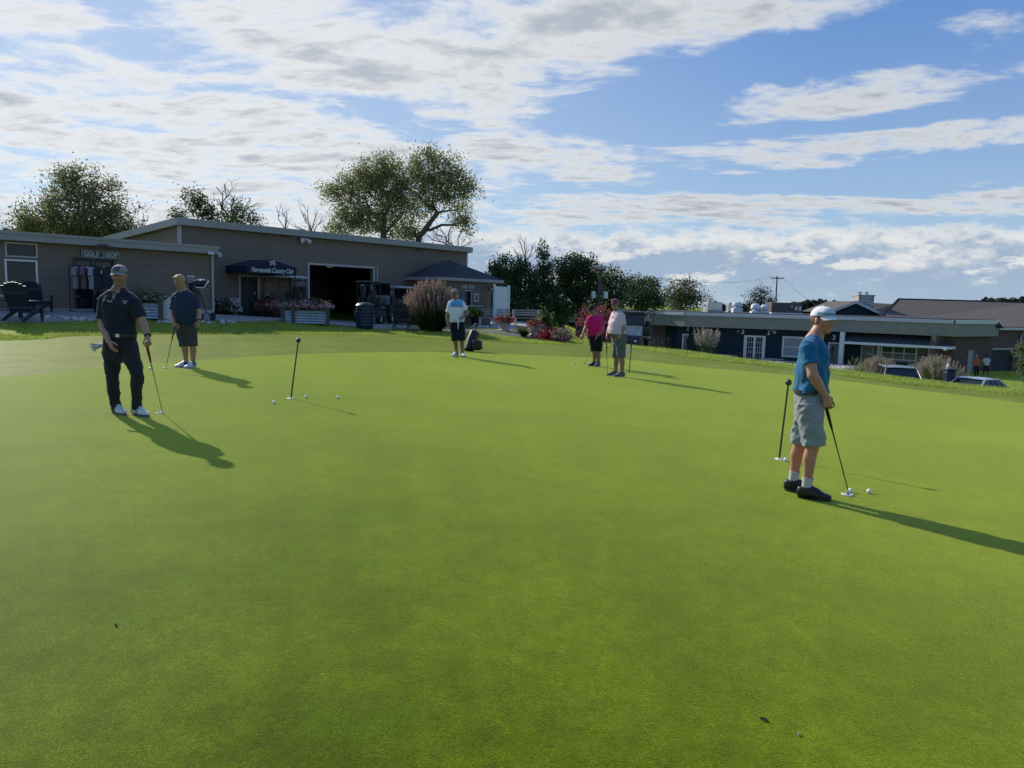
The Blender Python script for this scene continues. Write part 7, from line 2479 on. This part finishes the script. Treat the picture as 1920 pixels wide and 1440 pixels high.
tree('dark_tree', 'dark tree just right of the left utility pole', 54, [(1145, 600), (1145, 545)], [(1140, 520, 24, 18), (1150, 540, 26, 26), (1138, 565, 32, 26)], leaf=.24, dens=3.0, spread=.26, trunk_r=.22, seed=25, **DK)
tree('dark_tree', 'low wide dark tree at the right end of the dark row', 57, [(1205, 600), (1205, 560)], [(1185, 535, 26, 16), (1215, 538, 24, 18), (1200, 560, 44, 22), (1230, 560, 20, 22)], leaf=.24, dens=2.8, spread=.26, trunk_r=.24, seed=26, **DK)
tree('pale_tree', 'paler loose-leaved tree right of the dark row, over the club house roof', 85, [(1280, 600), (1280, 560)], [(1270, 540, 20, 14), (1290, 545, 20, 18), (1262, 562, 22, 18), (1300, 565, 16, 16), (1280, 565, 30, 18), (1283, 529, 8, 6)], leaf=.38, base=(.12, .15, .06), dens=1.3, lp=11, spread=.6, trunk_r=.25, seed=27, alt=(.10, .11, .05), alt_p=.2)
tree('pale_tree', 'small pale tree top between the larger pale tree and the roof units', 95, [(1325, 600), (1325, 575)], [(1322, 560, 10, 8), (1330, 570, 12, 8)], leaf=.36, base=(.11, .14, .06), dens=1.3, lp=11, spread=.5, trunk_r=.18, seed=28)
tree('pine_tree', 'spreading pine with layered boughs behind the white roof fans', 90, [(1430, 600), (1428, 560)], [(1424, 546, 16, 5), (1438, 553, 12, 4), (1412, 556, 14, 5), (1430, 563, 22, 5), (1408, 568, 10, 5), (1442, 570, 12, 6), (1425, 574, 24, 6)], leaf=.42, base=(.035, .055, .03), dens=2.4, lp=11, spread=.42, trunk_r=.2, seed=29, width=.3)

# far wooded skyline
def woods(name, label, pts, Y, seed, base=(.028, .045, .024), leaf=1.1, step=4.5):
    r = np.random.default_rng(seed)
    P = []
    for (x0, y0), (x1, y1) in zip(pts, pts[1:]):
        n = int(abs(x1 - x0) / step) + 1
        for i in range(n):
            x = x0 + (x1 - x0) * i / n; y = y0 + (y1 - y0) * i / n + r.uniform(-2.2, 3.0)
            c = A(at(x, y, Y + r.uniform(-8, 8))); rad = r.uniform(4, 8) * Y / FPX
            foot = hz(c[0], c[1]) - 1
            m_ = 150
            d = r.normal(size=(m_, 3)); d /= np.linalg.norm(d, axis=1)[:, None]
            zc = c[2] - rad - np.abs(r.normal(size=m_)) * rad * 1.6
            q = c + d * rad * A((1.1, 1.1, .9)); q[:, 2] = np.minimum(q[:, 2] - rad, c[2]); q[:, 2] -= (r.uniform(size=m_) ** 2) * (max(c[2] - foot, 1)) * .9
            P.append(q)
    P = np.concatenate(P)
    cols = np.tile(A(base), (len(P), 1)) * r.uniform(.5, 1.6, (len(P), 1))
    o = leaf_mesh(name, P, leaf * r.uniform(.6, 1.5, len(P)), cols, None, seed=seed, width=.8)
    o['kind'] = 'stuff'; o['label'] = label
    return o


woods('distant_woods', 'far wooded skyline seen over the club house roof', [(1335, 566), (1360, 572), (1385, 566), (1400, 572), (1440, 572), (1480, 571), (1500, 566), (1545, 561), (1552, 572), (1566, 562), (1580, 570), (1600, 575)], 210, 41)
woods('distant_woods', 'far wooded skyline above the brown shingled roof at right', [(1790, 566), (1835, 564), (1862, 557), (1890, 560), (1930, 558)], 260, 42)
woods('distant_woods', 'dark shrubbery seen low between the dark trees', [(915, 580), (990, 592), (1060, 596)], 62, 43, (.016, .028, .012), .5, 5)
woods('distant_woods', 'tree tops low behind the golf shop roof at the far left', [(-60, 425), (0, 432), (40, 428), (100, 425), (200, 425), (270, 436)], 60, 44, (.05, .062, .025), .4, 6)

# ------------------------------------------------------------------ utility poles and wires
def pole(px, y0, y1, Y, label, arm, boxes):
    b = at(px[1], y1, Y); t = at(px[0], y0, Y)
    b.z = min(b.z, hz(b.x, b.y)) - .3
    e = empty('utility_pole', b, 0, label, 'utility pole')
    mb = MB(); mb.tube([(0, 0, 0), t - b], [.14, .10], 10); mb.build('mast', M['bark'], e, smooth=True)
    tt = t - b
    if arm:
        mb = MB(); mb.box((-arm, -.06, -.06), (arm, .06, .06), M=Matrix.Translation(tt + Vector((0, -.15, -.35)))); mb.build('crossarm', M['bark'], e)
        for x in np.linspace(-arm * .92, arm * .92, 6):
            mb = MB(); mb.lathe([(.04, 0), (.09, .05), (.05, .12), (.09, .16), (.03, .26)], tt + Vector((x, -.15, -.29)), 10); mb.build('insulator', M['concrete'], e)
    for dx, y, s in boxes:
        z = at(px[0], y, Y).z - b.z
        mb = MB(); mb.lathe([(.0, 0), (s, .02), (s, s * 2.6), (s * .5, s * 2.8), (0, s * 2.85)], (dx, -.25, z), 14); mb.tube([(0, 0, z + s), (dx, -.2, z + s)], .05, 6); mb.build('transformer', M['galv'], e, smooth=True)
    return e, t


e1, t1 = pole((1126, 1121), 497, 600, 49, 'left utility pole carrying two grey transformer drums', .35, [(-.40, 560, .17), (.40, 560, .17)])
e2, t2 = pole((1457, 1454), 518, 600, 120, 'right utility pole with a crossarm over the club house roof', 1.0, [])


def wire(a, b, sag, label, r=.02):
    a, b = Vector(a), Vector(b)
    pts = [a.lerp(b, k / 24) - Vector((0, 0, sag * 4 * (k / 24) * (1 - k / 24))) for k in range(25)]
    mb = MB(); mb.tube(pts, r, 5); tag(mb.build('power_line', M['rubber']), label, 'power line')


wire(t1 + Vector((.3, 0, -.3)), t2 + Vector((-.9, 0, -.1)), .9, 'thin power line between the two utility poles', .016)
wire(t2 + Vector((.9, 0, -.1)), at(1560, 590, 75), .4, 'thin power line dropping from the right pole to the gabled roof', .018)
wire(at(-30, 392, 48), at(250, 428, 60), .3, 'thin power line crossing the sky at the far left', .012)

# ------------------------------------------------------------------ shrubs, grasses and flowers
def shrub(name, label, loc, rad, n, leaf, base, seed, cat='shrub', flowers=None, alt=None, alt_p=0, stem=True, up=.2, width=.55, var=.35):
    """loc: foot; rad: half sizes"""
    r = np.random.default_rng(seed)
    e = empty(name, loc, 0, label, cat)
    d = r.normal(size=(n, 3)); d /= np.linalg.norm(d, axis=1)[:, None]; d[:, 2] = d[:, 2] * .5 + .5
    q = r.uniform(.25, 1, (n, 1)) ** .6 * r.uniform(.85, 1.12, (n, 1))
    P = d * q * A((rad[0], rad[1], rad[2] * 1.0)); P[:, 2] = np.abs(P[:, 2]) + .02
    k = r.integers(0, max(n // 12, 1), n)
    leaf_mesh('foliage', P, leaf * r.uniform(.6, 1.4, n), shade_cols(k, max(n // 12, 1), base, r, var, alt, alt_p), e, seed=seed, up=up, width=width)
    if stem:
        mb = MB()
        for i in range(9):
            a = r.uniform(0, 6.28); t = A((math.cos(a) * rad[0] * .6, math.sin(a) * rad[1] * .6, rad[2] * r.uniform(.5, .9)))
            mb.tube(wig((0, 0, -.05), t, 3, r, .06), [.014, .012, .009, .006], 5)
        mb.build('stem', M['bark_dark'], e)
    if flowers:
        m_, cols, fs, zmin = flowers
        d = r.normal(size=(m_, 3)); d /= np.linalg.norm(d, axis=1)[:, None]; d[:, 2] = np.abs(d[:, 2]) * .6 + zmin
        P = d * A(rad) * r.uniform(.8, 1.12, (m_, 1))
        P = np.repeat(P, 5, 0) + r.normal(size=(m_ * 5, 3)) * fs * .35
        C = A(cols)[r.integers(0, len(cols), m_)] * r.uniform(.8, 1.15, (m_, 1))
        leaf_mesh('flowers', P, np.full(len(P), fs), np.repeat(C, 5, 0), e, M['petal'], seed=seed + 1, width=.8, up=.3)
    return e


def grass_clump(name, label, loc, h_, rad, n, base, plume, n_pl, seed, pl_len=.35, lean=.35, cat='ornamental grass', plw=.05, dome=0.0):
    r = np.random.default_rng(seed)
    e = empty(name, loc, 0, label, cat)
    V = []; Q = []; C = []

    def blade(az, rr, hh, le, wd, col):
        hh = hh * (1 - dome * min(rr / rad, 1) ** 2)
        p0 = A((math.cos(az) * rr * (.25 + .4 * dome), math.sin(az) * rr * (.25 + .4 * dome), -.03)); out = A((math.cos(az), math.sin(az), 0)); sd_ = A((-math.sin(az + .6), math.cos(az + .6), 0))
        b0 = len(V)
        for i in range(5):
            t = i / 4
            c = p0 + out * (rr * .75 * t ** 1.6 + le * t ** 3) + A((0, 0, hh * (t - .28 * le / max(hh, .1) * t ** 3)))
            w_ = wd * (1 - t * .85)
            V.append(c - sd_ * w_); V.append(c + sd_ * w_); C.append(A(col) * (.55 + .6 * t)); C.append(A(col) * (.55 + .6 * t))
        for i in range(4): Q.append((b0 + 2 * i, b0 + 2 * i + 1, b0 + 2 * i + 3, b0 + 2 * i + 2))
        return c, out
    for i in range(n):
        blade(r.uniform(0, 6.28), rad * r.uniform(.2, 1), h_ * r.uniform(.5, .95), lean * rad * r.uniform(.2, 1.2), .008 + .006 * r.uniform(), A(base) * r.uniform(.6, 1.4))
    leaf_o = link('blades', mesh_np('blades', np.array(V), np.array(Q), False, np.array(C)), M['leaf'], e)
    V.clear(); Q.clear(); C.clear()
    if n_pl:
        P = []; cc = []
        for i in range(n_pl):
            az = r.uniform(0, 6.28); rr = rad * r.uniform(.1, .95); hh = h_ * r.uniform(.72, 1.0)
            t, out = blade(az, rr, hh, lean * rad * .3, .004, A(base) * 1.1)
            L_ = pl_len * r.uniform(.7, 1.2); dv = unit(out * .45 * rr / rad + A((0, 0, 1)) + r.normal(size=3) * .12)
            m_ = 16
            s = np.linspace(0, 1, m_)[:, None]
            P.append(t + dv * (s - .3) * L_ + r.normal(size=(m_, 3)) * plw * .4 * np.sin(np.pi * np.clip(s, .08, .95)))
            cc.append(np.tile(A(plume[r.integers(0, len(plume))]) * r.uniform(.75, 1.2), (m_, 1)))
        link('stalks', mesh_np('stalks', np.array(V), np.array(Q), False, np.array(C)), M['leaf'], e)
        P = np.concatenate(P); cc = np.concatenate(cc)
        leaf_mesh('plumes', P, plw * 1.3 * r.uniform(.7, 1.4, len(P)), cc, e, M['petal'], up=.9, width=.35, seed=seed)
    return e


def size_at(px0, px1, Y): return (at(px1, 600, Y) - at(px0, 600, Y)).x
def high_at(px, y0, g): return at(px, y0, g.y).z - g.z


g = ground_at(809, 620)
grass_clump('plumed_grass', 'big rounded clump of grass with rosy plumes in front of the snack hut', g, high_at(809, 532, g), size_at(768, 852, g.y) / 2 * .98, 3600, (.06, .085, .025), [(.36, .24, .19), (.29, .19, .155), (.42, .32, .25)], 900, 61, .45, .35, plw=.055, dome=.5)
PK = [(.62, .30, .38), (.58, .42, .46), (.62, .52, .50), (.55, .12, .22)]
r_ = np.random.default_rng(3)
g, Wd = pl1[1], pl1[2]
shrub('flower_bed', 'mass of pink and white flowers filling the steel planter by the garage', (g.x, g.y, g.z + .58), (Wd * .58, .40, .42), 1500, .10, (.06, .085, .03), 63, 'flowers', (520, PK, .075, .15), stem=False)
grass_clump('spiky_grass', 'tuft of tan spiky grass behind the pink planter flowers', (g.x + .15, g.y + .25, g.z + .6), high_at(572, 551, g) - .6, .28, 70, (.20, .15, .08), [(.4, .3, .2)], 0, 64, cat='grass')
g, Wd = pl2[1], pl2[2]
shrub('trailing_plant', 'pale green trailing plants in the planter beside the white post', (g.x, g.y, g.z + .55), (Wd * .62, .40, .34), 900, .11, (.13, .15, .08), 65, 'plant', (60, [(.5, .5, .42)], .06, .2), stem=False)
g0 = Vector((g.x - .45, g.y + .25, g.z + .5))
grass_clump('red_canna', 'red-leaved canna with tall pale tips behind the man in dark navy', g0, at(262, 520, g.y).z - g0.z, .36, 60, (.16, .05, .04), [(.5, .42, .38)], 0, 66, .22, .3, 'plant', .06)
p = at(417, 590, 30.5)
shrub('white_rose_bush', 'bush dotted with white flowers left of the drinks trolley', drop(p.x, p.y), (.75, .55, .72), 900, .09, (.03, .05, .02), 67, 'shrub', (60, [(.5, .5, .49)], .07, .2))
p = WB.world(WB.uz(492, 585)[0], -.5, 0); g = drop(p.x, p.y)
shrub('climbing_plant', 'narrow climbing plant with pale leaves right of the barn door', g, (.22, .2, high_at(492, 545, g)), 420, .10, (.05, .07, .03), 68, 'plant', (26, [(.6, .6, .56)], .08, .3))
p = at(507, 590, 32.0); g = drop(p.x, p.y)
shrub('low_shrub', 'low rusty shrub below the front of the red golf cart', g, (.5, .4, .5), 420, .09, (.10, .06, .03), 69)
# patio pots
g = ground_at(892, 612); e = empty('plant_pot', g, 0, 'black plant pot left of the benches holding a lime green plant', 'plant pot')
mb = MB(); mb.lathe([(.20, 0), (.27, .42), (.30, .44), (.30, .50), (.25, .50), (.24, .44), (0, .44)], n=20); mb.build('pot', M['black'], e, smooth=True)
shrub('potted_plant', 'lime green leafy plant in the black pot left of the benches', g + Vector((0, 0, .42)), (.36, .36, .52), 170, .26, (.22, .27, .05), 71, 'plant', up=.7)
RD = [(.42, .05, .06), (.50, .12, .12), (.34, .03, .05), (.55, .25, .22)]


def urn(px, foot, top, half, label_u, label_f, seed):
    g = ground_at(px, foot); e = empty('flower_urn', g, 0, label_u, 'urn')
    mb = MB(); mb.lathe([(.26, 0), (.27, .05), (.20, .10), (.22, .20), (.32, .42), (.36, .44), (.36, .50), (.30, .50), (.28, .44), (0, .44)], n=20); mb.build('bowl', M['concrete'], e, smooth=True)
    hh = high_at(px, top, g)
    shrub('red_flowers', label_f, g + Vector((0, 0, .42)), (size_at(px - half, px + half, g.y) / 2 * 1.0, .45, max(hh - .42, .25)), 420, .10, (.06, .05, .03), seed, 'flowers', (150, RD, .10, .1), stem=False)
    return g


g = urn(946, 621, 598, 17, 'pale stone urn of red flowers in front of the left bench', 'red flowers crowding the stone urn before the left bench', 72)
grass_clump('spiky_grass', 'lime spike plant rising out of the left urn of red flowers', g + Vector((.1, 0, .45)), .5, .2, 26, (.16, .2, .05), [], 0, 73, cat='grass')
g = urn(1003, 630, 604, 14, 'grey stone urn of red flowers in front of the right bench', 'red flowers crowding the stone urn before the right bench', 74)
grass_clump('spiky_grass', 'pale spike plant rising out of the right urn of red flowers', g + Vector((.05, 0, .45)), .55, .3, 40, (.20, .18, .12), [], 0, 75, cat='grass')
g = ground_at(982, 631); grass_clump('fountain_grass', 'green fountain grass tuft between the two stone urns', g, high_at(982, 606, g), .38, 700, (.09, .12, .03), [], 0, 76, lean=.6)
g = ground_at(1035, 637); shrub('red_begonias', 'low bed of bright red begonias at the edge of the bank', g, (.62, .5, .52), 520, .10, (.09, .02, .025), 77, 'flowers', (170, [(.5, .03, .07), (.55, .10, .14), (.6, .3, .3), (.35, .02, .05)], .10, .1), stem=False)
g = ground_at(1016, 634); shrub('red_begonias', 'small strip of dull red edging flowers right of the stone urn', g, (.5, .3, .2), 220, .08, (.07, .03, .025), 78, 'flowers', (60, RD, .07, .1), stem=False)
g = ground_at(1055, 641); shrub('dusty_shrub', 'grey-green flower clump with pale specks right of the red begonias', g, (.45, .4, .62), 620, .07, (.11, .11, .075), 79, 'shrub', (60, [(.5, .42, .4), (.5, .2, .22)], .06, .2))
g = ground_at(1052, 634); grass_clump('canna_leaves', 'bright green canna leaves standing over the red begonias', Vector((g.x, g.y + .8, g.z)), high_at(1054, 596, g), .35, 36, (.12, .18, .03), [], 0, 80, cat='plant')
for mb_ in (1,):
    p = at(1022, 610, 36.5); shrub('leafy_plant', 'tall green leafy plant right of the right bench', drop(p.x, p.y), (.42, .4, 1.25), 420, .20, (.06, .10, .03), 81, 'plant', up=.5)
# red maple behind the pink golfers
p = at(1128, 640, 33.5); g = drop(p.x, p.y)
rm = empty('red_maple', g, 0, 'spreading red-leaved maple behind the two pink-shirted golfers', 'tree')
r_ = np.random.default_rng(82)
L3 = [(A(at(x, y, 33.5 + dd)) - A(g), (rx * 33.5 / FPX, rx * 28 / FPX, ry * 33.5 / FPX)) for x, y, rx, ry, dd in ((1100, 612, 18, 26, 0), (1125, 588, 26, 12, .3), (1140, 605, 22, 22, .2), (1150, 625, 20, 20, -.2), (1112, 632, 16, 14, -.2), (1186, 607, 15, 18, .3), (1170, 600, 16, 16, .1), (1095, 592, 10, 8, 0))]
P, k, CC = clustered(L3, 60, 12, .12, r_, .5)
mb = MB()
for c, rad in L3:
    mb.tube(wig((0, 0, -.1), c * A((.4, .4, .6)), 3, r_, .04) + wig(c * A((.4, .4, .6)), c, 3, r_, .06)[1:], [.07, .06, .05, .04, .03, .02, .012], 6)
mb.build('trunk', M['bark_dark'], rm, smooth=True)
leaf_mesh('crown', P, .13 * r_.uniform(.6, 1.4, len(P)), shade_cols(k, len(CC), (.24, .055, .062), r_, .4, (.30, .14, .13), .25), rm, seed=82)
# club house planting
for px, py, Y, hh, lab, sd in ((1318, 668, 50, 2.05, 'left half of the tall bleached plume grass against the navy wall', 90), (1332, 669, 50, 1.95, 'right half of the tall bleached plume grass against the navy wall', 91)):
    p = at(px, 632 if sd == 90 else 634, Y); b = drop(p.x, p.y); hh = p.z + .3 - b.z
    grass_clump('pampas_grass', lab, b, hh, .45, 160, (.05, .08, .03), [(.46, .42, .34), (.38, .35, .28)], 46, sd, .55, .7, plw=.10)
for px, py, Y, hh, rad, lab, pl, sd in ((1612, 681, 40, 1.7, .85, 'green and tan grass clump left of the parked station wagon', [(.30, .28, .16)], 92), (1648, 679, 42, 1.7, 1.0, 'tan-plumed grass clump just behind the mirror of the station wagon', [(.42, .36, .27), (.36, .30, .22)], 93),
                              (1757, 676, 40, 2.0, 1.25, 'large tan-topped grass clump right of the station wagon', [(.40, .35, .24), (.44, .38, .28)], 94)):
    p = at(px, py - 5, Y); b = drop(p.x, p.y); hh = p.z + .1 - b.z
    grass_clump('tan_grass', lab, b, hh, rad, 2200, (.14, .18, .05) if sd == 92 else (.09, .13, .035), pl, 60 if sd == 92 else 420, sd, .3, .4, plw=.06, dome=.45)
for px, y, Y, lab, sd in ((1238, 652, 46, 'dry twiggy shrub in front of the brick corner', 95),):
    p = at(px, y, Y); grass_clump('dry_shrub', lab, drop(p.x, p.y), p.z + .6 - hz(p.x, p.y), .8, 160, (.16, .10, .07), [(.3, .2, .14)], 30, sd, .25, .3, 'shrub', .05)
for px, y, Y, lab, sd in ((1278, 664, 48, 'low green shrub below the narrow grey door', 96), (1405, 676, 44, 'low green shrub in front of the white patio door', 97), (1556, 688, 42, 'low green shrub beside the man in bright blue', 98)):
    p = at(px, y - 6, Y); shrub('low_shrub', lab, drop(p.x, p.y), (.8, .5, max(p.z - hz(p.x, p.y), .5)), 380, .13, (.04, .065, .025), sd)
p = at(1912, 655, 42); b = Vector((p.x, p.y, hz(p.x, p.y)))
tree('young_tree', 'young green tree cut off by the right edge near the downspout', 42, [(1922, 742), (1920, 660)], [(1912, 658, 10, 9), (1925, 650, 14, 10), (1916, 690, 10, 12), (1928, 680, 12, 20)], leaf=.2, base=(.11, .15, .05), dens=14, lp=12, spread=.22, trunk_r=.06, seed=99)
p = at(1781, 691, 37); b = drop(p.x, p.y)
e = empty('grey_bin', b, 0, 'dark bin with a pale jug on top right of the tan-topped grass', 'bin')
mb = MB(); mb.box((-.22, -.2, 0), (.22, .2, 1.05), bev=.05); mb.build('bin_body', M['navy_plastic'], e)
mb = MB(); mb.box((-.24, -.22, 1.05), (.24, .22, 1.13), bev=.03); mb.build('lid', M['navy_plastic'], e)
mb = MB(); mb.lathe([(.06, 1.13), (.07, 1.22), (.04, 1.26), (.04, 1.30), (0, 1.30)], (-.1, 0, 0), 12); mb.build('jug', M['white'], e)
e.scale = (1, 1, (p.z - b.z) / 1.13)

# ------------------------------------------------------------------ the rough: real grass blades along the bank
def blades(name, label, pts, h0, h1, wd, cols, seed):
    r = np.random.default_rng(seed); n = len(pts)
    z = hgt(pts[:, 0], pts[:, 1])
    az = r.uniform(0, 6.283, n); hh = r.uniform(h0, h1, n); le = hh * r.uniform(.1, .9, n); la = r.uniform(0, 6.283, n)
    b = np.column_stack([pts[:, 0], pts[:, 1], z - .005])
    s = np.column_stack([np.cos(az), np.sin(az), np.zeros(n)]) * (wd * r.uniform(.6, 1.3, n))[:, None]
    t = b + np.column_stack([np.cos(la) * le, np.sin(la) * le, hh])
    V = np.stack([b - s, b + s, t], 1).reshape(-1, 3)
    c = A(cols)[r.integers(0, len(cols), n)] * r.uniform(.7, 1.3, (n, 1))
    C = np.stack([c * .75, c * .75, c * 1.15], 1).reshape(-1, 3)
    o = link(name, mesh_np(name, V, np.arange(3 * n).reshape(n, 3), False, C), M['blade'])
    o['kind'] = 'stuff'; o['label'] = label
    return o


rb = np.random.default_rng(77)
seg = np.array([p for p in ROUGH_C if -24 < p[0] < 26 and p[1] > 8])
sl_ = np.r_[0, np.cumsum(np.hypot(*np.diff(seg, axis=0).T))]
def along(n, d0, d1, pw=1.0):
    s = rb.uniform(0, sl_[-1], n); d = d0 + (d1 - d0) * rb.uniform(0, 1, n) ** pw
    x = np.interp(s, sl_, seg[:, 0]); y = np.interp(s, sl_, seg[:, 1])
    tx = np.gradient(seg[:, 0]); ty = np.gradient(seg[:, 1]); ln = np.hypot(tx, ty)
    nx_, ny_ = np.interp(s, sl_, -ty / ln), np.interp(s, sl_, tx / ln)
    return np.column_stack([x + nx_ * d, y + ny_ * d])
P = np.concatenate([along(150000, 0, 7.5, 1.15), along(36000, -.05, .7)])
a_ = P[:, 0] / P[:, 1]
keep = np.ones(len(P), bool)
for q, rr in ((pl1[1], .6),): keep &= np.hypot(P[:, 0] - q.x, P[:, 1] - q.y) > rr
# keep the blades off the paving and stones
pw_ = np.array([wl_(WS, US, -4.0), wl_(WS, 0, -3.6), wl_(WS, UE * .5, -2.2), wl_(WS, UE, -2.4), wl_(WB, 2.0, -4.2), wl_(WB, 5.0, -6.6), wl_(WB, 9, -9.0), wl_(WB, 13, -8.4), gpt(840, 617), gpt(884, 622.5), gpt(957, 630.5), gpt(1003, 635.5), gpt(1050, 639)])
keep &= (sdist(P[:, 0], P[:, 1], pw_) < 0) | (a_ > .075)
P = P[keep]
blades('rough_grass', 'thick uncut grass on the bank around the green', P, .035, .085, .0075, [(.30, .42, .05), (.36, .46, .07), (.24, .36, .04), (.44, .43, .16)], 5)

# bits lying on the green
for px, py, c, lb, s_ in ((1433, 1356, (.03, .035, .012), 'small dark fallen leaf on the green low in the right foreground', .018), (1497, 1384, (.5, .5, .42), 'tiny pale chip on the green near the small dark leaf', .008), (218, 1178, (.03, .04, .012), 'small dark fallen leaf on the green in the left foreground', .012)):
    g = ground_at(px, py); mb = MB(); n = 9
    vs = [Vector((s_ * math.cos(2 * PI * k / n) * (1.5 if k in (0, 1) else 1), s_ * .55 * math.sin(2 * PI * k / n), .004 + .004 * math.sin(k * 2.1))) for k in range(n)] + [Vector((0, 0, .012))]
    mb.add(vs, [(k, (k + 1) % n, n) for k in range(n)], c)
    o = mb.build('fallen_leaf' if c[0] < .1 else 'wood_chip', M['petal'], color=True); o.location = (g.x, g.y, hz(g.x, g.y) + .013); o.rotation_euler = (0, 0, px * .37)
    tag(o, lb, 'leaf' if c[0] < .1 else 'chip')
